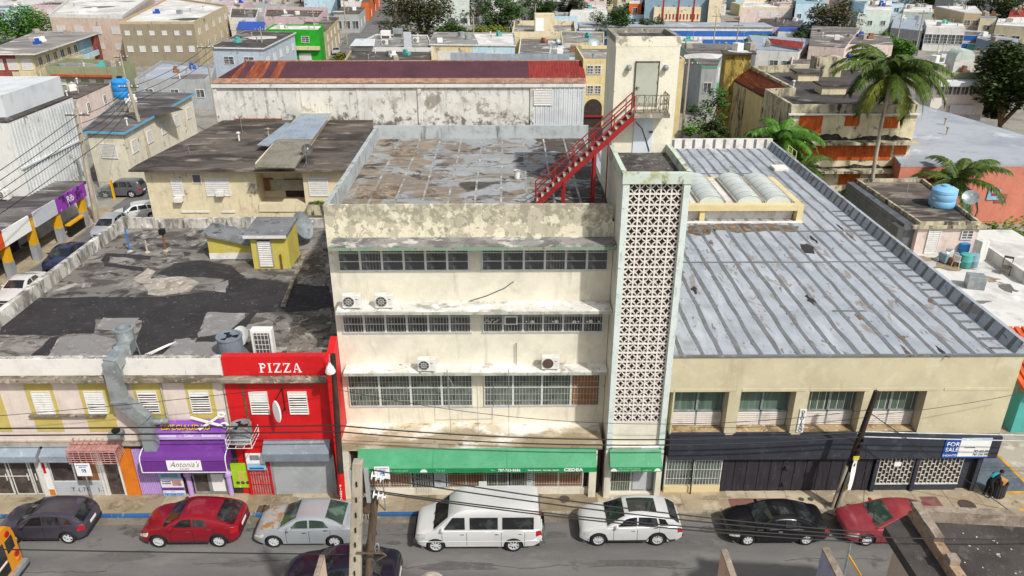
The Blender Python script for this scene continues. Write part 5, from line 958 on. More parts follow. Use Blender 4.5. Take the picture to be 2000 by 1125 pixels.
# ================================================================ vehicles
def paint(name, col, dark=None): return M(name, col, [ly(tuple(v*.8 for v in C(col)), .7, .45, .65, .5), ly(tuple(min(1, v*1.25+.01) for v in C(col)), 9, .62, .7, .35)], .28, .25, spec=.5, coat=.5)
def chaikin(p, n=2):
    for _ in range(n):
        q = [p[0]]
        for a, b in zip(p, p[1:]): q += [(a[0]*.75+b[0]*.25, a[1]*.75+b[1]*.25), (a[0]*.25+b[0]*.75, a[1]*.25+b[1]*.75)]
        p = q+[p[-1]]
    return p
def itp(p, x):
    if x <= p[0][0]: return p[0][1]
    for a, b in zip(p, p[1:]):
        if x <= b[0]: return a[1]+(b[1]-a[1])*(x-a[0])/max(1e-6, b[0]-a[0])
    return p[-1][1]
_whl = {}
def wheel_meshes(r, wd, spokes):
    k = (round(r, 3), wd, spokes)
    if k in _whl: return _whl[k]
    t = MB().lathe([(r*.66, -wd/2), (r*.93, -wd/2), (r, -wd*.36), (r, wd*.36), (r*.93, wd/2), (r*.66, wd/2)], 28, caps=False)
    h = MB().lathe([(r*.67, wd*.1), (r*.67, wd*.46), (r*.61, wd*.46), (r*.6, wd*.12)], 28, caps=False).lathe([(r*.17, wd*.2), (r*.16, wd*.42), (0, wd*.44)], 14)
    for i in range(spokes):
        a = 2*math.pi*i/spokes; c_ = Vector((math.cos(a), math.sin(a), 0)); s_ = Vector((-math.sin(a), math.cos(a), 0)); w_ = r*.13 if spokes < 8 else r*.07
        h.hexa([c_*r*.1-s_*w_*.6+Vector((0, 0, wd*.2)), c_*r*.62-s_*w_+Vector((0, 0, wd*.2)), c_*r*.62+s_*w_+Vector((0, 0, wd*.2)), c_*r*.1+s_*w_*.6+Vector((0, 0, wd*.2)), c_*r*.1-s_*w_*.6+Vector((0, 0, wd*.43)), c_*r*.62-s_*w_+Vector((0, 0, wd*.42)), c_*r*.62+s_*w_+Vector((0, 0, wd*.42)), c_*r*.1+s_*w_*.6+Vector((0, 0, wd*.43))])
    d = MB().lathe([(r*.6, wd*.12), (0, wd*.12)], 24)
    _whl[k] = (t.mesh('tyre', True), h.mesh('rim', True), d.mesh('brake')); return _whl[k]
def car(name, label, loc, rot, col, L=4.5, W=1.8, top=None, roof=None, wb=2.65, r=.33, fo=.9, wins=(), sill=.22, glass='car_glass', spokes=5, head=(.04, .5), tail=.3, seams=(), mats=None, group='cars parked along the kerb', hoodmat=None, sunroof=None, trim=None, cat='car', wsx=None, rwx=None, detail=True, scale=1.0, noround=False):
    """nose towards -x; top and roof are (x from the nose, height) lines"""
    t = thing(name, label, cat, loc, group, mw=T(Vector(loc)) @ RZ(rot) @ Matrix.Scale(scale, 4)); mw = WM[t]
    tp = chaikin(top, 2); rp = chaikin(roof, 2) if not noround else chaikin(roof, 1); xf, xr = fo, fo+wb; ra = r*1.17
    def hw(x):
        e = min(x, L-x); k = 1-.20*max(0, 1-e/.55)**2.4-.03*max(0, 1-e/1.4)**2; return W/2*k
    def zb(x):
        z = sill
        for c_ in (xf, xr):
            if abs(x-c_) < ra: z = max(z, r+math.sqrt(ra*ra-(x-c_)**2)*.98)
        if x < .5: z = max(z, sill+.12*(1-x/.5))
        if x > L-.5: z = max(z, sill+.16*(1-(L-x)/.5))
        return z
    def side(x, s):
        z0 = min(zb(x), itp(tp, x)-.08); z1 = itp(tp, x); z = z0+(z1-z0)*s; q = (z-sill)/(max(.7, z1)-sill)
        y = hw(x)*(1-.05*max(0, .35-q)**1.2*2-.055*max(0, q-.6)**1.5*3)
        if s > .93: y -= .045*(s-.93)/.07
        return Vector((x, y, z-(.0 if s < 1 else .012)))
    xs = set([0, .02, .06, .12, .2, .3, .42, L-.42, L-.3, L-.2, L-.12, L-.06, L-.02, L])
    for c_ in (xf, xr):
        for k in range(17): xs.add(round(c_-ra*math.cos(math.pi*k/16), 4))
        xs.add(round(c_-ra-.006, 4)); xs.add(round(c_+ra+.006, 4))
    x = .5
    while x < L-.5: xs.add(round(x, 4)); x += .15
    xs = sorted(xs); SL = [0, .12, .3, .5, .68, .82, .93, 1]; TL = [.86, .62, .3, 0]; b = MB(); rows = []
    for x in xs:
        row = [side(x, s) for s in SL]; e = row[-1]
        for q in TL: row.append(Vector((x, e.y*q, e.z+.012+.035*(1-q*q))))
        row = row+[Vector((p.x, -p.y, p.z)) for p in row[-2::-1]]; rows.append(row)
    m = len(rows[0]); b.v = [tuple(p) for rw in rows for p in rw]
    for i in range(len(xs)-1):
        for j in range(m-1): b.f.append((i*m+j, (i+1)*m+j, (i+1)*m+j+1, i*m+j+1))
    b.f.append(tuple(range(m))); b.f.append(tuple((len(xs)-1)*m+j for j in range(m)))
    body = b.build('body', col, t, smooth=True, mw=mw)
    MB().box(.25, -W/2*.8, sill+.02, L-.3, W/2*.8, sill+.3).box(xf-ra, -W/2*.6, .2, xf+ra, W/2*.6, r+ra).box(xr-ra, -W/2*.6, .2, xr+ra, W/2*.6, r+ra).build('underbody', 'seam', t, mw=mw)
    x0, x1 = rp[0][0], rp[-1][0]; zmax = max(p[1] for p in rp); belt = lambda x: itp(tp, x)-.02
    def cw(x, z):
        zb_ = belt(x); k = max(0, (z-zb_))/(zmax-min(belt((x0+x1)/2), zb_)+.01); return hw(x)*.95*(1-(.17 if not noround else .09)*k)
    cs = []; x = x0
    while x < x1: cs.append(x); x += .1
    cs.append(x1); c = MB(); rows = []
    for x in cs:
        zt = max(itp(rp, x), belt(x)+.005); zb_ = belt(x); h = zt-zb_; row = []
        for s in (0, .35, .7, .9): z = zb_+h*s; row.append(Vector((x, cw(x, z)-(.02 if s > .85 else 0)*min(1, h/.3), z)))
        e = row[-1]; yy = max(.05, cw(x, zt)-.07*min(1, h/.3)); row.append(Vector((x, yy, zt-.015)))
        for q in (.75, .4, 0): row.append(Vector((x, yy*q, zt+.018*(1-q*q))))
        row += [Vector((p.x, -p.y, p.z)) for p in row[-2::-1]]; rows.append(row)
    m = len(rows[0]); c.v = [tuple(p) for rw in rows for p in rw]
    for i in range(len(cs)-1):
        for j in range(m-1): c.f.append((i*m+j, (i+1)*m+j, (i+1)*m+j+1, i*m+j+1))
    c.f.append(tuple(range(m))); c.f.append(tuple((len(cs)-1)*m+j for j in range(m)))
    c.build('roof', col if not mats else mats, t, smooth=True, mw=mw)
    def tops(xa, xb, nm, mat, q=.9, dz=.012, par=None):
        g = MB(); rr = []; n = max(3, int((xb-xa)/.1))
        for i in range(n+1):
            x = xa+(xb-xa)*i/n; zt = max(itp(rp, x), belt(x)); h = zt-belt(x); yy = max(.05, cw(x, zt)-.07*min(1, h/.3)); rr.append([Vector((x, yy*k*q, zt+dz+.018*(1-(k*q)**2))) for k in (1, .6, .2, -.2, -.6, -1)])
        g.v = [tuple(p) for w_ in rr for p in w_]
        for i in range(n):
            for j in range(5): g.f.append((i*6+j, (i+1)*6+j, (i+1)*6+j+1, i*6+j+1))
        return g.build(nm, mat, par or t, smooth=True, mw=mw)
    ws = wsx or (x0+.08, x0+.75); rw_ = rwx or (x1-.7, x1-.06)
    tops(ws[0], ws[1], 'windscreen', glass); tops(rw_[0], rw_[1], 'rear_window', glass)
    if detail:
        xm = ws[0]-.04; MB().tube([(xm, -.5, itp(tp, xm)+.06), (xm+.25, .1, max(itp(rp, xm+.25), belt(xm))+.05)], .012, 4).tube([(xm, .1, itp(tp, xm)+.06), (xm+.25, .65, max(itp(rp, xm+.25), belt(xm))+.05)], .012, 4).build('wiper', 'seam', t, mw=mw)
    if sunroof: tops(sunroof[0], sunroof[1], 'sunroof', 'car_glass', .68, .014)
    if hoodmat: 
        g = MB(); rr = []
        for i in range(9):
            x = .3+(ws[0]-.1-.3)*i/8; e = side(x, 1); rr.append([Vector((x, e.y*k*.9, e.z+.016+.035*(1-(k*.9)**2))) for k in (1, .5, 0, -.5, -1)])
        g.v = [tuple(p) for w_ in rr for p in w_]
        for i in range(8):
            for j in range(4): g.f.append((i*5+j, (i+1)*5+j, (i+1)*5+j+1, i*5+j+1))
        g.build('bonnet', hoodmat, t, smooth=True, mw=mw)
    for sg in (1, -1):
        for (a, bq, s0, s1) in wins:
            g = MB(); n = 8; rr = []
            for i in range(n+1):
                u = i/n; col_ = []
                for s in (0, .5, 1):
                    x = a+(bq-a)*u+(s0*(1-u)+s1*u)*s; zt = itp(rp, x)-.085; zl = belt(x)+.05; z = zl+(max(zt, zl+.02)-zl)*s; col_.append(Vector((x, sg*(cw(x, z)+.006), z)))
                rr.append(col_)
            g.v = [tuple(p) for w_ in rr for p in w_]
            for i in range(n):
                for j in range(2): g.f.append((i*3+j, (i+1)*3+j, (i+1)*3+j+1, i*3+j+1))
            g.build('side_window', glass, t, smooth=True, mw=mw)
        def strip(xa, xb, sa, sb, nm, mat, off=.006, n=6, nz=3):
            g = MB()
            for i in range(n+1):
                for j in range(nz+1):
                    x = xa+(xb-xa)*i/n; p = side(x, sa+(sb-sa)*j/nz); g.v.append((p.x, sg*(p.y+off), p.z+off*.5))
            for i in range(n):
                for j in range(nz): g.f.append((i*(nz+1)+j, (i+1)*(nz+1)+j, (i+1)*(nz+1)+j+1, i*(nz+1)+j+1))
            return g.build(nm, mat, t, smooth=True, mw=mw)
        strip(head[0], head[1], .55, .86, 'headlight', 'lamp_clear'); strip(L-tail, L-.02, .55, .88, 'tail_light', 'lamp_red')
        for x in seams: strip(x-.009, x+.009, .05, .99, 'door_seam', 'seam', .003, 1, 6)
        for x in seams[1:]: MB().box(x-.28, sg*(side(x-.2, .78).y-.01), side(x, .78).z-.015, x-.1, sg*(side(x-.2, .78).y+.035), side(x, .78).z+.02).build('door_handle', 'chrome' if detail else col, t, bevel=.008, mw=mw)
        if trim: strip(.35, L-.35, .0, .13, 'sill_trim', trim, .008, 30, 1)
        mx = ws[0]+.42; my = sg*(hw(mx)*.95+.1); mz = belt(mx)+.1
        MB().lathe([(0, -.1), (.07, -.08), (.085, 0), (.07, .08), (0, .1)], 10, T((mx, my, mz)) @ RX(rad(90)) @ Matrix.Diagonal((1.1, .8, 1.1, 1))).build('door_mirror', col if detail else 'plastic', t, True, mw=mw)
        ty, ri, br = wheel_meshes(r, .21, spokes)
        for xw in (xf, xr):
            wm = mw @ T((xw, sg*(W/2-.12), r)) @ RX(rad(-90*sg)); wo = put('wheel', br, 'seam', t, wm); put('tyre', ty, 'rubber', wo, wm); put('rim', ri, 'rim_alloy', wo, wm)
    zt = itp(tp, .03); MB().box(-.012, -W*.27, sill+.2, .02, W*.27, sill+.36).build('grille', 'plastic', t, mw=mw)
    ztl = itp(tp, L-.02); MB().box(L-.02, -.26, min(.75, ztl-.3), L+.018, .26, min(.75, ztl-.3)+.14).build('licence_plate', 'sign_white', t, mw=mw)
    MB().box(L-.1, -W*.4, sill+.17, L+.012, W*.4, sill+.3).build('rear_bumper_strip', 'plastic', t, mw=mw)
    return t
paint('p_purple', '#45414c'); paint('p_red', '#8d1022'); paint('p_silver', '#a7abaf'); paint('p_white', '#d9d9d7'); paint('p_black', '#17171b'); paint('p_red2', '#9a3a44'); paint('p_navy', '#1d1a2c'); paint('p_grey', '#5b5e63'); paint('p_blue', '#1c2a4a')
SEDAN = dict(L=4.75, W=1.84, wb=2.75, fo=.92, r=.335, top=[(0, .52), (.05, .66), (.35, .80), (1.2, .96), (1.5, .99), (3.6, 1.02), (4.1, 1.06), (4.6, 1.02), (4.72, .86), (4.75, .6)], roof=[(1.15, .93), (1.5, 1.12), (2.05, 1.41), (2.5, 1.47), (3.1, 1.44), (3.6, 1.28), (4.15, 1.02)], wins=[(1.62, 2.52, .42, 0), (2.6, 3.42, 0, -.2)], seams=(1.55, 2.56, 3.5), wsx=(1.3, 2.02), rwx=(3.28, 4.02))
SUV = dict(L=4.45, W=1.85, wb=2.7, fo=.86, r=.35, sill=.26, top=[(0, .55), (.05, .74), (.35, .9), (1.1, 1.03), (1.5, 1.06), (3.8, 1.12), (4.3, 1.1), (4.42, .9), (4.45, .6)], roof=[(1.0, .98), (1.35, 1.18), (1.9, 1.54), (2.4, 1.62), (3.3, 1.6), (3.85, 1.52), (4.3, 1.1)], wins=[(1.5, 2.4, .42, 0), (2.48, 3.3, 0, -.1), (3.38, 3.85, -.1, -.25)], seams=(1.45, 2.44, 3.36), wsx=(1.12, 1.85), rwx=(3.92, 4.28))
def place(px_f, px_r, fo, wb, py=1067):
    a = U(px_f, py, 0); b = U(px_r, py, 0); s = (b.x-a.x)/wb; return a, s
def kerb_car(name, label, px_f, cfg, col, px_r=None, py=1067, **kw):
    c = dict(cfg); c.update(kw); a = U(px_f, py, 0); s = 1.03 if px_r is None else (U(px_r, py, 0).x-a.x)/c['wb']
    return car(name, label, (a.x-c['fo']*s, a.y+c['W']/2*s-.06, .006), 0, col, scale=s, **c)
a = U(136, 1062, 0); kerb_car('parked_car', 'dark purple-grey compact SUV parked beside the school bus', 29, dict(SUV, L=4.35, wb=2.62), 'p_purple', 136, 1062, trim='plastic', spokes=5)
kerb_car('parked_car', 'metallic red crossover parked outside the purple salon', 313, dict(SUV, L=4.38, wb=2.64, roof=[(1.0, .98), (1.35, 1.18), (1.9, 1.5), (2.3, 1.56), (3.1, 1.5), (3.7, 1.34), (4.3, 1.08)], wins=[(1.5, 2.4, .42, 0), (2.48, 3.1, 0, -.15)], rwx=(3.45, 4.22)), 'p_red', 430, 1069, spokes=10, trim='plastic')
kerb_car('parked_car', 'silver sedan with a rust-stained bonnet by the grey roller shutter', 537, dict(SEDAN, L=4.55, wb=2.62, fo=.88, top=[(0, .52), (.05, .66), (.35, .80), (1.15, .98), (1.5, 1.0), (3.6, 1.03), (4.1, 1.05), (4.45, 1.02), (4.53, .86), (4.55, .6)], roof=[(1.05, .95), (1.4, 1.14), (1.9, 1.43), (2.4, 1.49), (3.0, 1.46), (3.5, 1.3), (4.0, 1.04)], wins=[(1.52, 2.4, .42, 0), (2.48, 3.3, 0, -.22)], seams=(1.45, 2.44, 3.36), wsx=(1.2, 1.88), rwx=(3.15, 3.88), W=1.75), 'p_silver', 655, 1069, hoodmat='rusty_hood', glass='car_glass_green', spokes=7)
kerb_car('parked_car', 'white crossover with a big glass sunroof beside the breeze-block tower', 1168, dict(SUV, L=4.8, wb=2.75, W=1.9, r=.37, top=[(0, .55), (.05, .78), (.35, .94), (1.2, 1.08), (1.6, 1.1), (4.1, 1.16), (4.6, 1.13), (4.76, .92), (4.8, .6)], roof=[(1.1, 1.02), (1.5, 1.24), (2.1, 1.6), (2.6, 1.68), (3.5, 1.64), (4.1, 1.52), (4.62, 1.14)], wins=[(1.62, 2.6, .46, 0), (2.68, 3.6, 0, -.1), (3.68, 4.1, -.1, -.2)], seams=(1.55, 2.64, 3.66), wsx=(1.25, 2.05), rwx=(4.14, 4.6)), 'p_white', 1283, 1066, sunroof=(2.25, 3.55), spokes=10, trim='plastic')
kerb_car('parked_car', 'black sedan with a sunroof in front of the navy shopfront', 1459, SEDAN, 'p_black', 1573, 1065, sunroof=(2.25, 2.85), spokes=7, trim=None)
kerb_car('parked_car', 'faded red sedan by the foot of the leaning utility pole', 1690, dict(SEDAN, L=4.6), 'p_red2', None, 1066, spokes=7, glass='car_glass_green')
car('passing_car', 'dark navy sedan passing in the near lane below the silver sedan', (-9.55, -5.75, .006), 0, 'p_navy', scale=1.03, **dict(SEDAN, spokes=7, group=None))
kerb_car('van', 'white high-roof passenger van parked before the green awning', 852, dict(L=5.75, W=2.02, wb=3.5, fo=.95, r=.38, sill=.32, top=[(0, .6), (.04, .95), (.2, 1.08), (.7, 1.18), (1.1, 1.24), (1.5, 1.26), (5.5, 1.26), (5.68, 1.2), (5.73, 1.0), (5.75, .7)], roof=[(.75, 1.14), (1.0, 1.32), (1.5, 1.8), (1.62, 1.92), (2.0, 2.2), (2.4, 2.3), (4.8, 2.32), (5.4, 2.3), (5.6, 2.2), (5.66, 1.8), (5.72, 1.2)], wins=[], seams=(1.25, 2.35, 3.9, 4.95), wsx=(.86, 1.52), rwx=(5.63, 5.7)), 'p_white', 1003, 1078, spokes=8, group=None, noround=True, cat='van')
vn = [o for o in COL.objects if o.name == 'van'][0]; mw = WM[vn]
for sg in (1, -1):
    for a, b_ in ((1.32, 2.28), (2.5, 3.75), (3.95, 5.35)):
        zt = 1.93; f = lambda z: 2.02/2*.95*(1-.09*(z-1.24)/(2.32-1.24))+.012
        pts = [(a, 1.3), (b_, 1.3), (b_, zt), (a+(.42 if a < 2 else 0), zt)]
        MB().plate([(x, sg*f(z), z) for x, z in pts], (0, sg*.006, 0)).build('side_window', 'car_glass', vn, mw=mw)
    MB().box(.2, sg*1.005-.012, .62, 5.6, sg*1.005+.012, .66).build('side_moulding', 'p_white', vn, mw=mw)
MB().box(-.08, -.95, .42, .1, .95, .62).build('front_bumper', 'plastic', vn, bevel=.03, mw=mw); MB().box(5.7, -.95, .42, 5.9, .95, .6).build('rear_bumper', 'chrome', vn, bevel=.03, mw=mw)
MB().box(5.62, -.86, 2.0, 5.7, -.74, 2.14).build('roof_marker', 'lamp_red', vn, mw=mw)
# yellow school bus leaving the picture on the left
bx = -21.46; bus = thing('school_bus', 'orange-yellow school bus cut off at the left edge of the street', 'bus', (bx-4, -6.2, 0)); prof = [(-1.2, .55), (-1.2, 2.2), (-1.12, 2.6), (-.9, 2.85), (-.4, 2.96), (.4, 2.96), (.9, 2.85), (1.12, 2.6), (1.2, 2.2), (1.2, .55)]
b = MB(); n = len(prof); b.v = [(x, -6.2+y, z) for x in (bx-8.5, bx) for y, z in prof]; b.f = [(j, j+1, n+j+1, n+j) for j in range(n-1)]+[(n-1, 0, n, 2*n-1), tuple(range(n)), tuple(range(n, 2*n))]
b.build('body', 'bus_yellow', bus, bevel=.04)
for y0, y1, z0, z1 in ((-1.0, -.5, 1.65, 2.3), (-.38, .38, 1.5, 2.35), (.5, 1.0, 1.65, 2.3), (-.38, .38, .85, 1.35)): MB().box(bx, -6.2+y0, z0, bx+.012, -6.2+y1, z1).build('rear_window', 'car_glass', bus, bevel=.004)
for y in (-.95, .95):
    for z, rr, m in ((2.52, .11, 'lamp_red'), (1.3, .12, 'lamp_red'), (1.02, .09, 'lamp_amber')): MB().lathe([(rr+.03, 0), (rr+.03, .03), (rr, .05), (0, .06)], 16, T((bx, -6.2+y*(.8 if z > 2 else 1), z)) @ RY(rad(90))).build('lamp', m, bus, True)
MB().box(bx-.05, -7.45, .5, bx+.2, -4.95, .72).build('rear_bumper', 'galv', bus, bevel=.02); MB().box(bx, -6.5, 1.38, bx+.014, -5.9, 1.47).build('licence_plate', 'sign_white', bus)
for k in range(9): [MB().box(bx-.9-k*.85, -6.2+s_*1.2-.008, 1.65, bx-.2-k*.85, -6.2+s_*1.2+.008, 2.25).build('side_window', 'car_glass', bus) for s_ in (-1, 1)]
for z in (1.0, 1.35): [MB().box(bx-8.4, -6.2+s_*1.2-.015, z, bx-.05, -6.2+s_*1.2+.015, z+.06).build('rub_rail', 'black', bus) for s_ in (-1, 1)]
ty, ri, br = wheel_meshes(.48, .26, 8)
for xw in (bx-2.2, bx-7.2):
    for s_ in (-1, 1): wm = T((xw, -6.2+s_*1.05, .48)) @ RX(rad(-90*s_)); wo = put('wheel', br, 'seam', bus, wm); put('tyre', ty, 'rubber', wo, wm); put('rim', ri, 'rim_alloy', wo, wm)

# ================================================================ poles, signs, wires, the person, near-side roofs
def tapered(p0, p1, r0, r1, n=12): return MB().tube([p0, Vector(p0).lerp(Vector(p1), .5), p1], [r0, (r0+r1)/2, r1], n)
A0 = Vector((-8.1, -1.12, .12)); A1 = F(650, 692, -1.2)
pA = thing('utility_pole', 'brown wooden utility pole with a red painted foot beside the pizza shop', 'utility pole', A0)
tapered(A0, A1, .17, .12).build('shaft', 'dark_pole', pA, True)
q = A0.lerp(A1, .25); tapered(A0, q, .182, .172).build('red_foot', 'pizza_red', pA, True)
for k, ch in enumerate('PIZZA'): p = A0.lerp(A1, .165-k*.022); text(ch, .19, 'sign_white', pA, tmat((p.x, p.y-.19, p.z)), bold=.015, align='CENTER')
lp = thing('street_light', 'pale street lamp head hung on the wooden pole by the PIZZA parapet', 'street lamp', F(645, 715, -1.3)); c_ = F(645, 722, -1.35)
MB().lathe([(.22, 0), (.24, .06), (.15, .32), (.07, .42), (.06, .5), (0, .5)], 16, T(c_+Vector((0, 0, -.15)))).build('shade', 'white_enamel', lp, True); MB().lathe([(0, -.06), (.15, -.03), (.2, .02)], 14, T(c_+Vector((0, 0, -.15)))).build('lens', 'slat_white', lp, True); MB().tube([c_+Vector((0, 0, .3)), c_+Vector((.02, .05, .75)), Vector((A1.x, A1.y, A1.z-.25))], .035, 6).build('arm', 'galv', lp)
B0 = Vector((16.15, -1.4, .12)); B1 = F(1712, 764, -1.4); pB = thing('utility_pole', 'leaning dark utility pole with a pale conduit foot outside the beige building', 'utility pole', B0)
tapered(B0, B1, .16, .12).build('shaft', 'dark_pole', pB, True); m_ = B0.lerp(B1, .36)
for dx, dy in ((-.16, -.06), (.02, -.19), (.17, -.05)): tapered(B0+Vector((dx, dy, 0)), m_+Vector((dx*.9, dy, .2 if dx < 0 else -.1)), .085, .085, 8).build('conduit', 'concrete_pole', pB, True)
for k in range(5): p = B0.lerp(B1, .42+k*.05); MB().box(p.x-.12+.04*k, p.y-.24, p.z-.1, p.x+.1, p.y-.1, p.z+.08).build('hardware', 'seam', pB)
MB().lathe([(.5, 0), (.38, .12), (.2, .18)], 10, T((B0.x, B0.y, .1))).build('base_rubble', 'concrete', pB)
bn = thing('pole_banner', 'curling white banner with yellow ends tied to the leaning pole', 'banner', (16.6, -1.7, 1.5)); g = MB(); n = 8; p0 = F(1672, 893, -1.7); p1 = F(1656, 952, -1.7)
for i in range(n+1):
    q = p0.lerp(p1, i/n); bw_ = .28*(1-.5*abs(i/n-.45)); d_ = .15*math.sin(i*.5); g.v += [(q.x-bw_*.5+.1*math.sin(i*.4), q.y+d_-.1, q.z), (q.x+bw_*.5+.1*math.sin(i*.4), q.y+d_, q.z-.05)]
g.f = [(2*i, 2*i+1, 2*i+3, 2*i+2) for i in range(n)]; g.build('sheet', 'sign_white', bn, smooth=2)
for q in (p0, p1): MB().box(q.x-.15, q.y-.06, q.z-.12, q.x+.13, q.y-.03, q.z+.08).build('end_piece', 'yellow_tape', bn)
# near concrete pole and wooden stub
C1 = F(699, 900, -12.5); C0 = F(694, 1125, -12.5); C0 = C1+(C0-C1)*(C1.z/(C1.z-C0.z)); pC = thing('utility_pole', 'pale square concrete pole with insulators in the foreground', 'utility pole', C0)
d_ = (C1-C0).normalized(); MB().hexa([C0+Vector(v) for v in ((-.25, -.2, 0), (.25, -.2, 0), (.25, .2, 0), (-.25, .2, 0))]+[C1+Vector(v) for v in ((-.15, -.14, 0), (.15, -.14, 0), (.15, .14, 0), (-.15, .14, 0))]).build('shaft', 'concrete_pole', pC, bevel=.03)
for k in range(9): p = C1.lerp(C0, .06+k*.05); MB().box(p.x-.02, p.y-.19-.004*k, p.z-.12, p.x+.02, p.y-.14, p.z+.05).build('bolt_slot', 'seam', pC)
for dx in (-.22, .22): MB().bar(C1+Vector((dx, -.02, -.3)), C1+Vector((dx, -.02, -1.5)), .12, .16, (0, 1, 0)).build('side_plate', 'shutter_grey', pC)
for zz in (-.55, -1.25):
    for k in range(3): MB().lathe([(.03, 0), (.13, .01), (.13, .04), (.03, .06), (.03, .12)], 14, T(C1+Vector((.35+.13*k, 0, zz-.05*k))) @ RY(rad(100))).build('insulator_disc', 'glazed', pC, True)
MB().tube([C1+Vector((-.3, -.2, -3.4)), C1+Vector((.5, -.2, -3.4))], .04, 6).tube([C1+Vector((.3, -.1, -3.3)), C1+Vector((.6, -.1, -3.6)), C1+Vector((.3, -.1, -3.8))], .03, 5).build('clamp', 'iron', pC)
pD = thing('wooden_stub_pole', 'short weathered wooden pole with wiring in front of the concrete pole', 'utility pole', F(728, 1040, -12.2)); D1 = F(733, 962, -12.2); D0 = F(719, 1125, -12.2); D0 = D1+(D0-D1)*2.2
tapered(D0, D1, .16, .12, 10).build('shaft', 'wood_pole', pD, True); tapered(F(714, 1085, -12.1), F(731, 1005, -12.1), .07, .05, 7).build('brace', 'wood_pole', pD, True)
hb = MB(); p = F(716, 985, -12.15); hb.box(p.x-.12, p.y-.12, p.z-.3, p.x+.14, p.y+.12, p.z+.2); hb.build('junction_box', 'iron', pD, bevel=.03)
for k in range(6): a = F(706+k*5, 960+k*12, -12.1); b_ = F(738-k*3, 985+k*17, -12.1); MB().tube([a, a.lerp(b_, .5)+Vector((.15*math.sin(k*2), -.05, -.2)), b_], .014, 4).build('loose_wire', 'wire', pD)
MB().tube([F(736+4*math.cos(k*.6), 1070+9*math.sin(k*.6), -12.2) for k in range(12)], .02, 5).build('coil', 'galv', pD)
# parking signs
def pksign(x, y, nm, zs=2.45):
    t = thing('parking_sign', nm, 'sign', (x, y, .12)); MB().tube([(x, y, .12), (x, y, zs+.4)], .035, 6).build('post', 'galv', t); MB().box(x-.36, y-.06, zs-.35, x+.36, y-.04, zs+.4).build('plate', 'sign_white', t, bevel=.005)
    MB().box(x-.08, y-.066, zs-.13, x+.12, y-.06, zs+.06).build('blue_square', 'banner_blue', t); w_ = MB(); w_.tube([(x+.0+.055*math.cos(a*.55+1.9), y-.069, zs-.06+.055*math.sin(a*.55+1.9)) for a in range(9)], .01, 4).tube([(x, y-.069, zs+.035), (x, y-.069, zs-.03), (x+.05, y-.069, zs-.035), (x+.07, y-.069, zs-.09)], .01, 4); w_.build('wheelchair_symbol', 'sign_white', t)
    for k in range(2): text(['ESTACIONAMIENTO', 'RESERVADO'][k], .065, 'banner_blue', t, tmat((x, y-.067, zs+.27-.1*k)), align='CENTER')
pksign(-20.35, -1.0, 'white disabled parking sign on a post behind the purple-grey car'); pksign(-5.95, -1.37, 'white disabled parking sign on a post before the long green awning')
# person and bin
bp = U(1945, 967, .13); bin_ = thing('litter_bin', 'dark ribbed litter bin with cardboard on top next to the stooping person', 'litter bin', bp)
MB().lathe([(.3, 0), (.33, .02), (.36, .8), (.39, .82), (.39, .88), (.33, .88), (.31, .6), (0, .6)], 20, T(bp)).build('drum', 'plastic', bin_, True)
for k in range(20): a = k*math.pi/10; MB().box(-.018, -.012, .06, .018, .012, .78).build('rib', 'fan_dark', bin_, mw=T((bp.x+.352*math.cos(a), bp.y+.352*math.sin(a), bp.z)) @ RZ(a+math.pi/2))
cbx = MB().box(-.24, -.2, .62, .2, .18, 1.0).build('cardboard_box', 'orange_card', None, mw=T(bp) @ RZ(.5) @ RY(.12), bevel=.01, label='brown cardboard box stuffed into the litter bin', category='box') if 'orange_card' in MATS else None
pp = U(1931, 970, .13)
me = bpy.data.meshes.new('person_body'); J = {'pel': (0, .02, .88), 'sp': (.16, .02, 1.08), 'ch': (.30, 0, 1.24), 'nk': (.40, 0, 1.33), 'hd': (.46, 0, 1.38),
  'hl': (-.01, .1, .86), 'kl': (.07, .13, .48), 'al': (-.06, .13, .09), 'tl': (.1, .14, .05), 'hr': (-.01, -.1, .86), 'kr': (.12, -.12, .47), 'ar': (.06, -.14, .09), 'tr': (.22, -.15, .05),
  'sl': (.30, .19, 1.25), 'el': (.36, .25, .98), 'wl': (.52, .18, .88), 'sr': (.30, -.19, 1.25), 'er': (.30, -.27, .98), 'wr': (.40, -.25, .76)}
rads = {'pel': .155, 'sp': .15, 'ch': .165, 'nk': .065, 'hd': .06, 'hl': .1, 'kl': .075, 'al': .055, 'tl': .045, 'hr': .1, 'kr': .075, 'ar': .055, 'tr': .045, 'sl': .085, 'el': .06, 'wl': .042, 'sr': .085, 'er': .06, 'wr': .042}
ks = list(J); ed = [('pel', 'sp'), ('sp', 'ch'), ('ch', 'nk'), ('nk', 'hd'), ('pel', 'hl'), ('hl', 'kl'), ('kl', 'al'), ('al', 'tl'), ('pel', 'hr'), ('hr', 'kr'), ('kr', 'ar'), ('ar', 'tr'), ('ch', 'sl'), ('sl', 'el'), ('el', 'wl'), ('ch', 'sr'), ('sr', 'er'), ('er', 'wr')]
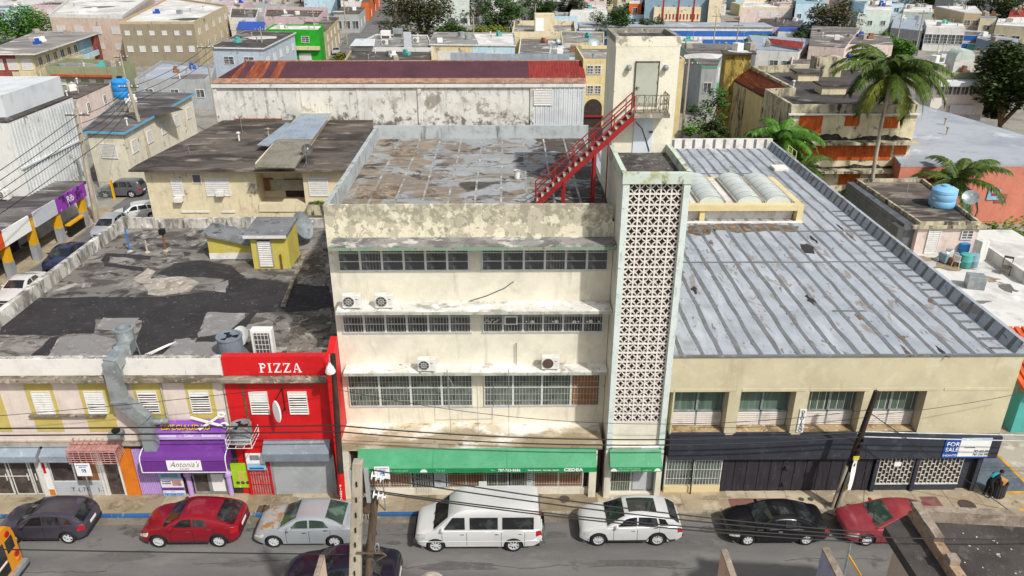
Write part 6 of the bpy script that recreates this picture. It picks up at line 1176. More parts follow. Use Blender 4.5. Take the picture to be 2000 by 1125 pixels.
def skinned(J, rads, ed, root, name, mat, parent, mw, sub=2):
    ks = list(J); me = bpy.data.meshes.new(name); me.from_pydata([J[k] for k in ks], [(ks.index(a), ks.index(b)) for a, b in ed], [])
    o = bpy.data.objects.new('tmp', me); COL.objects.link(o); m = o.modifiers.new('s', 'SKIN'); m.use_smooth_shade = True
    for i, k in enumerate(ks): v = me.skin_vertices[0].data[i]; v.radius = (rads[k], rads[k]); v.use_root = (k == root)
    m2 = o.modifiers.new('u', 'SUBSURF'); m2.levels = m2.render_levels = sub
    dg = bpy.context.evaluated_depsgraph_get(); m_ = bpy.data.meshes.new_from_object(o.evaluated_get(dg)); bpy.data.objects.remove(o)
    for p in m_.polygons: p.use_smooth = True
    return put(name, m_, mat, parent, mw)
per = thing('person', 'person in black clothes with a teal cloth over the shoulder stooping by the litter bin', 'person', pp); pm = T((pp.x-.15, pp.y, .12)) @ RZ(.25)
skinned(J, rads, ed, 'pel', 'body', 'cloth_black', per, pm)
MB().lathe([(0, -.125), (.05, -.115), (.082, -.05), (.092, .03), (.075, .1), (.03, .125), (0, .128)], 16, T((.52, 0, 1.44)) @ RY(rad(40))).build('head', 'skin', per, True, mw=pm)
MB().lathe([(.095, .0), (.1, .05), (.085, .11), (.04, .138), (0, .142)], 16, T((.51, 0, 1.445)) @ RY(rad(25))).build('hair', 'hair', per, True, mw=pm)
for s_ in (1, -1):
    MB().box(.60, s_*.035-.012, 1.42, .612, s_*.035+.012, 1.434).build('eye', 'black', per, mw=pm); MB().lathe([(0, -.03), (.02, 0), (0, .03)], 8, T((.51, s_*.092, 1.42))).build('ear', 'skin', per, True, mw=pm)
MB().lathe([(.0, -.02), (.018, 0), (0, .03)], 8, T((.606, 0, 1.40))).build('nose', 'skin', per, True, mw=pm)
for w_, s_ in (('wl', 1), ('wr', -1)):
    w0 = Vector(J[w_]); dd = Vector((.5, 0, -.85)).normalized(); hj = {'w': w0-dd*.02, 'p': w0+dd*.08}; hr = {'w': .035, 'p': .042}; he = [('w', 'p')]
    for k in range(4): f0 = w0+dd*.1+Vector((0, (k-1.5)*.02, 0)); hj['f%d' % k] = f0; hj['g%d' % k] = f0+dd*.045+Vector((-.01, 0, 0)); hj['h%d' % k] = f0+dd*.07+Vector((-.03, 0, 0)); hr.update({'f%d' % k: .011, 'g%d' % k: .010, 'h%d' % k: .008}); he += [('p', 'f%d' % k), ('f%d' % k, 'g%d' % k), ('g%d' % k, 'h%d' % k)]
    hj['t0'] = w0+dd*.05+Vector((.01, -s_*.045, 0)); hj['t1'] = hj['t0']+dd*.05+Vector((.02, -s_*.01, 0)); hr.update({'t0': .012, 't1': .009}); he += [('w', 't0'), ('t0', 't1')]
    skinned(hj, hr, he, 'w', 'hand', 'skin', per, pm, 1)
for x, y in ((.05, .135), (.17, -.145)): MB().lathe([(0, 0), (.05, .0), (.055, .04), (.045, .08), (0, .1)], 12, T((x, y, .0)) @ Matrix.Diagonal((2.4, 1, 1, 1))).build('shoe', 'shoe', per, True, mw=pm)
tc = MB(); n = 7
for i in range(n+1):
    u = i/n; x = .05+.34*u; z = 1.17+.25*u+.03*math.sin(u*5); tc.v += [(x-.05, .16, z-.02), (x-.03, .05, z+.05), (x-.02, -.04, z+.045)]
for i in range(n): tc.f += [(3*i, 3*i+1, 3*i+4, 3*i+3), (3*i+1, 3*i+2, 3*i+5, 3*i+4)]
tc.build('teal_cloth', 'teal_cloth', per, smooth=2, mw=pm)
# near-side walls and roofs at the bottom edge
for px0, px1, py, m, nm in ((625, 634.5, 1083, 'cream_side', 'cream party wall with a grey top in front of the navy car'), (1408, 1420, 1073, 'pink_side', 'pink party wall with a grey top below the black sedan'), (1605, 1619, 1070, 'lilac_side', 'lilac stained party wall with a grey top near the red sedan')):
    a = U(px0, py, 8); b_ = U(px1, py, 8); t = thing('party_wall', nm, 'wall', (a.x, a.y, 0), 'near-side party walls')
    MB().box(a.x+.012, a.y-7, 0, b_.x-.012, a.y-.01, 7.95).build('wall', m, t); MB().box(a.x, a.y-7, 7.95, b_.x, a.y, 8.02).build('coping', 'wall_top', t)
NBz = 8.0; nb = thing('near_corner_building', 'near-side building with a dark gravel roof and a broken block parapet at the lower right', 'building', (16, -13, 0))
q = [U(x, y, NBz) for x, y in ((1728, 1028), (1775, 1003), (2100, 1022), (2100, 1300), (1940, 1300))]; 
c_ = U(1728, 1028, NBz); e = U(1800, 1140, NBz); dr = (e-c_).normalized(); P0 = c_; P1 = c_+dr*8; R0 = U(1770, 1006, NBz); R1 = U(2080, 1020, NBz)
poly = [(P0.x, P0.y), (R0.x, R0.y), (R1.x, R1.y), (R1.x, R1.y-9), (P1.x, P1.y)]
MB().prism(poly, NBz-.35, NBz).build('roof', 'gravel', nb); sh_ = [(p[0]+(.3 if i in (0, 4) else 0), p[1]-(.3 if i < 3 else 0)) for i, p in enumerate(poly)]; MB().prism(sh_, 0, NBz-.35).build('wall', 'cream_side', nb)
a0 = U(1772, 1006, NBz); a1 = U(1860, 1140, NBz); dv = (a1-a0); n = 9
for k in range(n):
    for lay in range(3):
        if lay == 2 and k in (5, 6, 8): continue
        p = a0+dv*((k+(.5 if lay % 2 else 0))/n); d2 = dv.normalized(); nn = Vector((-d2.y, d2.x, 0)); w_ = dv.length/n*.97; p = p-d2*.0; z = NBz+lay*.2
        MB().hexa([p+nn*0+Vector((0, 0, z-p.z)), p+d2*w_+Vector((0, 0, z-p.z)), p+d2*w_+nn*.3+Vector((0, 0, z-p.z)), p+nn*.3+Vector((0, 0, z-p.z)), p+Vector((0, 0, z+.19-p.z)), p+d2*w_+Vector((RN.uniform(-.02, .02), 0, z+.19-p.z)), p+d2*w_+nn*.3+Vector((0, 0, z+.19-p.z)), p+nn*.3+Vector((0, 0, z+.19-p.z))]).build('parapet_block', 'block_old' if lay < 2 else 'wall_top', nb)
b0 = U(1778, 1006, NBz); b1 = U(2080, 1022, NBz); MB().bar(b0+Vector((0, -.15, .22)), b1+Vector((0, -.15, .22)), .3, .45).build('parapet', 'wall_top', nb)
for i in range(26): p = U(RN.uniform(1850, 2010), RN.uniform(1035, 1122), NBz); r_ = RN.uniform(.012, .03); MB().box(-r_, -r_*.6, 0, r_, r_*.6, r_*.6).build('rubble_chip', 'chips', nb, mw=T(p) @ RZ(RN.uniform(0, 3)))
yp = thing('yellow_pole', 'thin pole with a yellow rusty brace rising at the bottom edge right of centre', 'pole', F(1650, 1125, -12)); a = F(1661, 1062, -12); b_ = F(1648, 1125, -12); b_ = a+(b_-a)*3; MB().tube([a, b_], .035, 6).build('post', 'galv', yp); a2 = F(1656, 1082, -12); b2 = F(1682, 1125, -12); MB().tube([a2, a2+(b2-a2)*2.2], .04, 6).build('brace', 'yellow_line', yp)
wd = MB().lathe([(.35, 0), (.42, .06), (.42, .14), (.3, .16), (.28, .08), (0, .06)], 18, T(F(843, 1142, -12.5))).build('concrete_planter', 'concrete', None, True, label='round concrete rim just showing at the bottom edge below the van', category='planter')
# overhead wires
def cable(p0, p1, sag, r, label, n=16, name='overhead_cable', grp='overhead cables along the street', mat='wire'):
    p0, p1 = Vector(p0), Vector(p1); MB().tube([p0.lerp(p1, i/n)-Vector((0, 0, 4*sag*(i/n)*(1-i/n))) for i in range(n+1)], r, 5).build(name, mat, None, label=label, category='cable', group=grp)
a5, a4 = F(660, 831, -1.3), F(661, 843, -1.3)
cable((-60, -1.3, 5.6), a5, .25, .035, 'upper thick black cable left of the wooden pole'); cable((-60, -1.3, 5.1), a4, .25, .035, 'lower thick black cable left of the wooden pole')
b5, b4 = F(1690, 843, -1.45), F(1688, 853, -1.45); cable(a5, b5, .62, .032, 'upper thick cable between the wooden pole and the leaning pole', 24); cable(a4, b4, .62, .032, 'lower thick cable between the wooden pole and the leaning pole', 24)
cable(b5, (60, -1.4, 4.6), .4, .03, 'upper pale cable right of the leaning pole', mat='galv'); cable(b4, (60, -1.4, 4.1), .4, .03, 'lower pale cable right of the leaning pole', mat='galv')
cable(F(1690, 800, -1.5), F(1990, 1010, -1.6), .0, .022, 'guy wire from the leaning pole down to the corner kerb'); cable(F(1692, 868, -1.5), F(1686, 997, -1.5), 0, .012, 'thin wire hanging beside the leaning pole')
for k, (y0, y1) in enumerate(((917, 1040), (931, 1047), (957, 1052), (960, 1060))): cable(F(722, y0, -12.4), F(1700, y1, -12.6), .25, .022, ['topmost', 'second', 'third', 'lowest'][k]+' of the four wires sagging right from the concrete pole', 24)
cable(F(1700, 1048, -12.6), F(2150, 1050, -12.6), .1, .022, 'wire running on right above the near gravel roof'); cable((-40, -12.5, 9.6), F(705, 1083, -12.4), .2, .02, 'thin wire coming from the left to the concrete pole')
cable(F(0, 812, -1), F(655, 745, -1.2), .1, .014, 'thin service wire rising across the striped front to the wooden pole'); cable(F(655, 760, -1.2), F(1700, 800, -1.4), 1.3, .014, 'thin slack wire crossing the tall windows of the cream building', 24)
cable(F(1360, 835, -.2), F(1690, 815, -1.4), .2, .012, 'thin wire from the beige building to the leaning pole'); cable(F(1692, 812, -1.4), F(2010, 765, -1), .15, .012, 'thin wire from the leaning pole to the right edge')

# ================================================================ the town behind
for nm, col in (('w_cream', '#d4c7a6'), ('w_tan', '#b9a582'), ('w_brown', '#8f8570'), ('w_pink', '#c7b2a2'), ('w_white', '#d3d2cc'), ('w_grey', '#a3a6a6'), ('w_bluegrey', '#aeb9c4'), ('w_green', '#8d9270'), ('w_yellow', '#cabd97'), ('w_mint', '#c2cdc2'), ('w_rose', '#c6b0b0'), ('w_blue', '#8aa9b8'), ('w_salmon', '#c77c66'), ('w_orange', '#d0652a'), ('w_paleblue', '#b3cdd8'), ('w_pinkpale', '#d3c1b8'), ('w_teal', '#4fa39c'), ('w_ivory', '#dcd5bf'), ('w_tan2', '#c4b391'), ('w_lilac', '#b4a8bd'), ('w_steel', '#7f97a6'), ('w_apt', '#d2c08c')): wallmat(nm, col, '#5b554b', .7, ('#8f887c', .5, .63), .8, .2)
_wc = {}
def wmesh(w_, h_, st):
    k = (round(w_, 2), round(h_, 2), st)
    if k in _wc: return _wc[k]
    f = MB(); e = .07; f.box(-w_/2, -.06, 0, -w_/2+e, .03, h_).box(w_/2-e, -.06, 0, w_/2, .03, h_).box(-w_/2+e, -.06, h_-e, w_/2-e, .03, h_).box(-w_/2+e, -.06, 0, w_/2-e, .03, e)
    if st in ('dark', 'bars'): f.box(-.025, -.05, e, .025, .02, h_-e)
    if st == 'bars': [f.box(-w_/2, -.07, h_*q, w_/2, -.05, h_*q+.04) for q in (.3, .6)]
    p = MB()
    if st == 'louv':
        n = max(4, int(h_/.17))
        for i in range(n): z = e+(h_-2*e)*i/n; q = (h_-2*e)/n; p.hexa([(-w_/2+e, -.05, z), (w_/2-e, -.05, z), (w_/2-e, -.04, z), (-w_/2+e, -.04, z), (-w_/2+e, -.03, z+q*.7), (w_/2-e, -.03, z+q*.7), (w_/2-e, -.02, z+q*.7), (-w_/2+e, -.02, z+q*.7)])
    else: p.box(-w_/2+e, -.02, e, w_/2-e, -.01, h_-e)
    _wc[k] = (f.mesh('window'), p.mesh('pane'), MB().box(-w_/2+e, -.012, e, w_/2-e, -.004, h_-e).mesh('opening')); return _wc[k]
def window(parent, o, n, w_, h_, st='louv', fm='slat_white', pm=None, name=None):
    f, p, op = wmesh(w_, h_, st); mw = frame(o, n); wo = put(name or ('door' if st == 'door' else 'window'), f, fm, parent, mw)
    put('slats' if st == 'louv' else 'pane', p, pm or {'louv': 'slat_white', 'dark': 'pane', 'bars': 'pane', 'door': 'sign_grey'}[st], wo, mw)
    if st == 'louv': put('opening', op, 'galv', wo, mw)
    return wo
def winac(parent, o, n):
    mw = frame(o, n); MB().box(-.33, -.5, 0, .33, 0, .42).build('wall_air_conditioner', 'white_enamel', parent, bevel=.02, mw=mw)
def H(name, label, pts, z, wall, roof, wins=(), parapet=0, over=0, trim=None, group=None, cat='house', base=0, roofname='roof', pmat=None, world=False, th=.18, clutter=7):
    q = [Vector(p) for p in pts] if world else [U(x, y, z) for x, y in pts]
    c_ = sum((Vector((p.x, p.y, 0)) for p in q), Vector())/len(q); t = thing(name, label, cat, (c_.x, c_.y, base), group)
    P2 = [(p.x, p.y) for p in q]; n = len(P2); A = sum(P2[i][0]*P2[(i+1) % n][1]-P2[(i+1) % n][0]*P2[i][1] for i in range(n))
    if A < 0: P2 = P2[::-1]; P2 = P2[-1:]+P2[:-1]
    def off(d):
        o = []
        for i in range(n):
            a, b, c2 = Vector(P2[i-1]), Vector(P2[i]), Vector(P2[(i+1) % n]); e1 = (b-a).normalized(); e2 = (c2-b).normalized(); n1 = Vector((e1.y, -e1.x)); n2 = Vector((e2.y, -e2.x)); m = n1+n2; L_ = m.length
            m = m/L_ if L_ > 1e-3 else n1; o.append(tuple(b+m*(d/max(.35, m.dot(n1)))))
        return o
    if parapet:
        MB().prism(P2, base, z-parapet).build('wall', wall, t); MB().prism(off(-.02), z-parapet, z-parapet+.02).build(roofname, roof, t); ins = off(-th)
        for i in range(n):
            j = (i+1) % n; MB().prism([P2[i], P2[j], ins[j], ins[i]], z-parapet-.01, z-.001*i).build('parapet', pmat or wall, t)
    else:
        W2 = off(-over) if over else P2; MB().prism(W2, base, z-.16).build('wall', wall, t); R2 = P2
        ro = MB().prism(R2, z-.16, z).build(roofname, roof, t)
        if trim:
            ou = off(.03)
            for i in range(n): j = (i+1) % n; MB().prism([ou[i], ou[j], P2[j], P2[i]], z-.22, z+.03).build('roof_edge', trim, ro)
    W2 = off(-over) if over else P2
    for (e, k, z0, w_, h_, st, *a) in wins:
        A_ = Vector(W2[e]); B_ = Vector(W2[(e+1) % n]); d = (B_-A_).normalized(); nn = (d.y, -d.x, 0); f0, f1 = (a[0], a[1]) if len(a) >= 2 else (0, 1)
        for i in range(k):
            s = f0+(f1-f0)*(i+.5)/k; p = A_.lerp(B_, s); window(t, (p.x+nn[0]*.03, p.y+nn[1]*.03, z0), nn, w_, h_, st, pm=a[2] if len(a) > 2 else None)
    HW[t] = W2; zr_ = z-parapet+.01
    if clutter:
        lo = [min(p[i] for p in P2) for i in (0, 1)]; hi = [max(p[i] for p in P2) for i in (0, 1)]; cx = sum(p[0] for p in P2)/n; cy = sum(p[1] for p in P2)/n
        for i in range(clutter):
            b = P2[RC.randrange(n)]; e_ = P2[RC.randrange(n)]; u = RC.uniform(.15, .8); v = RC.uniform(.1, .9); x = cx+((b[0]*v+e_[0]*(1-v))-cx)*u; y = cy+((b[1]*v+e_[1]*(1-v))-cy)*u; k = RC.random(); mw = T((x, y, zr_)) @ RZ(RC.uniform(0, 3))
            if k < .45: put('vent_pipe', CLUT[0], RC.choice(['slat_white', 'concrete', 'galv']), t, mw)
            elif k < .62: put('roof_unit', CLUT[1], RC.choice(['white_paint', 'galv', 'concrete']), t, mw)
            elif k < .8: put('roof_patch', CLUT[2], RC.choice(['r_white', 'r_dark', 'roof_patch', 'r_blotch']), t, T((x, y, zr_+.008+.004*i)) @ RZ(RC.uniform(0, 3)) @ Matrix.Scale(RC.uniform(.6, 1.6), 4))
            elif k < .9: put('aerial', CLUT[3], 'galv', t, mw)
            else: put('stored_junk', CLUT[4], RC.choice(['w_teal', 'brown_board', 'w_white', 'blue_tarp', 'zinc_old']), t, mw)
    return t
HW = {}; RC = random.Random(5)
def _rp():
    pts = []; k = 11
    for i in range(k): a = 6.283*i/k; r = RC.uniform(1.0, 2.0); pts.append((r*math.cos(a)*1.4, r*math.sin(a)))
    return MB().prism(pts, 0, .006).mesh('roof_patch')
CLUT = [MB().tube([(0, 0, 0), (0, 0, .7)], .09, 7).lathe([(.18, .7), (.2, .8), (0, .9)], 8).mesh('vent_pipe'), MB().box(-.55, -.45, 0, .55, .45, .9).box(-.45, -.47, .12, .45, -.45, .75).mesh('roof_unit', False, .04), _rp(), MB().tube([(0, 0, 0), (0, 0, 2.2)], .035, 4).tube([(-.7, 0, 2.1), (.7, 0, 2.1)], .025, 4).tube([(-.4, -.4, 2.1), (-.4, .4, 2.1)], .02, 4).tube([(.3, -.3, 2.1), (.3, .3, 2.1)], .02, 4).mesh('aerial'), MB().box(-.8, -.5, 0, .6, .4, .5).box(-.3, -.2, .5, .5, .3, 1.0).mesh('stored_junk', False, .05)]
# ---- far-left side street
MB().poly([(-40.6, -1.62, .006), (-26.9, -1.62, .006), (-26.9, 60, .006), (-40.6, 60, .006)]).build('side_street', 'street_far', None, kind='structure')
MB().box(-43.6, 18, 0, -40.0, 44, .14).build('side_pavement', 'paving', None, kind='structure')
# white ribbed warehouse
wb = H('white_ribbed_building', 'tall white building with ribbed cladding at the left edge', [(-62, 35.6, 11), (-43, 35.6, 11), (-43.2, 46.9, 11), (-62, 46.9, 11)], 11, 'w_white', 'r_dark', world=True, cat='building')
for k in range(22): MB().box(-43.05, 35.7+k*.5, 3.5, -42.93, 35.82+k*.5, 10.7).build('rib', 'white_rib', wb)
MB().box(-43.05, 35.6, 6.7, -42.84, 46.8, 6.85).build('gutter', 'white_rib', wb); MB().box(-62, 37.2, 11, -44, 47, 12.9).build('upper_wall', 'white_rib', wb)
# shops with yellow columns
sh = thing('arcade_shops', 'low arcade of shops with yellow and grey columns on the side street', 'shop', (-43, 30, 0))
MB().box(-50, 14, 0, -43.4, 40, 4.0).build('wall', 'w_grey', sh); MB().box(-50, 14, 4.0, -40.1, 40.2, 4.25).build('roof', 'r_streak', sh)
for k, y in enumerate((22.5, 26.8, 30.6, 34.6, 39.0)):
    c_ = MB().box(-40.65, y-.3, .14, -40.15, y+.3, 4.0).build('column', 'shop_yellow', sh); MB().box(-40.67, y-.32, .14, -40.13, y+.32, 1.6).build('grey_base', 'shutter_grey', c_)
for y0, y1, m, nm in ((14, 26.4, 'sign_orange', 'orange_fascia'), (26.4, 30.2, 'sign_white', 'white_fascia'), (30.9, 34.4, 'sign_grey', 'grey_fascia'), (34.5, 39.6, 'sign_magenta', 'magenta_fascia')):
    fo = MB().box(-40.14, y0, 3.0, -40.0, y1, 4.3).build(nm, m, sh)
    if nm == 'orange_fascia': text('ria', .9, 'sign_white', fo, tmat((-39.99, 24.6, 3.3), (0, 1, 0)), bold=.03); MB().box(-40.2, 14, 4.26, -39.95, 26.4, 4.4).build('red_cap', 'sign_red', fo)
    if nm == 'magenta_fascia': text('Rib', .9, 'sign_white', fo, tmat((-39.99, 36.2, 3.35), (0, 1, 0)))
MB().box(-40.6, 36, .14, -40.3, 39, 1.2).build('dark_counter', 'black', sh); MB().box(-40.65, 36, 1.2, -40.2, 39, 1.35).build('counter_top', 'shop_yellow', sh)
for y in (24, 28, 32, 37): MB().box(-43.42, y-1, .2, -43.36, y+1, 2.6).build('shop_opening', 'dark_void', sh)
aircon_split((-44.5, 34.5, 4.26), 'white condenser on the arcade shop roof', s=1.4)
for k, (x, y) in enumerate(((-42.2, 28.4), (-42.0, 32.4))): 
    t = thing('cafe_table', 'brown cafe table under the arcade, %s of two' % ('nearer' if k == 0 else 'farther'), 'table', (x, y, .14)); MB().box(x-.5, y-.5, .85, x+.5, y+.5, .92).build('top', 'wood_pole', t); MB().tube([(x, y, .14), (x, y, .85)], .05, 6).build('leg', 'iron', t)
# ---- cream house behind the corner building
YC = 33.6
ch = H('cream_house', 'cream two-storey house behind the corner building with window air conditioners', [(-32.4, 35.3, 7.3), (-12.6, 35.3, 7.3), (-14.4, 52.4, 7.3), (-30.6, 52.4, 7.3)], 7.3, 'w_cream', 'r_brown', over=.9, cat='house', clutter=2, world=True)
YC = 34.2; MB().box(-32.4, 33.3, 7.14, -12.6, 35.299, 7.3).build('roof_front', 'r_brown', ch)
def CF(px, py): return F(px, py, YC-.02)
a = CF(498, 340); b_ = CF(597, 398)
for x0, x1, z0, z1 in ((-31.5, a.x, 0, 7.13), (b_.x, -13.5, 0, 7.13), (a.x, b_.x, 0, b_.z), (a.x, b_.x, 6.75, 7.13)): MB().box(x0, YC, z0, x1, 36.3, z1).build('front_wall', 'w_cream', ch)
MB().box(a.x+.9, 35.2, b_.z+.9, b_.x, 35.3, b_.z+1.9).build('loggia_blind', 'zinc_old', ch); MB().box(a.x+1.9, 36.1, b_.z, b_.x-.4, 36.18, b_.z+1.7).build('loggia_door', 'dark_void', ch); MB().box(a.x+.05, 36.1, b_.z+.6, a.x+.9, 36.18, b_.z+1.8).build('loggia_window', 'brown_board', ch)
MB().box(a.x-.05, YC-.12, b_.z-.7, b_.x+.05, YC-.002, b_.z+.02).build('loggia_parapet', 'w_cream', ch)
for px, py, w_, h_ in ((350, 383, 1.0, 1.45), (428, 383, 2.1, 1.45), (624, 383, 1.7, 1.6)): p = CF(px, py); window(ch, (p.x, YC-.02, p.z), (0, -1, 0), w_, h_+.2, 'louv')
p = CF(386, 358); window(ch, (p.x, YC-.02, p.z), (0, -1, 0), .8, .85, 'louv', pm='fan_dark')
for px, py in ((351, 388), (432, 376)): p = CF(px, py); winac(ch, (p.x, YC-.06, p.z-.2), (0, -1, 0))
for px in (368, 396, 446): p = CF(px, 415); MB().box(p.x-.6, YC-.1, p.z, p.x+.6, YC-.02, p.z+.14).build('lower_window_hood', 'slat_white', ch)
p = CF(625, 405); MB().box(p.x-.9, YC-1.0, p.z-.4, p.x+1.2, YC-.01, p.z+.55).build('balcony_box', 'w_mould', ch)
MB().box(p.x-.8, YC-.9, p.z+.55, p.x+1.0, YC-.2, p.z+.6).build('balcony_soil', 'iron', ch)
# tin sheets on that house
def sheets(px, z0, z1, mat, name, parent, n=6, th=.03):
    """ribbed sheets over a quad given as pixels (front-left, front-right, back-right, back-left)"""
    a, b, c2, d = [U(px[i][0], px[i][1], z0[i] if isinstance(z0, tuple) else (z0, z0, z1, z1)[i]) for i in range(4)]
    for k in range(n):
        p = [a.lerp(b, k/n), a.lerp(b, (k+1)/n), d.lerp(c2, (k+1)/n), d.lerp(c2, k/n)]; g = MB(); g.plate(p, (0, 0, th)); q = (p[0]+Vector((0, 0, th+.02)), p[3]+Vector((0, 0, th+.02))); g.bar(q[0], q[1], .07, .05); mm = p[0].lerp(p[1], .5)+Vector((0, 0, th+.01)); m2 = p[3].lerp(p[2], .5)+Vector((0, 0, th+.01)); g.bar(mm, m2, .05, .03); g.build(name, mat, parent)
tn = thing('tin_roof', 'pitched tin roof of blue-grey and olive sheets lying on the cream house', 'roof', U(570, 290, 7.3))
sheets([(543, 272), (610, 272), (648, 222), (588, 222)], 8.3, 8.3, 'zinc', 'blue_grey_sheet', tn, 7); sheets([(497, 327), (575, 328), (612, 270), (545, 270)], 7.9, 8.28, 'zinc_old', 'olive_sheet', tn, 7)
sheets([(503, 284), (524, 286), (578, 243), (560, 241)], 7.9, 8.1, 'zinc', 'blue_grey_sheet', tn, 3); MB().prism([(U(x, y, 7.3).x, U(x, y, 7.3).y) for x, y in ((500, 330), (576, 330), (646, 230), (590, 228))], 7.3, 7.86).build('support_wall', 'w_cream', tn)
for px, py, nm, h in ((600, 325, 'white antenna mast on the cream house beside the dish', 2.6), (474, 262, 'thin white antenna on the cream house roof', 2.0), (370, 300, 'bent white antenna lying on the left half of the cream house roof', .8)): antenna(U(px, py, 7.3), nm, h, RN.uniform(0, 2))
dish(U(602, 318, 7.3), 'dark dish on a tripod at the front edge of the cream house', .5, .4, 25, 1.2, 'fan_dark')
# ---- warehouse with the maroon roof
wx0, wx1, wy, wz = -31.5, 8.6, 53.5, 11.05
wh = thing('warehouse', 'long warehouse with a maroon metal roof and a peeling white wall', 'warehouse', (-11, wy, 0)); MB().box(wx0, wy, 0, wx1, 66, wz-.1).build('wall', 'w_peel', wh)
zr = 12.5; yr = 59.0; n = 46
for k in range(n):
    a = wx0-.2+(wx1-wx0+.4)*k/n; b_ = wx0-.2+(wx1-wx0+.4)*(k+1)/n; t0 = max(a, wx0+2.2); t1 = max(b_, wx0+2.2); m = 'rust_sheet' if k in (2, 4, 5, 7) else ('red_sheet' if k > 38 else 'maroon')
    f = lambda t_: (wy-.25+(yr-wy+.25)*t_, wz+(zr-wz)*t_)
    def mx(t_, e, top): return e+(top-e)*t_
    g = MB(); y1, z1 = f(.22); y2, z2 = f(1); g.plate([(mx(.22, a, t0), y1, z1), (mx(.22, b_, t1), y1, z1), (t1, y2, z2), (t0, y2, z2)], (0, 0, .03)) if t1 > t0 else g.plate([(mx(.22, a, t0), y1, z1), (mx(.22, b_, t1), y1, z1), (t1, y2, z2)], (0, 0, .03))
    for r in (0, .33, .66): g.bar((mx(.22, a+(b_-a)*r, t0+(t1-t0)*r), y1, z1+.04), (t0+(t1-t0)*r, y2, z2+.04), .06, .05)
    g.build('roof_sheet', m, wh)
    y1, z1 = f(0); y2, z2 = f(.21); g = MB().plate([(a, y1, z1), (b_-.03, y1, z1), (mx(.21, b_, t1)-.03, y2, z2), (mx(.21, a, t0), y2, z2)], (0, 0, .02))
    for r in (0, .25, .5, .75): g.bar((a+(b_-a)*r, y1, z1+.03), (mx(.21, a+(b_-a)*r, t0+(t1-t0)*r), y2, z2+.03), .08, .05)
    g.build('eave_sheet', 'eave_sheet', wh)
MB().add([(wx0, yr, wz), (wx1, yr, wz), (wx1, 66, wz), (wx0, 66, wz), (wx0+2.2, yr, zr-.01), (wx1, yr, zr-.01)], [(4, 5, 2, 3), (0, 4, 3), (1, 2, 5)]).build('rear_slope', 'maroon', wh); MB().bar((wx0+2.2, yr, zr+.05), (wx1, yr, zr+.05), .3, .1).build('ridge_cap', 'eave_sheet', wh)
MB().box(wx0-.1, wy-.28, wz-.45, wx1+.1, wy-.02, wz-.08).build('cornice', 'w_white', wh)
for x in (wx0+.15, F(820, 200, wy).x, F(1039, 200, wy).x): MB().box(x-.2, wy-.16, 0, x+.2, wy, wz-.45).build('pilaster', 'w_peel', wh)
for px in (500, 590, 700): x = F(px, 200, wy).x; MB().box(x-.1, wy-.06, 4, x+.1, wy, wz-.45).build('pilaster', 'w_peel', wh)
x0 = F(1042, 200, wy).x; nr = 22
for k in range(nr): MB().box(x0+(wx1-x0)*k/nr, wy-.12-(.04 if k % 2 else 0), 4, x0+(wx1-x0)*(k+.9)/nr, wy-.02, wz-.46).build('cladding_strip', 'white_rib', wh)
p = F(1060, 205, wy); window(wh, (p.x, wy-.2, p.z), (0, -1, 0), 2.0, 1.7, 'louv')
MB().box(wx0+2, wy-.4, 7.0, wx0+7, wy, 7.25).build('ledge', 'rust', wh)
MB().prism([(wx0-1, 52.6), (wx1+3, 52.6), (wx1+3, 53.4), (wx0-1, 53.4)], 0, 6.2).build('gap_roof', 'r_dark', wh)
# ---- yellow apartment block beside the lift tower
ya = H('yellow_apartment_block', 'yellow apartment block showing behind the lift tower', [(8.7, 57, 13), (20, 57, 13), (20, 68, 13), (8.7, 68, 13)], 13, 'w_apt', 'r_grey', world=True, cat='building', parapet=.4)
for px, py in ((1152, 145), (1167, 145), (1152, 184), (1167, 184)): p = F(px, py, 57); window(ya, (p.x, 56.97, p.z), (0, -1, 0), .75, 1.0, 'bars')
p = F(1157, 242, 57); MB().lathe([(0, 0), (1.0, 0), (1.0, .1), (0, .1)], 16, T((p.x, 57, 7.6)) @ RX(rad(90)), 0, math.pi).box(p.x-1, 56.9, 5.0, p.x+1, 57, 7.6).build('arch_opening', 'dark_void', ya); MB().box(p.x-1.1, 56.7, 6.6, p.x+1.4, 56.9, 6.75).build('red_rail', 'redpaint', ya)
# ---- left background
H('white_roof_block', 'big apartment block with a white roof and pinkish stained front far left', [(95, 27), (238, 30), (300, -12), (140, -8)], 9.5, 'w_pink', 'r_white', [(0, 4, 5.6, 1.9, 1.5, 'louv'), (0, 4, 2.4, 1.6, 1.3, 'louv')], parapet=.7, pmat='w_white', cat='building')
tb = H('tan_block', 'tan and brown block with small white windows and white roof far left', [(232, 42), (378, 42), (443, 10), (330, -6)], 9, 'w_brown', 'r_white', [(0, 6, 6.3, 1.0, .9, 'louv'), (0, 6, 3.0, 1.2, 1.2, 'louv'), (1, 5, 6.0, 2.2, 1.3, 'louv'), (1, 5, 2.6, 1.6, 1.5, 'dark')], parapet=.5, pmat='w_tan', cat='building')
W2 = HW[tb]; ap = H('balcony_apartments', 'long low apartments with a blotchy white-edged roof and yellow and blue walls', [(-40, 105), (68, 105), (196, 63), (70, 61)], 6.5, 'w_yellow', 'r_blotch2', [(1, 7, 3.9, 1.7, 1.6, 'dark', .03, .8), (0, 3, 3.6, 1.8, 1.9, 'louv')], over=1.1, trim='w_white', cat='building')
W2 = HW[ap]; a = Vector(W2[1]); b_ = Vector(W2[2]); d = (b_-a).normalized(); nn = Vector((d.y, -d.x))
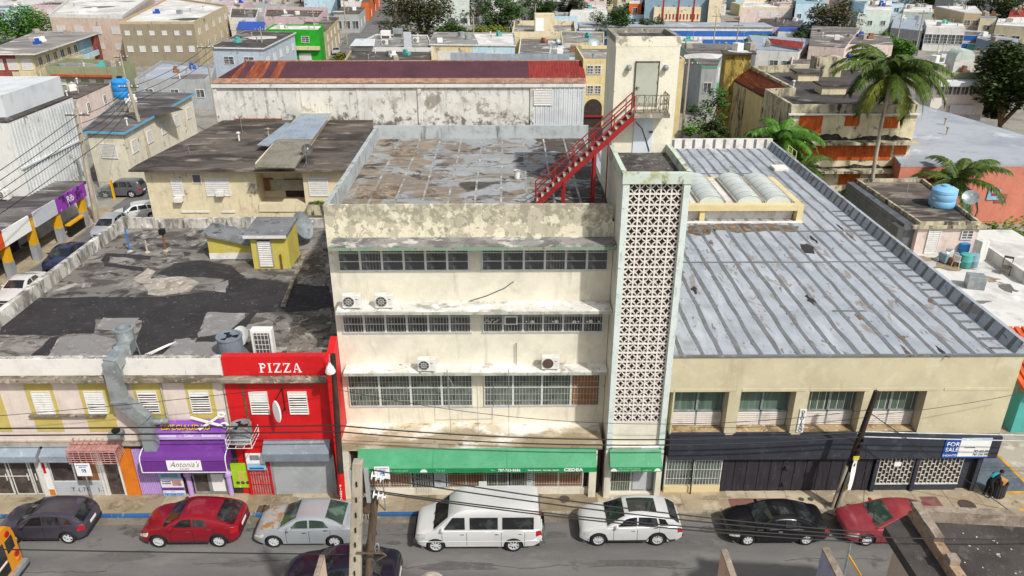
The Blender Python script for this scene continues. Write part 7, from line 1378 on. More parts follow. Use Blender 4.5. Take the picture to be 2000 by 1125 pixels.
def slab(t, a, b_, f0, f1, z0, z1, o0, o1, nm, mat): d = (b_-a); e = d.normalized(); q = Vector((e.y, -e.x)); p = [a+d*f0+q*o0, a+d*f1+q*o0, a+d*f1+q*o1, a+d*f0+q*o1]; return MB().prism([tuple(v) for v in p], z0, z1).build(nm, mat, t)
slab(tb, Vector(HW[tb][1]), Vector(HW[tb][2]), 0, 1, 0, 8.95, .004, .02, 'side_render', 'w_tan2'); slab(ap, a, b_, .68, .92, 3.2, 6.3, .01, .06, 'blue_wall', 'w_blue'); slab(ap, a, b_, .93, 1, 0, 6.3, .01, .9, 'brick_end_wall', 'brick_red'); slab(ap, a, b_, -.03, .66, 2.6, 3.6, .9, 1.1, 'balcony_front', 'w_yellow'); slab(ap, a, b_, .66, .93, 2.4, 3.4, .9, 1.1, 'balcony_front', 'w_paleblue')
a = Vector(W2[0]); b_ = Vector(W2[1]); slab(ap, a, b_, .0, .6, 0, 6.3, .01, .05, 'brick_wall', 'brick_red'); slab(ap, a, b_, .55, 1.05, 2.3, 3.5, 1.2, 1.4, 'balcony_front', 'w_yellow'); slab(ap, a, b_, .55, 1.05, 2.3, 2.5, 0, 1.2, 'balcony_floor', 'w_yellow')
gh = H('green_house', 'olive green house with a red tile strip and curved white-edged parapet', [(88, 129), (226, 131), (262, 120), (130, 113)], 5.6, 'w_green', 'r_grey', [(0, 4, 2.6, 1.1, 1.0, 'louv', .1, .95)], parapet=.7)
W2 = HW[gh]; a = Vector(W2[0]); b_ = Vector(W2[1])
for k in range(26): slab(gh, a, b_, .09+.84*k/26, .09+.84*(k+.9)/26, 4.05, 4.35, .02, .8, 'roof_tile', 'clay_tile')
H('dark_roof_hut', 'low hut with a dark mouldy roof beside the white ribbed building', [(112, 192), (150, 192), (214, 163), (150, 160)], 4.2, 'w_pinkpale', 'r_brown', [(1, 2, 1.6, 1, 1.4, 'dark')])
bh = H('blue_trim_house', 'cream house with pale blue roof edges and a blue water tank', [(160, 256), (242, 259), (380, 182), (250, 178)], 6.4, 'w_ivory', 'r_streak', [(0, 1, 3.4, 1.9, 1.6, 'louv', .2, .8), (1, 5, 3.6, 1.5, 1.4, 'louv')], over=.35, trim='trim_blue')
def tank(p, label, r=1.0, h=2.2, mat='tank_blue'):
    t = thing('water_tank', label, 'water tank', p, 'rooftop water tanks'); mm = T(p); MB().lathe([(r*.92, 0), (r, h*.06), (r, h*.3), (r*.96, h*.33), (r, h*.36), (r, h*.62), (r*.96, h*.65), (r, h*.68), (r*.97, h*.8), (r*.7, h*.92), (r*.28, h*.95), (0, h*.95)], 20, mm).build('body', mat, t, True); MB().lathe([(r*.3, h*.94), (r*.3, h*1.02), (0, h*1.04)], 14, mm).build('lid', 'black' if mat == 'tank_blue' else mat, t, True)
    MB().tube([p+Vector((r*1.04, -.1, .1)), p+Vector((r*1.04, -.1, h*.8)), p+Vector((r*.5, -.1, h*.95))], .04, 5).build('pipe', 'slat_white', t); return t
tank(U(241, 190, 6.4), 'bright blue plastic water tank on the blue-edged house', 1.15, 2.6)
cg = thing('chain_gate', 'chain-link gate with yellow posts across the side yard', 'gate', U(205, 388, 0)); a = U(190, 389, 0); b_ = U(224, 389, 0); g = MB()
for k in range(14): g.tube([a.lerp(b_, k/13), a.lerp(b_, k/13)+Vector((0, 0, 1.9))], .02, 4)
for z in (.1, 1.0, 1.9): g.tube([a+Vector((0, 0, z)), b_+Vector((0, 0, z))], .03, 4)
g.build('mesh', 'galv', cg); MB().box(b_.x-.1, b_.y-.1, 0, b_.x+.1, b_.y+.1, 2.1).build('post', 'shop_yellow', cg)
H('stained_wall_yard', 'pale low house with a yellow edge cluttered with scrap beyond the green house', [(262, 154), (412, 156), (420, 128), (315, 118)], 4.6, 'w_grey', 'r_pale', [(0, 3, 1.8, 1.4, 1.3, 'dark')], parapet=.5)
H('blue_grey_house', 'pale blue-grey two-storey house with a dark roof behind the maroon roof', [(410, 92), (515, 94), (578, 63), (478, 60)], 6.8, 'w_bluegrey', 'r_dark', [(0, 2, 3.8, 2.0, 1.4, 'bars', .1, .9), (1, 5, 3.6, 1.5, 1.3, 'louv')], over=.3, trim='w_white')
lg = H('lime_building', 'vivid lime green two-storey shop with a cream roof', [(518, 57), (622, 58), (632, 48), (535, 47)], 7.2, 'w_lime', 'r_white', [(0, 1, 4.6, 1.7, 1.3, 'bars', .62, .85), (0, 1, .8, 2.6, 1.6, 'louv', .5, .9)], parapet=.3)
W2 = HW[lg]; slab(lg, Vector(W2[0]), Vector(W2[1]), .45, 1.0, 3.2, 3.9, .02, .9, 'awning_strip', 'w_yellow')
H('pink_house', 'pale pink house with a cluttered roof behind the lime green shop', [(515, 32), (622, 34), (640, 14), (520, 12)], 7, 'w_rose', 'r_brown', [(0, 2, 4, 1.5, 1.3, 'dark', .4, .9)], parapet=.9)
bt = thing('blue_tarpaulin', 'bright blue tarpaulin roof beside the pink house', 'tarpaulin', U(490, 55, 4)); a, b_, c2, d = [U(x, y, 5) for x, y in ((461, 58), (515, 60), (520, 48), (468, 46))]; MB().plate([a, b_, c2+Vector((0, 0, .6)), d+Vector((0, 0, .6))], (0, 0, .08)).build('sheet', 'blue_tarp', bt); [MB().tube([(p.x, p.y, 0), (p.x, p.y, 5)], .06, 5).build('post', 'galv', bt) for p in (a, b_)]
H('grey_white_house', 'white house with a balcony in front of the blue tarpaulin', [(448, 34), (500, 35), (506, 16), (452, 14)], 6.5, 'w_white', 'r_brown', [(0, 3, 3.6, 1.8, 1.5, 'louv')], parapet=.4)
# behind the maroon roof, centre
H('black_roof_shop', 'low shop with a black tar roof just behind the maroon ridge', [(672, 118), (845, 120), (842, 93), (688, 92)], 5.2, 'w_tan', 'r_dark', [], parapet=.4)
H('white_sheet_roof', 'low building with white sheet roof and rooftop clutter', [(682, 92), (845, 93), (835, 68), (735, 66)], 5.6, 'w_white', 'r_grey', [], parapet=.3)
t = thing('white_sheets', 'white ribbed sheets on the roof left of the air conditioners', 'roof', U(710, 85, 5.6)); sheets([(684, 90), (731, 90), (733, 76), (695, 76)], 6.0, 6.0, 'white_rib', 'sheet', t, 8)
for k, (px, py) in enumerate(((754, 75), (778, 71))):
    p = U(px, py, 5.4); t = thing('rooftop_unit', '%s rooftop air handler behind the black tar roof' % ('cream boxy' if k == 0 else 'grey boxy'), 'air conditioner', p); MB().box(p.x-1, p.y-.7, p.z, p.x+1, p.y+.7, p.z+1.6).build('casing', 'white_paint' if k == 0 else 'galv', t, bevel=.05); MB().box(p.x-.8, p.y-.72, p.z+.1, p.x+.8, p.y-.7, p.z+.6).build('grille', 'fan_dark', t)
p = U(797, 96, 5); t = thing('box_sign', 'pale box sign on a post above the tar roof', 'sign', p); MB().box(p.x-.75, p.y-.1, p.z+.2, p.x+.75, p.y+.25, p.z+3.2).build('box', 'sign_grey', t, bevel=.04); MB().tube([(p.x+.6, p.y, p.z-2), (p.x+.6, p.y, p.z+.3)], .08, 6).build('post', 'galv', t)
aircon_split(U(752, 88, 5.3), 'small condenser left on the white sheet roof', s=1.5); aircon_split(U(813, 84, 5.3), 'small condenser right on the white sheet roof', s=1.5)
yh = H('yellow_and_blue_house', 'yellow and pale blue house with a half-white roof behind the maroon ridge', [(838, 86), (1008, 88), (1004, 64), (848, 63)], 6, 'w_yellow', 'r_grey', [(0, 1, 2.6, 4.0, 2.1, 'louv', .02, .4), (0, 1, 2.4, 3.6, 2.2, 'louv', .62, .92), (0, 1, 2.0, 1.0, 2.4, 'door', .52, .6)], trim='w_white', over=.2)
W2 = HW[yh]; slab(yh, Vector(W2[0]), Vector(W2[1]), .5, 1.0, 0, 5.8, .005, .04, 'blue_wall', 'w_paleblue'); a = U(935, 87, 6); b_ = U(1004, 88, 6); c2 = U(1001, 66, 6); d = U(925, 66, 6); MB().prism([(p.x, p.y) for p in (a, b_, c2, d)], 6.005, 6.03).build('white_roof_half', 'r_white', yh)
zf = thing('zinc_fence', 'long grey sheet-metal fence along the back of the maroon roof', 'fence', F(1000, 115, 62)); a = F(880, 119, 62); b_ = F(1112, 117, 62); n = 44
for k in range(n): x0 = a.x+(b_.x-a.x)*k/n; MB().box(x0, 61.9+(.05 if k % 2 else 0), a.z-6, x0+(b_.x-a.x)/n-.01, 62, F(1000, 105 if k > 12 else 103, 62).z).build('sheet', 'zinc', zf)
H('cluttered_roofs', 'low cluttered roofs with grey and white patches right of the yellow house', [(1012, 107), (1120, 108), (1115, 66), (1018, 64)], 5, 'w_white', 'r_blotch', [(0, 2, 2.5, 1.6, 1.3, 'louv')], parapet=.3)
H('pale_blue_box', 'pale blue-grey plain block beside the lift tower', [(1072, 112), (1130, 112), (1128, 90), (1075, 88)], 6.4, 'w_paleblue', 'r_grey', [], parapet=.2)
oh = H('ochre_terrace', 'ochre roof terrace room behind the cluttered roofs', [(1098, 84), (1180, 84), (1180, 62), (1095, 60)], 6.6, 'w_yellow', 'r_grey', [(0, 2, 3.8, 1.4, 1.2, 'dark', 0, .5)], parapet=.2)
ph = H('parapet_stairhead', 'cream roof terrace wall with a small stairhead', [(1000, 62), (1125, 62), (1122, 40), (1005, 40)], 6.2, 'w_yellow', 'r_grey', [], parapet=1.1, pmat='w_cream'); p = U(1063, 60, 5.4); MB().box(p.x-2.2, p.y-1, 5, p.x+2.2, p.y+2.5, 9).build('stairhead', 'w_cream', ph); MB().box(p.x-2, p.y-1.05, 5.4, p.x-.2, p.y-1, 8.2).build('door', 'sign_white', ph)
dish(U(1158, 108, 6), 'big grey dish left of the lift tower', 1.3, .3, 35, 1.6); dish(U(1090, 92, 6.4), 'small dish on the pale blue block', .5, .3, 35, 1)
# ---- the street running away
MB().poly([tuple(U(x, y, .02)) for x, y in ((625, 135), (705, 135), (790, -6), (745, -6))]).build('far_street', 'street_far', None, kind='structure')
MB().poly([tuple(U(x, y, .015)) for x, y in ((660, 78), (1100, 66), (1140, 56), (690, 62))]).build('cross_street', 'street_far', None, kind='structure')
def facade(name, label, px, z, wall, roof, **k): return H(name, label, [(*U(x, y, 0).xy, z) for x, y in px], z, wall, roof, world=True, **k)   # px: the footprint on the ground
facade('corner_shops', 'brown corner shops with red awnings along the far street', [(585, 116), (640, 116), (666, 82), (612, 80)], 6, 'w_tan', 'r_brown', wins=[(1, 4, 3.4, 1.4, 1.4, 'dark'), (1, 4, .3, 1.6, 2.2, 'dark'), (0, 2, 3.2, 1.4, 1.3, 'dark')])
facade('grey_corner_house', 'grey house under the wires at the far street corner', [(655, 64), (704, 64), (716, 48), (670, 47)], 5, 'w_grey', 'r_brown', wins=[(0, 3, 1.0, 1.8, 2.2, 'dark'), (1, 2, 1.0, 1.4, 2, 'dark')])
facade('white_tall_block', 'white plain block left of the far street', [(668, 34), (712, 34), (728, 10), (684, 10)], 10, 'w_white', 'r_white', wins=[(0, 2, 5, 1.4, 1.3, 'dark')])
facade('pale_blue_block', 'pale blue block far behind the pink house', [(596, 26), (660, 26), (672, 4), (612, 4)], 10, 'w_paleblue', 'r_white', wins=[(0, 3, 5.4, 1.4, 1.3, 'louv')])
facade('orange_shop', 'orange-fronted shop on the far street', [(708, 40), (722, 40), (744, 10), (726, 10)], 5.5, 'w_orange', 'r_brown', wins=[(1, 3, .4, 1.6, 2.2, 'dark')])
facade('green_white_flats', 'pale green flats with balconies behind the big dark tree', [(800, 50), (918, 50), (912, 20), (806, 20)], 11, 'w_mint', 'r_white', wins=[(0, 5, 7, 2.2, 1.4, 'louv'), (0, 5, 3.6, 2.2, 1.4, 'louv'), (0, 5, .6, 2.2, 1.6, 'dark')]); facade('grey_flats', 'grey flats with balconies right of the green flats', [(920, 46), (985, 46), (978, 20), (924, 20)], 9, 'w_grey', 'r_grey', wins=[(0, 4, 6, 2.0, 1.5, 'dark'), (0, 4, 2.6, 2.0, 1.5, 'louv')])
facade('terrace_rows', 'tan terraces stepping behind the green tree', [(1003, 44), (1050, 44), (1046, 26), (1006, 26)], 4, 'w_pinkpale', 'r_brown', wins=[(0, 3, 2.4, 1.2, 1.2, 'dark')])
facade('white_roof_house', 'white-roofed house between the round trees', [(1112, 56), (1185, 56), (1180, 40), (1120, 40)], 4.5, 'w_white', 'r_white', wins=[(0, 3, 1.4, 1.5, 1.4, 'louv')]); facade('orange_house', 'small orange house with a window beside the theatre', [(1226, 56), (1250, 56), (1254, 46), (1232, 46)], 7, 'w_orange', 'r_white', wins=[(0, 1, 4.2, 1.4, 1.6, 'dark')])
# theatre
th = facade('blue_theatre', 'blue and cream theatre with red slits and pillars at the top', [(1256, 60), (1378, 60), (1376, 34), (1254, 34)], 9, 'w_steel', 'r_pale', clutter=2, cat='building'); W2 = HW[th]; a = Vector(W2[0]); b_ = Vector(W2[1]); slab(th, a, b_, .14, .88, 2.6, 6.4, .02, 1.2, 'cream_box', 'w_cream')
for k in range(12): slab(th, a, b_, .22+.055*k, .242+.055*k, 3.2, 4.6, 1.2, 1.26, 'red_slit', 'redpaint')
for s_ in (.28, .52, .76): slab(th, a, b_, s_-.012, s_+.012, 0, 8.6, 1.3, 1.5, 'red_pillar', 'redpaint')
facade('theatre_annex', 'cream annex wall of the theatre with faint lettering', [(1379, 62), (1405, 62), (1406, 36), (1380, 36)], 9.5, 'w_cream', 'r_white')
# long blue-and-white striped school walls
def striped(name, label, px0, px1, py0, py1, z):
    a = U(px0, py0, 0); b_ = U(px1, py1, 0); t = thing(name, label, 'building', (a+b_)/2); d = (b_-a); q = Vector((-d.y, d.x, 0)).normalized()
    for z0, z1, m in ((0, z*.34, 'royal_blue'), (z*.34, z*.5, 'w_white'), (z*.5, z*.8, 'royal_blue'), (z*.8, z, 'w_white')): MB().hexa([a+Vector((0, 0, z0)), b_+Vector((0, 0, z0)), b_+q*9+Vector((0, 0, z0)), a+q*9+Vector((0, 0, z0)), a+Vector((0, 0, z1-.004)), b_+Vector((0, 0, z1-.004)), b_+q*9+Vector((0, 0, z1-.004)), a+q*9+Vector((0, 0, z1-.004))]).build('wall_band', m, t)
    MB().hexa([a+q*(-.3)+Vector((0, 0, z)), b_+q*(-.3)+Vector((0, 0, z)), b_+q*9+Vector((0, 0, z)), a+q*9+Vector((0, 0, z)), a+q*(-.3)+Vector((0, 0, z+.2)), b_+q*(-.3)+Vector((0, 0, z+.2)), b_+q*9+Vector((0, 0, z+.2)), a+q*9+Vector((0, 0, z+.2))]).build('roof', 'r_pale', t)
    return t
striped('striped_school', 'long low school with blue and white stripes behind the lift tower', 1130, 1505, 88, 90, 4.4); striped('striped_school', 'blue and white striped school wall at the upper right', 1755, 1912, 90, 98, 4.0); H('blue_stripe_annex', 'white annex with a blue band right of the lift tower', [(1330, 84), (1372, 84), (1370, 72), (1332, 72)], 4.5, 'royal_blue', 'r_white')
# right middle distance
gr = H('green_edged_house', 'grey house with a dark roof and green edge right of the lift tower', [(1371, 130), (1400, 131), (1420, 86), (1322, 84)], 7.5, 'w_grey', 'r_streak', [(0, 1, 3.6, 1.2, 1.6, 'dark')], trim='trim_green')
a = U(1365, 158, 4.5); MB().box(a.x-.3, a.y-1.0, 3.4, a.x+3.2, a.y, 4.3).build('green_balcony', 'trim_green', gr); MB().box(a.x-.2, a.y-.1, 4.3, a.x+3.1, a.y, 6.6).build('white_wall', 'w_white', gr)
H('mossy_stair_block', 'mossy ochre stair block with an overhanging slab roof', [(1412, 104), (1478, 104), (1466, 92), (1404, 90)], 12.5, 'w_moss', 'r_dark', over=.5, cat='building')
_ap = [(27.1, 42, 11), (39.3, 42, 11), (46, 68, 11)]+[tuple(U(x, y, 11)) for x, y in ((1467, 129), (1548, 171), (1494, 173))]
ab = H('abandoned_building', 'derelict cream building with orange boarded windows and a mouldy flat roof', _ap, 11, 'w_aband', 'r_dark', parapet=.85, clutter=2, world=True, pmat='w_mould', cat='building', th=.3)
for (x0, y0, x1, y1) in ((1563, 226, 1602, 260), (1652, 226, 1676, 246), (1722, 228, 1752, 250), (1545, 284, 1645, 312), (1650, 284, 1737, 312), (1748, 284, 1768, 302), (1640, 336, 1676, 360)):
    a = F(x0, y0, 42); b_ = F(x1, y1, 42); MB().box(a.x, 41.93, b_.z, b_.x, 41.99, a.z).build('boarded_window', 'orange_board', ab)
for z in (7.35, 4.55): MB().box(26.5, 40.9, z, 39.6, 42, z+.22).build('ledge', 'w_mould', ab)
MB().box(26.9, 41.7, 10.05, 39.5, 41.95, 10.2).build('cornice', 'slat_white', ab); slab(ab, Vector(_ap[5][:2]), Vector(_ap[0][:2]), 0, 1, 0, 10.1, .01, .05, 'stained_side_wall', 'w_mould')
for (px, py, w_, d_, h) in ((1578, 158, 2.4, 2.2, .9), (1628, 184, 2.6, 2.0, .9)): p = U(px, py, 10.2); q = MB().box(p.x-w_/2, p.y, 10.15, p.x+w_/2, p.y+d_, 10.15+h).build('roof_box', 'w_cream', ab); MB().box(p.x-w_/2-.25, p.y-.25, 10.15+h, p.x+w_/2+.25, p.y+d_+.25, 10.3+h).build('slab', 'r_dark', q)
p = U(1620, 150, 10.2); MB().box(p.x-1.8, p.y, 10, p.x+1.3, p.y+2, 12.4).build('chimney_block', 'w_mould', ab)
_lq = [U(x, y, 9.2) for x, y in ((1490, 188), (1536, 178), (1468, 138), (1412, 145))]
for x0, x1, z0, hh in ((27.2, 33.5, 7.58, .75), (33.2, 39.2, 7.58, .6), (27.2, 31, 4.78, .8), (31, 39, 4.78, .45)):
    n = 18; MB().plate([(x0, 41.985, z0), (x1, 41.985, z0)]+[(x1+(x0-x1)*k/n, 41.985, z0+hh*math.sin(math.pi*(k+.5)/(n+1))*RN.uniform(.5, 1.1)+.04) for k in range(n+1)], (0, .006, 0)).build('mould_stain', 'mould_black', ab)
H('black_flat_roof', 'black flat-roofed shed directly behind the taped roof', [(8.5, 38.3, 6.6), (23.2, 38.3, 6.6), (23.2, 43.5, 6.6), (8.5, 43.5, 6.6)], 6.6, 'w_mould', 'r_dark', world=True, clutter=3)
lt = H('rust_tin_lean_to', 'yellow stained lean-to with a rusty tin roof beside the derelict building', [tuple(p) for p in _lq], 9.2, 'w_apt', 'r_dark', clutter=2, world=True, cat='shed')
_w = HW[lt]; slab(lt, Vector(_w[3]), Vector(_w[0]), 0, .62, 0, 9.0, .01, .06, 'mouldy_wall', 'w_mould'); sheets([(1489, 186), (1540, 174), (1468, 133), (1410, 143)], (9.25, 10.7, 10.7, 9.25), 0, 'rust_sheet', 'tin_sheet', lt, 9)
H('white_tin_house', 'white tin-roofed house with a rusty red sheet roof behind the derelict building', [(1478, 96), (1560, 100), (1590, 76), (1462, 68)], 5.5, 'w_white', 'zinc', [(0, 2, 2.2, 1.6, 1.5, 'dark', .3, .9)], cat='house'); t = thing('red_tin_roof', 'rusty red sheet roof on the white tin house', 'roof', U(1540, 85, 5.6)); sheets([(1508, 86), (1566, 96), (1570, 82), (1500, 75)], 5.9, 6.6, 'red_sheet', 'sheet', t, 8)
H('rough_pale_house', 'rough pale house with patched roofs above the derelict building', [(1580, 88), (1650, 92), (1680, 54), (1586, 50)], 6.5, 'w_pinkpale', 'r_blotch', [(0, 2, 2.6, 1.4, 1.6, 'dark')]); H('shabby_terrace', 'shabby pale terrace with a balcony left of the palm crown', [(1636, 84), (1745, 86), (1735, 66), (1640, 64)], 6, 'w_pinkpale', 'r_blotch', [(0, 3, 2.4, 1.2, 2.2, 'door'), (0, 2, 2.8, 1.2, 1.6, 'dark', .4, .9)])
H('broken_wall_house', 'broken unfinished wall behind the derelict building', [(1545, 125), (1650, 126), (1660, 100), (1550, 98)], 4.5, 'w_pinkpale', 'r_brown', parapet=.6); H('barred_window_house', 'pale house with a large white barred window left of the palm', [(1645, 128), (1700, 128), (1705, 112), (1650, 112)], 7, 'w_cream', 'r_grey', [(0, 1, 3.0, 2.4, 2.6, 'bars', .05, .6)])
facade('beige_long_house', 'long pale beige house with yellow cornice right of the theatre', [(1442, 62), (1542, 62), (1540, 44), (1450, 44)], 6.5, 'w_pinkpale', 'r_white', wins=[(0, 3, 4, 2.0, 1.4, 'louv', .3, 1)], parapet=.5, pmat='w_cream'); H('purple_shed', 'purple-sided shed with a dark sheet roof below the beige house', [(1475, 50), (1560, 52), (1572, 36), (1486, 36)], 3.6, 'w_lilac', 'r_dark'); H('yellow_hut', 'small yellow hut right of the beige house', [(1552, 30), (1588, 31), (1592, 22), (1556, 21)], 4, 'w_yellow', 'r_white', [(0, 2, 1.4, 1.0, 1.2, 'dark')]); H('blue_sheet_house', 'blue sloping shed roof beside the trees', [(1520, 60), (1600, 62), (1592, 48), (1525, 46)], 3.4, 'w_white', 'blue_tarp')
H('bright_blue_house', 'bright blue house at the top edge left of the tree', [(1555, 6), (1612, 6), (1612, -8), (1556, -8)], 8, 'w_paleblue', 'w_blue', [(0, 3, 4, 1.2, 1.3, 'dark')]); H('mint_villa', 'mint two-tier villa at the top right of centre', [(1690, 20), (1742, 20), (1742, 2), (1695, 2)], 8.5, 'w_mint', 'r_white', [(0, 2, 5, 1.3, 1.2, 'dark')]); H('mint_wing', 'lower mint wing in front of the villa', [(1676, 26), (1752, 27), (1750, 18), (1680, 17)], 4.2, 'w_mint', 'r_white', [(0, 4, 1.6, 1.2, 1.3, 'louv')])
H('grey_tile_wall_house', 'grey-walled house with a white sheet roof above the palm', [(1698, 32), (1745, 34), (1762, 26), (1702, 26)], 6, 'w_grey', 'zinc', [(0, 2, 3, 1.6, 1.5, 'dark')]); H('long_white_house', 'white house with a columned porch above the striped wall', [(1810, 52), (1886, 54), (1876, 40), (1806, 38)], 5.4, 'w_white', 'r_white', [(0, 5, 1.6, 1.8, 2.2, 'bars')]); H('grey_shed_house', 'grey house with a sheet roof left of the white porch house', [(1740, 54), (1802, 60), (1800, 34), (1748, 32)], 5.5, 'w_grey', 'zinc', [(0, 3, 2.0, 1.2, 1.4, 'dark')])
H('taupe_house', 'taupe-sided two-storey house with white roof edge at the upper right', [(1885, 24), (1918, 25), (1905, 12), (1828, 12)], 8, 'w_tan', 'r_white', [(0, 2, 5, 1.4, 1.3, 'bars')], trim='w_white'); H('cream_stepped_house', 'cream house stepping down right of the taupe house', [(1915, 36), (1946, 37), (1944, 28), (1916, 27)], 7, 'w_cream', 'r_grey', [(0, 1, 4.4, 1.5, 1.2, 'dark')], trim='w_white'); H('blue_house_right', 'blue-grey house with dark windows above the teal fence', [(1908, 74), (1976, 92), (1990, 76), (1915, 64)], 6, 'w_steel', 'r_pale', [(0, 4, 2.4, 1.4, 2.0, 'dark')]); H('teal_fence_house', 'teal low wall below the blue-grey house', [(1890, 84), (1955, 104), (1975, 98), (1900, 78)], 4.4, 'w_teal', 'r_brown'); H('yellow_arch_house', 'pale house with a yellow arch at the upper right edge', [(1945, 48), (2005, 52), (2005, 38), (1950, 36)], 7, 'w_cream', 'r_white', [(0, 2, 3, 1.6, 2.0, 'dark')]); H('far_right_house', 'white and red-edged house at the right edge', [(1970, 32), (2010, 32), (2010, 16), (1975, 16)], 6, 'w_white', 'redpaint', [(0, 2, 2.4, 1.4, 1.3, 'dark')]); H('tile_roof_house', 'olive house with white tile edges right of the grey porch', [(1765, 22), (1822, 24), (1820, 10), (1770, 8)], 6, 'w_mint', 'r_white', [(0, 3, 2.6, 1.6, 1.4, 'louv')])
# white balcony building and its neighbours
wbld = H('white_balcony_building', 'white building with dark upper windows and a circle-pattern balcony right of the palm', [(1828, 156), (1935, 156), (1942, 130), (1800, 128)], 8.8, 'w_white', 'r_grey', parapet=.2, cat='building'); W2 = HW[wbld]; a = Vector(W2[0]); b_ = Vector(W2[1]); yb = a.y
for k in range(6): s_ = .12+.75*k/5; p = a.lerp(b_, s_); window(wbld, (p.x, p.y-.03, 6.9), (0, -1, 0), 1.0, 1.1, 'dark')
slab(wbld, a, b_, -.04, 1.04, 8.2, 8.75, .02, 1.2, 'canopy', 'white_rib'); slab(wbld, a, b_, .05, .98, 2.6, 4.4, .02, .06, 'grille_wall', 'galv'); slab(wbld, a, b_, .02, 1, 1.2, 2.5, 1.3, 1.5, 'balcony_front', 'w_white'); slab(wbld, a, b_, .02, 1, 1.0, 1.25, 0, 1.5, 'balcony_floor', 'w_white'); slab(wbld, a, b_, .35, .8, 4.7, 5.7, .3, .4, 'banner', 'sign_grey')
for k in range(8): p = a.lerp(b_, .1+.11*k); MB().lathe([(0, 0), (.32, 0), (.32, .06), (0, .06)], 12, T((p.x, p.y-1.52, 1.85)) @ RX(rad(90))).build('round_opening', 'fan_dark', wbld)
slab(wbld, a, b_, .06, .95, 8.8, 9.6, -.9, -.7, 'lime_parapet', 'w_green')
p = U(1880, 136, 9); dm = thing('domed_stairhead', 'small white stairhead with a barrel dome on the white balcony building', 'stairhead', p); MB().box(p.x-1.3, p.y, 8.6, p.x+1.3, p.y+2.4, 10.3).build('wall', 'w_white', dm); MB().lathe([(1.3, 0), (1.3, 2.4)], 16, T((p.x, p.y+2.4, 10.3)) @ RX(rad(90)), 0, math.pi).lathe([(0, 0), (1.3, 0)], 16, T((p.x, p.y, 10.3)) @ RX(rad(90)), 0, math.pi).build('dome', 'w_mint', dm, True)
oc = H('orange_room', 'roof room with an orange wall and white sheet lid', [(1818, 128), (1845, 128), (1852, 106), (1825, 104)], 9.2, 'w_pinkpale', 'white_rib', over=.3); W2 = HW[oc]; slab(oc, Vector(W2[0]), Vector(W2[1]), .1, .8, 6, 8.8, .01, .04, 'orange_wall', 'w_orange'); H('low_grey_roofs', 'low grey stained roofs behind the domed stairhead', [(1880, 120), (1975, 122), (1960, 100), (1870, 98)], 5.5, 'w_tan', 'r_blotch', parapet=.2)
# salmon building, pink house, white terrace
sb = H('salmon_building', 'salmon-walled building with a wide pale grey roof at the right edge', [(37.2, 39, 6), (56, 39, 6), (56, 50, 6), (52.5, 66, 6), (44, 66, 6)], 6, 'w_salmon', 'r_pale', clutter=2, world=True, cat='building', trim='w_grey')
p = F(1953, 390, 39); MB().box(p.x-.55, 38.93, p.z-.3, p.x+.55, 38.99, p.z+.6).build('hatch_door', 'brown_board', sb); p = F(1940, 380, 39); q = MB().box(p.x-.6, 38.9, p.z-.5, p.x+.6, 38.97, p.z+.5).build('painted_sign', 'poster_blue', sb); MB().box(p.x-.25, 38.88, p.z-.1, p.x+.25, 38.9, p.z+.15).build('red_mark', 'sign_red', q)
wt = H('white_terrace', 'low white-roofed terrace building beside the taped roof', [(24.9, 9.0, 4), (41, 9.0, 4), (41, 27, 4), (24.9, 27, 4)], 4, 'w_teal', 'r_white', clutter=2, world=True, cat='building')
a = U(1900, 483, 4); b_ = U(2005, 557, 4); MB().bar(a+Vector((0, 0, .4)), b_+Vector((0, 0, .4)), .25, .85).build('terrace_wall', 'w_white', wt)
pk = H('terrace_house', 'pale pink house on the white terrace with a grilled window', [(30.5, 22, 6.5), (35.05, 22, 6.5), (36.2, 33, 6.5), (30.3, 33, 6.5)], 6.5, 'w_pinkpale', 'r_brown', clutter=2, world=True, parapet=.3, base=4, pmat='w_mould'); MB().box(29.9, 21.75, 6.05, 35.4, 22.02, 6.3).build('eave', 'w_mould', pk)
p = F(1815, 496, 22); window(pk, (p.x, 21.97, 4.02), (0, -1, 0), .95, 1.95, 'louv', name='door'); p = F(1888, 460, 22); window(pk, (p.x, 21.97, p.z-.3), (0, -1, 0), .9, .75, 'bars')
MB().box(29.6, 22.4, 4, 30.45, 33, 6.2).build('tiled_side_wall', 'grey_tile', pk) if 'grey_tile' in MATS else None
g = MB(); 
for k in range(6): g.bar((29.58, 22.6, 4.3+k*.35), (29.58, 32.8, 4.3+k*.35), .02, .02)
g.build('tile_joints', 'galv', pk); MB().box(29.1, 22.2, 4.2, 29.6, 23.4, 6.0).build('door_screen', 'fan_dark', pk)
ss = thing('slide_sheet', 'white ribbed sheet sloping beside the pink terrace house', 'roof', U(1690, 400, 5)); sheets([(1722, 452), (1755, 452), (1690, 368), (1655, 370)], 3.2, 5.4, 'white_rib', 'sheet', ss, 7); H('small_shed', 'little grey shed under the sloping white sheet', [(26.5, 26, 3.0), (29.4, 26, 3.0), (29.4, 34, 3.0), (26.5, 34, 3.0)], 3.0, 'w_grey', 'zinc', clutter=2, world=True)
tank(U(1838, 402, 6.25), 'pale blue ribbed water tank on the pink terrace house', .95, 1.7, 'tank_pale'); dish(U(1890, 405, 6.3), 'grey satellite dish right of the pale blue tank', .6, -.5, 40, .8)
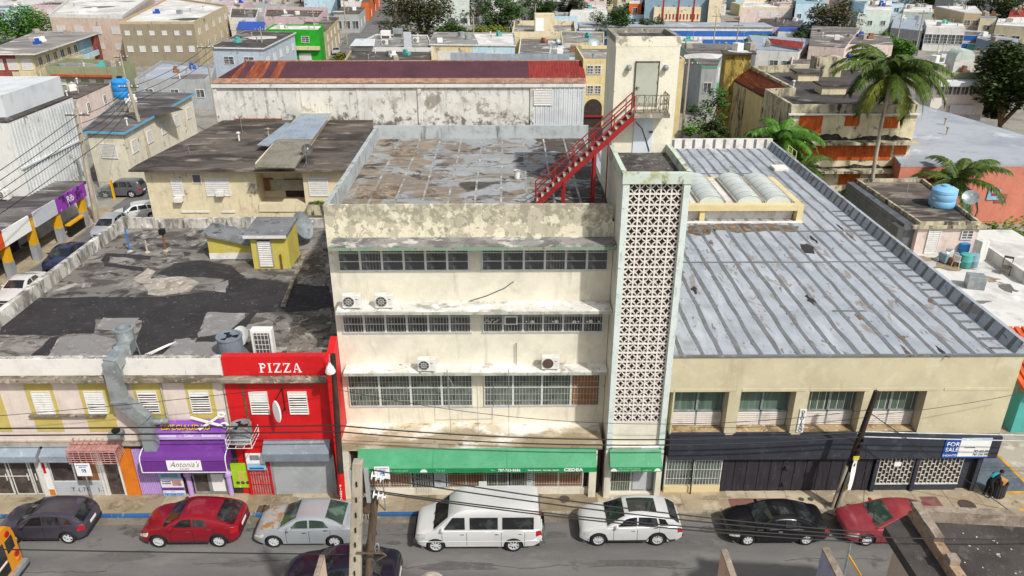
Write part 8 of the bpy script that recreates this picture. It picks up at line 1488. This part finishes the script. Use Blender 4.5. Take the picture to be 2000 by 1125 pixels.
# clutter on the terrace
def chair(p, label, rz=0):
    t = thing('plastic_chair', label, 'chair', p, 'white plastic chairs', mw=T(p) @ RZ(rz)); mw = WM[t]; MB().box(-.24, -.24, .42, .24, .24, .46).build('seat', 'slat_white', t, mw=mw, bevel=.01); b = MB()
    for k in range(4): b.box(-.22+k*.12, .2, .46, -.14+k*.12, .24, .88)
    b.box(-.24, .19, .86, .24, .25, .94).build('backrest', 'slat_white', t, mw=mw); [MB().tube([(x*.22, y*.22, .43), (x*.26, y*.26, 0)], .025, 5).build('leg', 'slat_white', t, mw=mw) for x in (-1, 1) for y in (-1, 1)]
chair(U(1860, 515, 4), 'white plastic chair left in the terrace junk pile', .6); chair(U(1868, 521, 4), 'white plastic chair turned sideways in front of the junk pile', 2.2)
for px, py, r_, h, m, nm in ((1883, 521, .42, 1.0, 'w_teal', 'teal plastic drum on the terrace'), (1898, 520, .36, .95, 'w_steel', 'dark blue-grey drum beside the teal drum'), (1880, 497, .36, .9, 'tank_blue', 'bright blue drum at the back of the junk pile')): p = U(px, py, 4); t = MB().lathe([(r_*.92, 0), (r_, .05), (r_, h*.48), (r_*1.03, h*.5), (r_, h*.52), (r_, h*.97), (r_*.9, h), (0, h)], 16, T(p)).build('drum', m, None, True, label=nm, category='drum')
p = U(1909, 507, 4); MB().box(-.35, -.35, 0, .35, .35, 1.55).build('old_refrigerator', 'w_white', None, bevel=.04, mw=T(p) @ RZ(.3), label='old white refrigerator standing at the terrace edge', category='refrigerator')
for k in range(12):
    p = U(RN.uniform(1828, 1878), RN.uniform(498, 518), 4); jm = ['sign_white', 'galv', 'brown_board', 'w_steel'][k % 4]; MB().box(-.3, -.2, 0, .3, .2, .3).build('junk_box', jm, None, mw=T(p+Vector((0, 0, .05))) @ RZ(RN.uniform(0, 3)) @ RX(RN.uniform(-.4, .4)) @ Matrix.Diagonal((RN.uniform(.5, 1.3), RN.uniform(.5, 1.3), RN.uniform(.5, 2), 1)), bevel=.02, label='discarded %s box in the junk pile by the pink house door' % {'sign_white': 'white', 'galv': 'grey metal', 'brown_board': 'brown', 'w_steel': 'blue-grey'}[jm], category='junk', group='junk pile on the terrace')
p = U(1962, 535, 4); t = thing('wooden_chair', 'old brown wooden chair against the terrace wall', 'chair', p, mw=T(p) @ RZ(-.6)); mw = WM[t]; MB().box(-.3, -.3, .5, .3, .3, .55).build('seat', 'wood_pole', t, mw=mw); MB().box(-.3, .26, .55, -.25, .3, 1.25).box(.25, .26, .55, .3, .3, 1.25).box(-.25, .26, 1.1, .25, .3, 1.25).build('backrest', 'wood_pole', t, mw=mw); [MB().tube([(x*.27, y*.27, .5), (x*.27, y*.27, 0)], .03, 5).build('leg', 'wood_pole', t, mw=mw) for x in (-1, 1) for y in (-1, 1)]
for i, (px, py, rx, ry) in enumerate(((1860, 520, 2.0, .9), (1800, 505, 1.2, .6), (1930, 545, .8, .5), (1965, 560, .6, 1.0), (1900, 590, 1.4, .3), (1940, 625, .5, .6))):
    p = U(px, py, 4); n = 16; MB().prism([(p.x+rx*math.cos(6.283*k/n)*RN.uniform(.5, 1.2), p.y+ry*math.sin(6.283*k/n)*RN.uniform(.5, 1.2)) for k in range(n)], 4, 4.004+.001*i).build('grime_stain', 'r_blotch' if i > 2 else 'grime', wt)
# teal house with orange tiles at the right edge
tl = thing('tile_roofed_kiosk', 'teal kiosk with a bright orange tile roof at the right edge', 'kiosk', (31, 6, 0)); MB().box(28.6, 4.8, .1, 40, 8.6, 3.0).build('wall', 'w_teal', tl)
for k in range(16): MB().hexa([(28.3+k*.42, 4.2, 2.95), (28.68+k*.42, 4.2, 2.95), (28.68+k*.42, 8.9, 4.6), (28.3+k*.42, 8.9, 4.6), (28.36+k*.42, 4.2, 3.1), (28.62+k*.42, 4.2, 3.1), (28.62+k*.42, 8.9, 4.78), (28.36+k*.42, 8.9, 4.78)]).build('roof_tile', 'clay_tile2', tl)
# poles of the side street
def upole(p, h, label, lean=(0, 0), mat='concrete_pole', r=.2, arm=True):
    t = thing('utility_pole', label, 'utility pole', p, 'utility poles of the back streets'); q = Vector(p)+Vector((lean[0], lean[1], h)); tapered(p, q, r, r*.7, 8).build('shaft', mat, t, True)
    if arm: MB().bar(q+Vector((-1.1, 0, -.6)), q+Vector((1.1, 0, -.6)), .1, .12).build('crossarm', 'wood_pole', t); [MB().lathe([(.05, 0), (.07, .1), (.03, .2)], 8, T(q+Vector((x, 0, -.55)))).build('insulator', 'glazed', t) for x in (-1, -.4, .4, 1)]
    return q
q1 = upole(U(192, 437, 0), 0, '', arm=False) if 0 else None
a = U(190, 436, 0); tp_ = F(148, 212, a.y); s1 = upole(a, tp_.z, 'tall concrete pole at the side street corner by the arcade', (tp_.x-a.x, 0), r=.28)
a = F(292, 290, 56); tp_ = F(270, 160, 56); s2 = upole((a.x, 56, 0), tp_.z, 'concrete pole in front of the blue-trimmed house', (tp_.x-a.x-1.2, 0), r=.25)
for px, pyb, pyt, Yp, nm in ((412, 160, 84, 74, 'cluttered pole at the left end of the maroon roof'), (516, 114, 52, 120, 'pole before the blue-grey house'), (245, 154, 104, 92, 'leaning pole by the olive green house'), (620, 112, 20, 140, 'pole with a white foot by the lime green shop'), (676, 60, -5, 170, 'pole at the far street corner'), (1392, 100, 26, 150, 'left pole before the striped school'), (1437, 96, 44, 140, 'right pole before the striped school'), (1338, 200, 115, 62, 'grey pole just right of the lift tower'), (1752, 80, 10, 150, 'pole behind the palm crown left'), (1790, 90, 20, 140, 'pole behind the palm crown right'), (925, 62, 30, 150, 'pole among the central trees'), (1045, 62, 10, 160, 'pole behind the terrace stairhead')):
    b0 = F(px, pyb, Yp); t0 = F(px, pyt, Yp); upole((b0.x, Yp, 0), t0.z, nm, r=.16)
k = 0
for dy, od in ((0, 'topmost'), (.5, 'second'), (1.0, 'third'), (1.5, 'fourth'), (2.2, 'lowest')): cable(s1+Vector((0, 0, -.6-dy*1.6)), (-36, -4, 8.6-dy*.7), .5, .03, od+' cable strung from the side street pole to the street corner', grp='cables from the side street pole'); cable(s1+Vector((0, 0, -.6-dy*1.6)), s2+Vector((0, 0, -.6-dy*.8)), .5, .03, od+' cable between the two side street poles', grp='cables between the side street poles')
for z, od in ((0, 'upper'), (.8, 'middle'), (1.6, 'lower')): cable(s2+Vector((0, 0, -.6-z)), (F(412, 84, 74).x, 74, F(412, 84, 74).z-z), .6, .03, od+' cable from the side street pole towards the maroon roof', grp='cables towards the maroon roof')

# ================================================================ trees, palms and bushes
def leafmat(nm, a, b_, c_): return M(nm, a, [ly(b_, .9, .45, .6, .85), ly(c_, 2.5, .55, .66, .8), ly(b_, 7, .5, .62, .6)], .6, spec=.3)
leafmat('leaf_dark', '#3d4d24', '#263418', '#5f6d33'); leafmat('leaf_olive', '#4b4f2a', '#30331c', '#6d6a3a'); leafmat('leaf_green', '#43602a', '#2c451c', '#64813a'); leafmat('leaf_bright', '#4d7a22', '#355a18', '#78a23a'); leafmat('leaf_brown', '#54502c', '#37351f', '#7a6a38'); leafmat('frond', '#4b5f1e', '#2f4216', '#7f8a30'); leafmat('frond_yellow', '#74792a', '#566020', '#9a9438'); leafmat('weed', '#5c7a1f', '#40591a', '#8ca62c')
def leaves(b, c_, rx, ry, rz, n, s, rn):
    for _ in range(n):
        while True:
            v = Vector((rn.uniform(-1, 1), rn.uniform(-1, 1), rn.uniform(-1, 1)))
            if .15 < v.length < 1: break
        p = Vector(c_)+Vector((v.x*rx, v.y*ry, v.z*rz)); a = rn.uniform(0, 6.28); u = Vector((math.cos(a), math.sin(a), rn.uniform(-.6, .6))).normalized(); w_ = u.cross(Vector((rn.uniform(-.6, .6), rn.uniform(-.6, .6), 1))).normalized(); q = s*rn.uniform(.6, 1.3); o = len(b.v)
        b.v += [tuple(p-u*q), tuple(p+w_*q*.55+Vector((0, 0, -.1*q))), tuple(p+u*q), tuple(p-w_*q*.55+Vector((0, 0, -.1*q)))]; b.f.append((o, o+1, o+2, o+3))
def tree(label, p, h, r, mat, seed, n=1500, s=.3, trunk=None, cat='tree', name='tree', zr=.75, group=None):
    rn = random.Random(seed); p = Vector(p); t = thing(name, label, cat, p, group); th = trunk if trunk is not None else h*.45
    b = MB().tube([p-Vector((0, 0, .2)), p+Vector((r*.03, 0, th*.5)), p+Vector((0, r*.04, th))], [.05*r+.1, .04*r+.08, .03*r+.06], 7); cl = []
    for k in range(int(9+r*1.5)):
        a = rn.uniform(0, 6.28); d = r*math.sqrt(rn.uniform(.02, .75)); zz = p.z+th+(h-th)*rn.uniform(.08, .85)*(1-.35*(d/r)**2); cl.append(Vector((p.x+d*math.cos(a), p.y+d*math.sin(a), zz)))
    for c_ in cl[:8]: b.tube([p+Vector((0, 0, th*.85)), (p+Vector((0, 0, th))).lerp(c_, .5)+Vector((0, 0, .2)), c_], [.03*r+.04, .02*r+.03, .02], 5)
    b.build('trunk', 'bark', t, True); f = MB(); per = int(n/len(cl))
    for c_ in cl: q = r*rn.uniform(.26, .46); leaves(f, c_, q, q, q*zr, per, s, rn)
    f.build('crown', mat, t); return t
def palm(label, p, h, lean, L_, seed, n=22, mats=('frond', 'frond_yellow'), trunk=True):
    rn = random.Random(seed); p = Vector(p); t = thing('palm_tree', label, 'palm tree', p); top = p+Vector((lean[0], lean[1], h))
    if trunk: 
        pts = [p.lerp(top, k/10)+Vector((-.25*math.sin(k/10*3.14), 0, 0)) for k in range(11)]; MB().tube(pts, [.2-.006*k+(.015 if k % 2 else 0) for k in range(11)], 9).build('trunk', 'concrete_pole', t, True)
    for k in range(n):
        az = 6.283*k/n*2.4+rn.uniform(-.2, .2); up = rn.uniform(-.35, 1.25); le = L_*rn.uniform(.8, 1.1); d = Vector((math.cos(az), math.sin(az), 0)); pts = []; q = top.copy(); el = up
        for i in range(13): pts.append(q.copy()); q = q+(d*math.cos(el)+Vector((0, 0, math.sin(el))))*(le/12); el -= rn.uniform(.11, .17)
        b = MB().tube(pts, [.05*(1-i/14)+.008 for i in range(13)], 4); sd = d.cross(Vector((0, 0, 1)))
        for i in range(1, 13):
            for j in (0, .14, .28, .42, .56, .7, .84):
                if i == 12 and j: continue
                c_ = pts[i].lerp(pts[min(12, i+1)], j); ax = (pts[i]-pts[i-1]).normalized(); ll = L_*.24*math.sin(min(1, (i+.6)/5)*1.57)*(1-.5*(i/12)**2)*rn.uniform(.85, 1.15)
                for s_ in (-1, 1):
                    tip = c_+sd*s_*ll*.72+ax*ll*.5-Vector((0, 0, ll*rn.uniform(.35, .75))); w_ = ax*.045; m = c_.lerp(tip, .5)+Vector((0, 0, ll*.1)); o = len(b.v); b.v += [tuple(c_-w_), tuple(c_+w_), tuple(m+w_*1.2), tuple(m-w_*1.2), tuple(tip)]; b.f += [(o, o+1, o+2, o+3), (o+3, o+2, o+4)]
        b.build('frond', mats[1] if up < .25 and rn.random() < .6 else mats[0], t)
    return t
palm('tall coconut palm in front of the derelict building', (35.6, 40, 0), 14.0, (-.5, 0), 5.6, 3, 34)
palm('young green palm by the roof corner near the derelict building', (F(1520, 280, 40).x, 40, 0), F(1520, 280, 40).z, (.2, 0), 4.3, 5, 30, ('leaf_bright', 'frond'))
pb = U(1868, 350, 5.5); palm('palm growing behind the pale blue tank', (pb.x, pb.y, 0), 5.2, (.2, 0), 4.8, 8, 20, ('frond', 'leaf_green')); palm('low palm leaves hanging over the right-hand parapet', (26.4, 35.5, 0), 6.4, (.1, 0), 3.2, 9, 18, ('frond', 'frond_yellow'))
def tp(px, py, z=0): return U(px, py, z)
a = F(1955, 240, 66); tree('big dark tree with open crown at the right edge', (a.x, 66, 0), 14.5, 6.2, 'leaf_dark', 21, 15000, .3, 4.0, zr=.9); a = F(1990, 120, 84); tree('tree showing orange blossom behind the dark right-hand tree', (a.x, 84, 0), 12, 4.5, 'leaf_brown', 22, 3000, .45)
for k, (px, py, Yt, h, r, m, nm) in enumerate(((825, 60, 165, 12, 9.5, 'leaf_olive', 'broad olive-brown tree beside the far street'), (880, 60, 160, 7, 4, 'leaf_green', 'small green tree right of the olive tree'), (975, 55, 165, 14, 7, 'leaf_green', 'tall green tree behind the yellow and blue house'), (960, 66, 152, 6, 6, 'frond_yellow', 'yellow-green bamboo clump behind the white roof'), (1060, 25, 215, 12, 6, 'leaf_green', 'green tree left of the little far road'), (1120, 25, 215, 12, 5, 'leaf_dark', 'dark tree right of the little far road'), (1198, 56, 170, 9.5, 5.2, 'leaf_green', 'round green tree left of the orange house'), (1275, 56, 172, 6, 4, 'leaf_dark', 'dark bush tree before the theatre'), (1622, 55, 160, 11, 7.5, 'leaf_brown', 'dense brown-green tree upper right of centre'), (1580, 66, 140, 8, 4, 'leaf_dark', 'dark tree beside the rough pale house'), (1925, 40, 200, 12, 9, 'leaf_dark', 'dark tree behind the taupe house'), (1800, 5, 240, 9, 8, 'leaf_dark', 'dark tree at the top edge on the right'), (25, 25, 170, 9, 9, 'leaf_bright', 'bright green tree at the top left corner'), (1480, 60, 150, 4.5, 3.5, 'leaf_bright', 'light green shrub by the purple shed'), (1505, 62, 150, 5, 3, 'leaf_dark', 'dark shrub by the purple shed'), (1655, 108, 92, 7.2, 2.8, 'leaf_bright', 'bright green shrub left of the palm crown'), (1630, 100, 96, 7, 2.2, 'leaf_green', 'thin shrub on the broken wall'), (680, 118, 128, 4, 3, 'frond_yellow', 'yellow bush at the start of the far street'), (1745, 70, 135, 7, 5, 'leaf_bright', 'light green crown behind the palm'))):
    a = F(px, py, Yt); tree(nm, (a.x, Yt, 0), h, r, m, 40+k, int(2400+r*420), .26+r*.014, h*.22)
for k, (px, py, Yt, z, h, r, m, nm) in enumerate(((1380, 260, 60, 0, 10.5, 2.6, 'leaf_green', 'climbing tree smothering the mossy wall'), (1440, 290, 47, 0, 9, 2.0, 'leaf_green', 'bush climbing the stained lean-to wall'), (1335, 262, 52, 0, 3.5, 3.0, 'frond_yellow', 'yellow-green weeds in the yard beside the lift tower'), (1405, 220, 52, 0, 9, 1.5, 'leaf_dark', 'dark bush by the rusty tin roof'), (1360, 240, 56, 0, 7, 2.2, 'leaf_bright', 'light green shrub in the overgrown yard'), (1470, 268, 44.5, 0, 7.6, 1.6, 'frond_yellow', 'dry yellowish bush at the foot of the stained wall'))):
    a = F(px, py, Yt); tree(nm, (a.x, Yt, z), h, r, m, 70+k, 1500, .22, h*.25, cat='bush' if r < 2 else 'tree')
for k, (px, py, z, h, r, m, nm) in enumerate(((1960, 470, 0, 3.0, 4.5, 'weed', 'big green bush in front of the salmon wall'), (1995, 500, 0, 2.6, 3.5, 'leaf_green', 'green bush at the right edge beside the terrace wall'), (1620, 370, 0, 3.4, 2.2, 'weed', 'weedy bush behind the right-hand parapet'), (1660, 385, 0, 3.2, 2.2, 'leaf_green', 'dark weeds beside the sloping white sheet'), (1780, 325, 0, 3.6, 2.5, 'leaf_bright', 'bright bush at the foot of the palm'), (1830, 330, 0, 3.4, 2.5, 'leaf_green', 'green bush left of the second palm'))):
    p = tp(px, py, 1.5); tree(nm, (p.x, p.y, z), h, r, m, 90+k, 2200, .24, .5, cat='bush', name='bush', zr=.6)
pf = MB(); rn = random.Random(4); leaves(pf, CF(625, 398)+Vector((.1, -.6, .2)), 1.0, .4, .3, 160, .14, rn); pf.build('balcony_plants', 'leaf_bright', None, label='green pot plants on the cream house balcony', category='plants')

# ================================================================ parked cars of the side streets and the far houses
car('parked_car', 'white sedan parked by the arcade, nearest on the side street', (-37.9, 21.5, .01), rad(90), 'p_white', group='cars on the side street', **SEDAN); car('parked_car', 'dark blue sedan parked by the arcade pavement', (-37.9, 28.0, .01), rad(90), 'p_blue', group='cars on the side street', **SEDAN); car('parked_car', 'silver hatchback half hidden by the corner parapet', (-37.4, 35.3, .01), rad(90), 'p_silver', group='cars on the side street', **SUV); car('parked_car', 'black sedan at the far left edge of the side street', (-37.9, 15.4, .01), rad(90), 'p_black', group='cars on the side street', **SEDAN)
car('parked_car', 'white hatchback turning out beside the cream house', (-38.6, 40.5, .01), rad(25), 'p_white', group='cars on the side street', **SUV); car('parked_car', 'dark grey off-roader parked behind the chain-link gate', (-43.6, 48.7, .01), rad(2), 'p_grey', group='cars on the side street', **dict(SUV, L=4.7, wb=2.75, roof=[(1.2, 1.05), (1.5, 1.3), (1.95, 1.72), (2.4, 1.8), (4.3, 1.8), (4.52, 1.6), (4.68, 1.1)], top=[(0, .6), (.05, .85), (.35, 1.0), (1.1, 1.1), (1.5, 1.12), (4.2, 1.16), (4.6, 1.14), (4.68, .95), (4.7, .65)], rwx=(4.4, 4.64), r=.39))
fc0 = car('parked_car', 'silver car nearest on the left side of the far street', U(656, 108, 0), rad(96), 'p_silver', group='cars on the far street', **SEDAN)
cols = ['p_white', 'p_silver', 'p_grey', 'p_silver', 'p_black', 'p_grey', 'p_silver', 'p_white', 'p_black', 'p_grey']
for k, (px, py) in enumerate(((664, 97), (672, 88), (680, 80), (686, 72), (713, 54), (723, 46), (730, 38), (737, 30), (745, 24), (764, 8))):
    c_ = copy_tree(fc0, T(U(px, py, .01)) @ RZ(rad(98)), '%s car, number %d counting up the far street' % ({'p_white': 'white', 'p_silver': 'silver', 'p_grey': 'grey', 'p_black': 'black'}[cols[k]], k+2))
    for ch_ in c_.children:
        if ch_.name.split('.')[0] in ('body', 'roof', 'door_mirror'): ch_.material_slots[0].link = 'OBJECT'; ch_.material_slots[0].material = MATS[cols[k]]
for k, (px, py, m) in enumerate(((731, 66, 'p_black'), (776, 26, 'p_white'), (770, 40, 'p_grey'))):
    c_ = copy_tree(fc0, T(U(px, py, .01)) @ RZ(rad(-80)), ['black car turning at the far street crossing', 'white car on the right side of the far street', 'grey car half hidden by the olive tree'][k])
    for ch_ in c_.children:
        if ch_.name.split('.')[0] in ('body', 'roof', 'door_mirror'): ch_.material_slots[0].link = 'OBJECT'; ch_.material_slots[0].material = MATS[m]
rn = random.Random(77); walls = {'w_cream': 'cream', 'w_white': 'white', 'w_pinkpale': 'pale pink', 'w_paleblue': 'pale blue', 'w_mint': 'mint', 'w_grey': 'grey', 'w_yellow': 'yellow', 'w_tan': 'tan', 'w_rose': 'rose'}
Y = 205
while Y < 330:
    x = -Y*.72
    while x < Y*.78:
        w_ = rn.uniform(8, 14); z = rn.choice([3.6, 4, 6.2, 6.8, 7]); sx, sy = (x+w_/2), Y+rn.uniform(-3, 3); wl = rn.choice(list(walls)+['w_white', 'w_white', 'w_grey', 'w_paleblue', 'w_white', 'w_grey']); dx = sx/(Y+31)
        if not (-.26 < dx < -.10 and Y < 300) and rn.random() < .86 and not (Y < 232 and (abs(dx) < .4 and rn.random() < .5)):
            side_ = 'far left' if dx < -.35 else 'left of centre' if dx < -.08 else 'in the centre' if dx < .15 else 'right of centre' if dx < .4 else 'far right'
            rf_ = rn.choice(['r_grey', 'r_white', 'r_blotch', 'r_pale', 'r_brown', 'r_white']); st_ = rn.choice(['louv', 'dark']); h_ = H('far_house', '%s %s house with a %s roof and %s windows %s, far off' % (walls[wl], 'two-storey' if z > 5 else 'low', {'r_grey': 'grey', 'r_white': 'white', 'r_blotch': 'blotchy', 'r_pale': 'pale', 'r_brown': 'brown'}[rf_], 'white' if st_ == 'louv' else 'dark', side_), [(sx-w_*.45, sy-5, z), (sx+w_*.45, sy-5, z), (sx+w_*.45, sy+6, z), (sx-w_*.45, sy+6, z)], z, wl, rf_, [(0, 3, z-2.4, 1.5, 1.3, st_)]+([(0, 3, .9, 1.5, 1.3, 'dark')] if z > 5 else []), parapet=.3, world=True, clutter=5, group='distant houses across the town')
        x += w_+rn.uniform(.2, 2.5)
    if rn.random() < .9:
        for _ in range(5): xx = rn.uniform(-.65, .7)*Y; lm = rn.choice(['leaf_dark', 'leaf_green', 'leaf_olive']); tree('distant %s tree between the far houses %s near the top edge' % ({'leaf_dark': 'dark', 'leaf_green': 'green', 'leaf_olive': 'olive'}[lm], 'far left' if xx < -.3*Y else 'left of centre' if xx < 0 else 'right of centre' if xx < .35*Y else 'far right'), (xx, Y+9, 0), rn.uniform(6, 11), rn.uniform(3, 6), lm, rn.randint(0, 999), 420, .6, 2, group='distant trees across the town')
    Y += 19
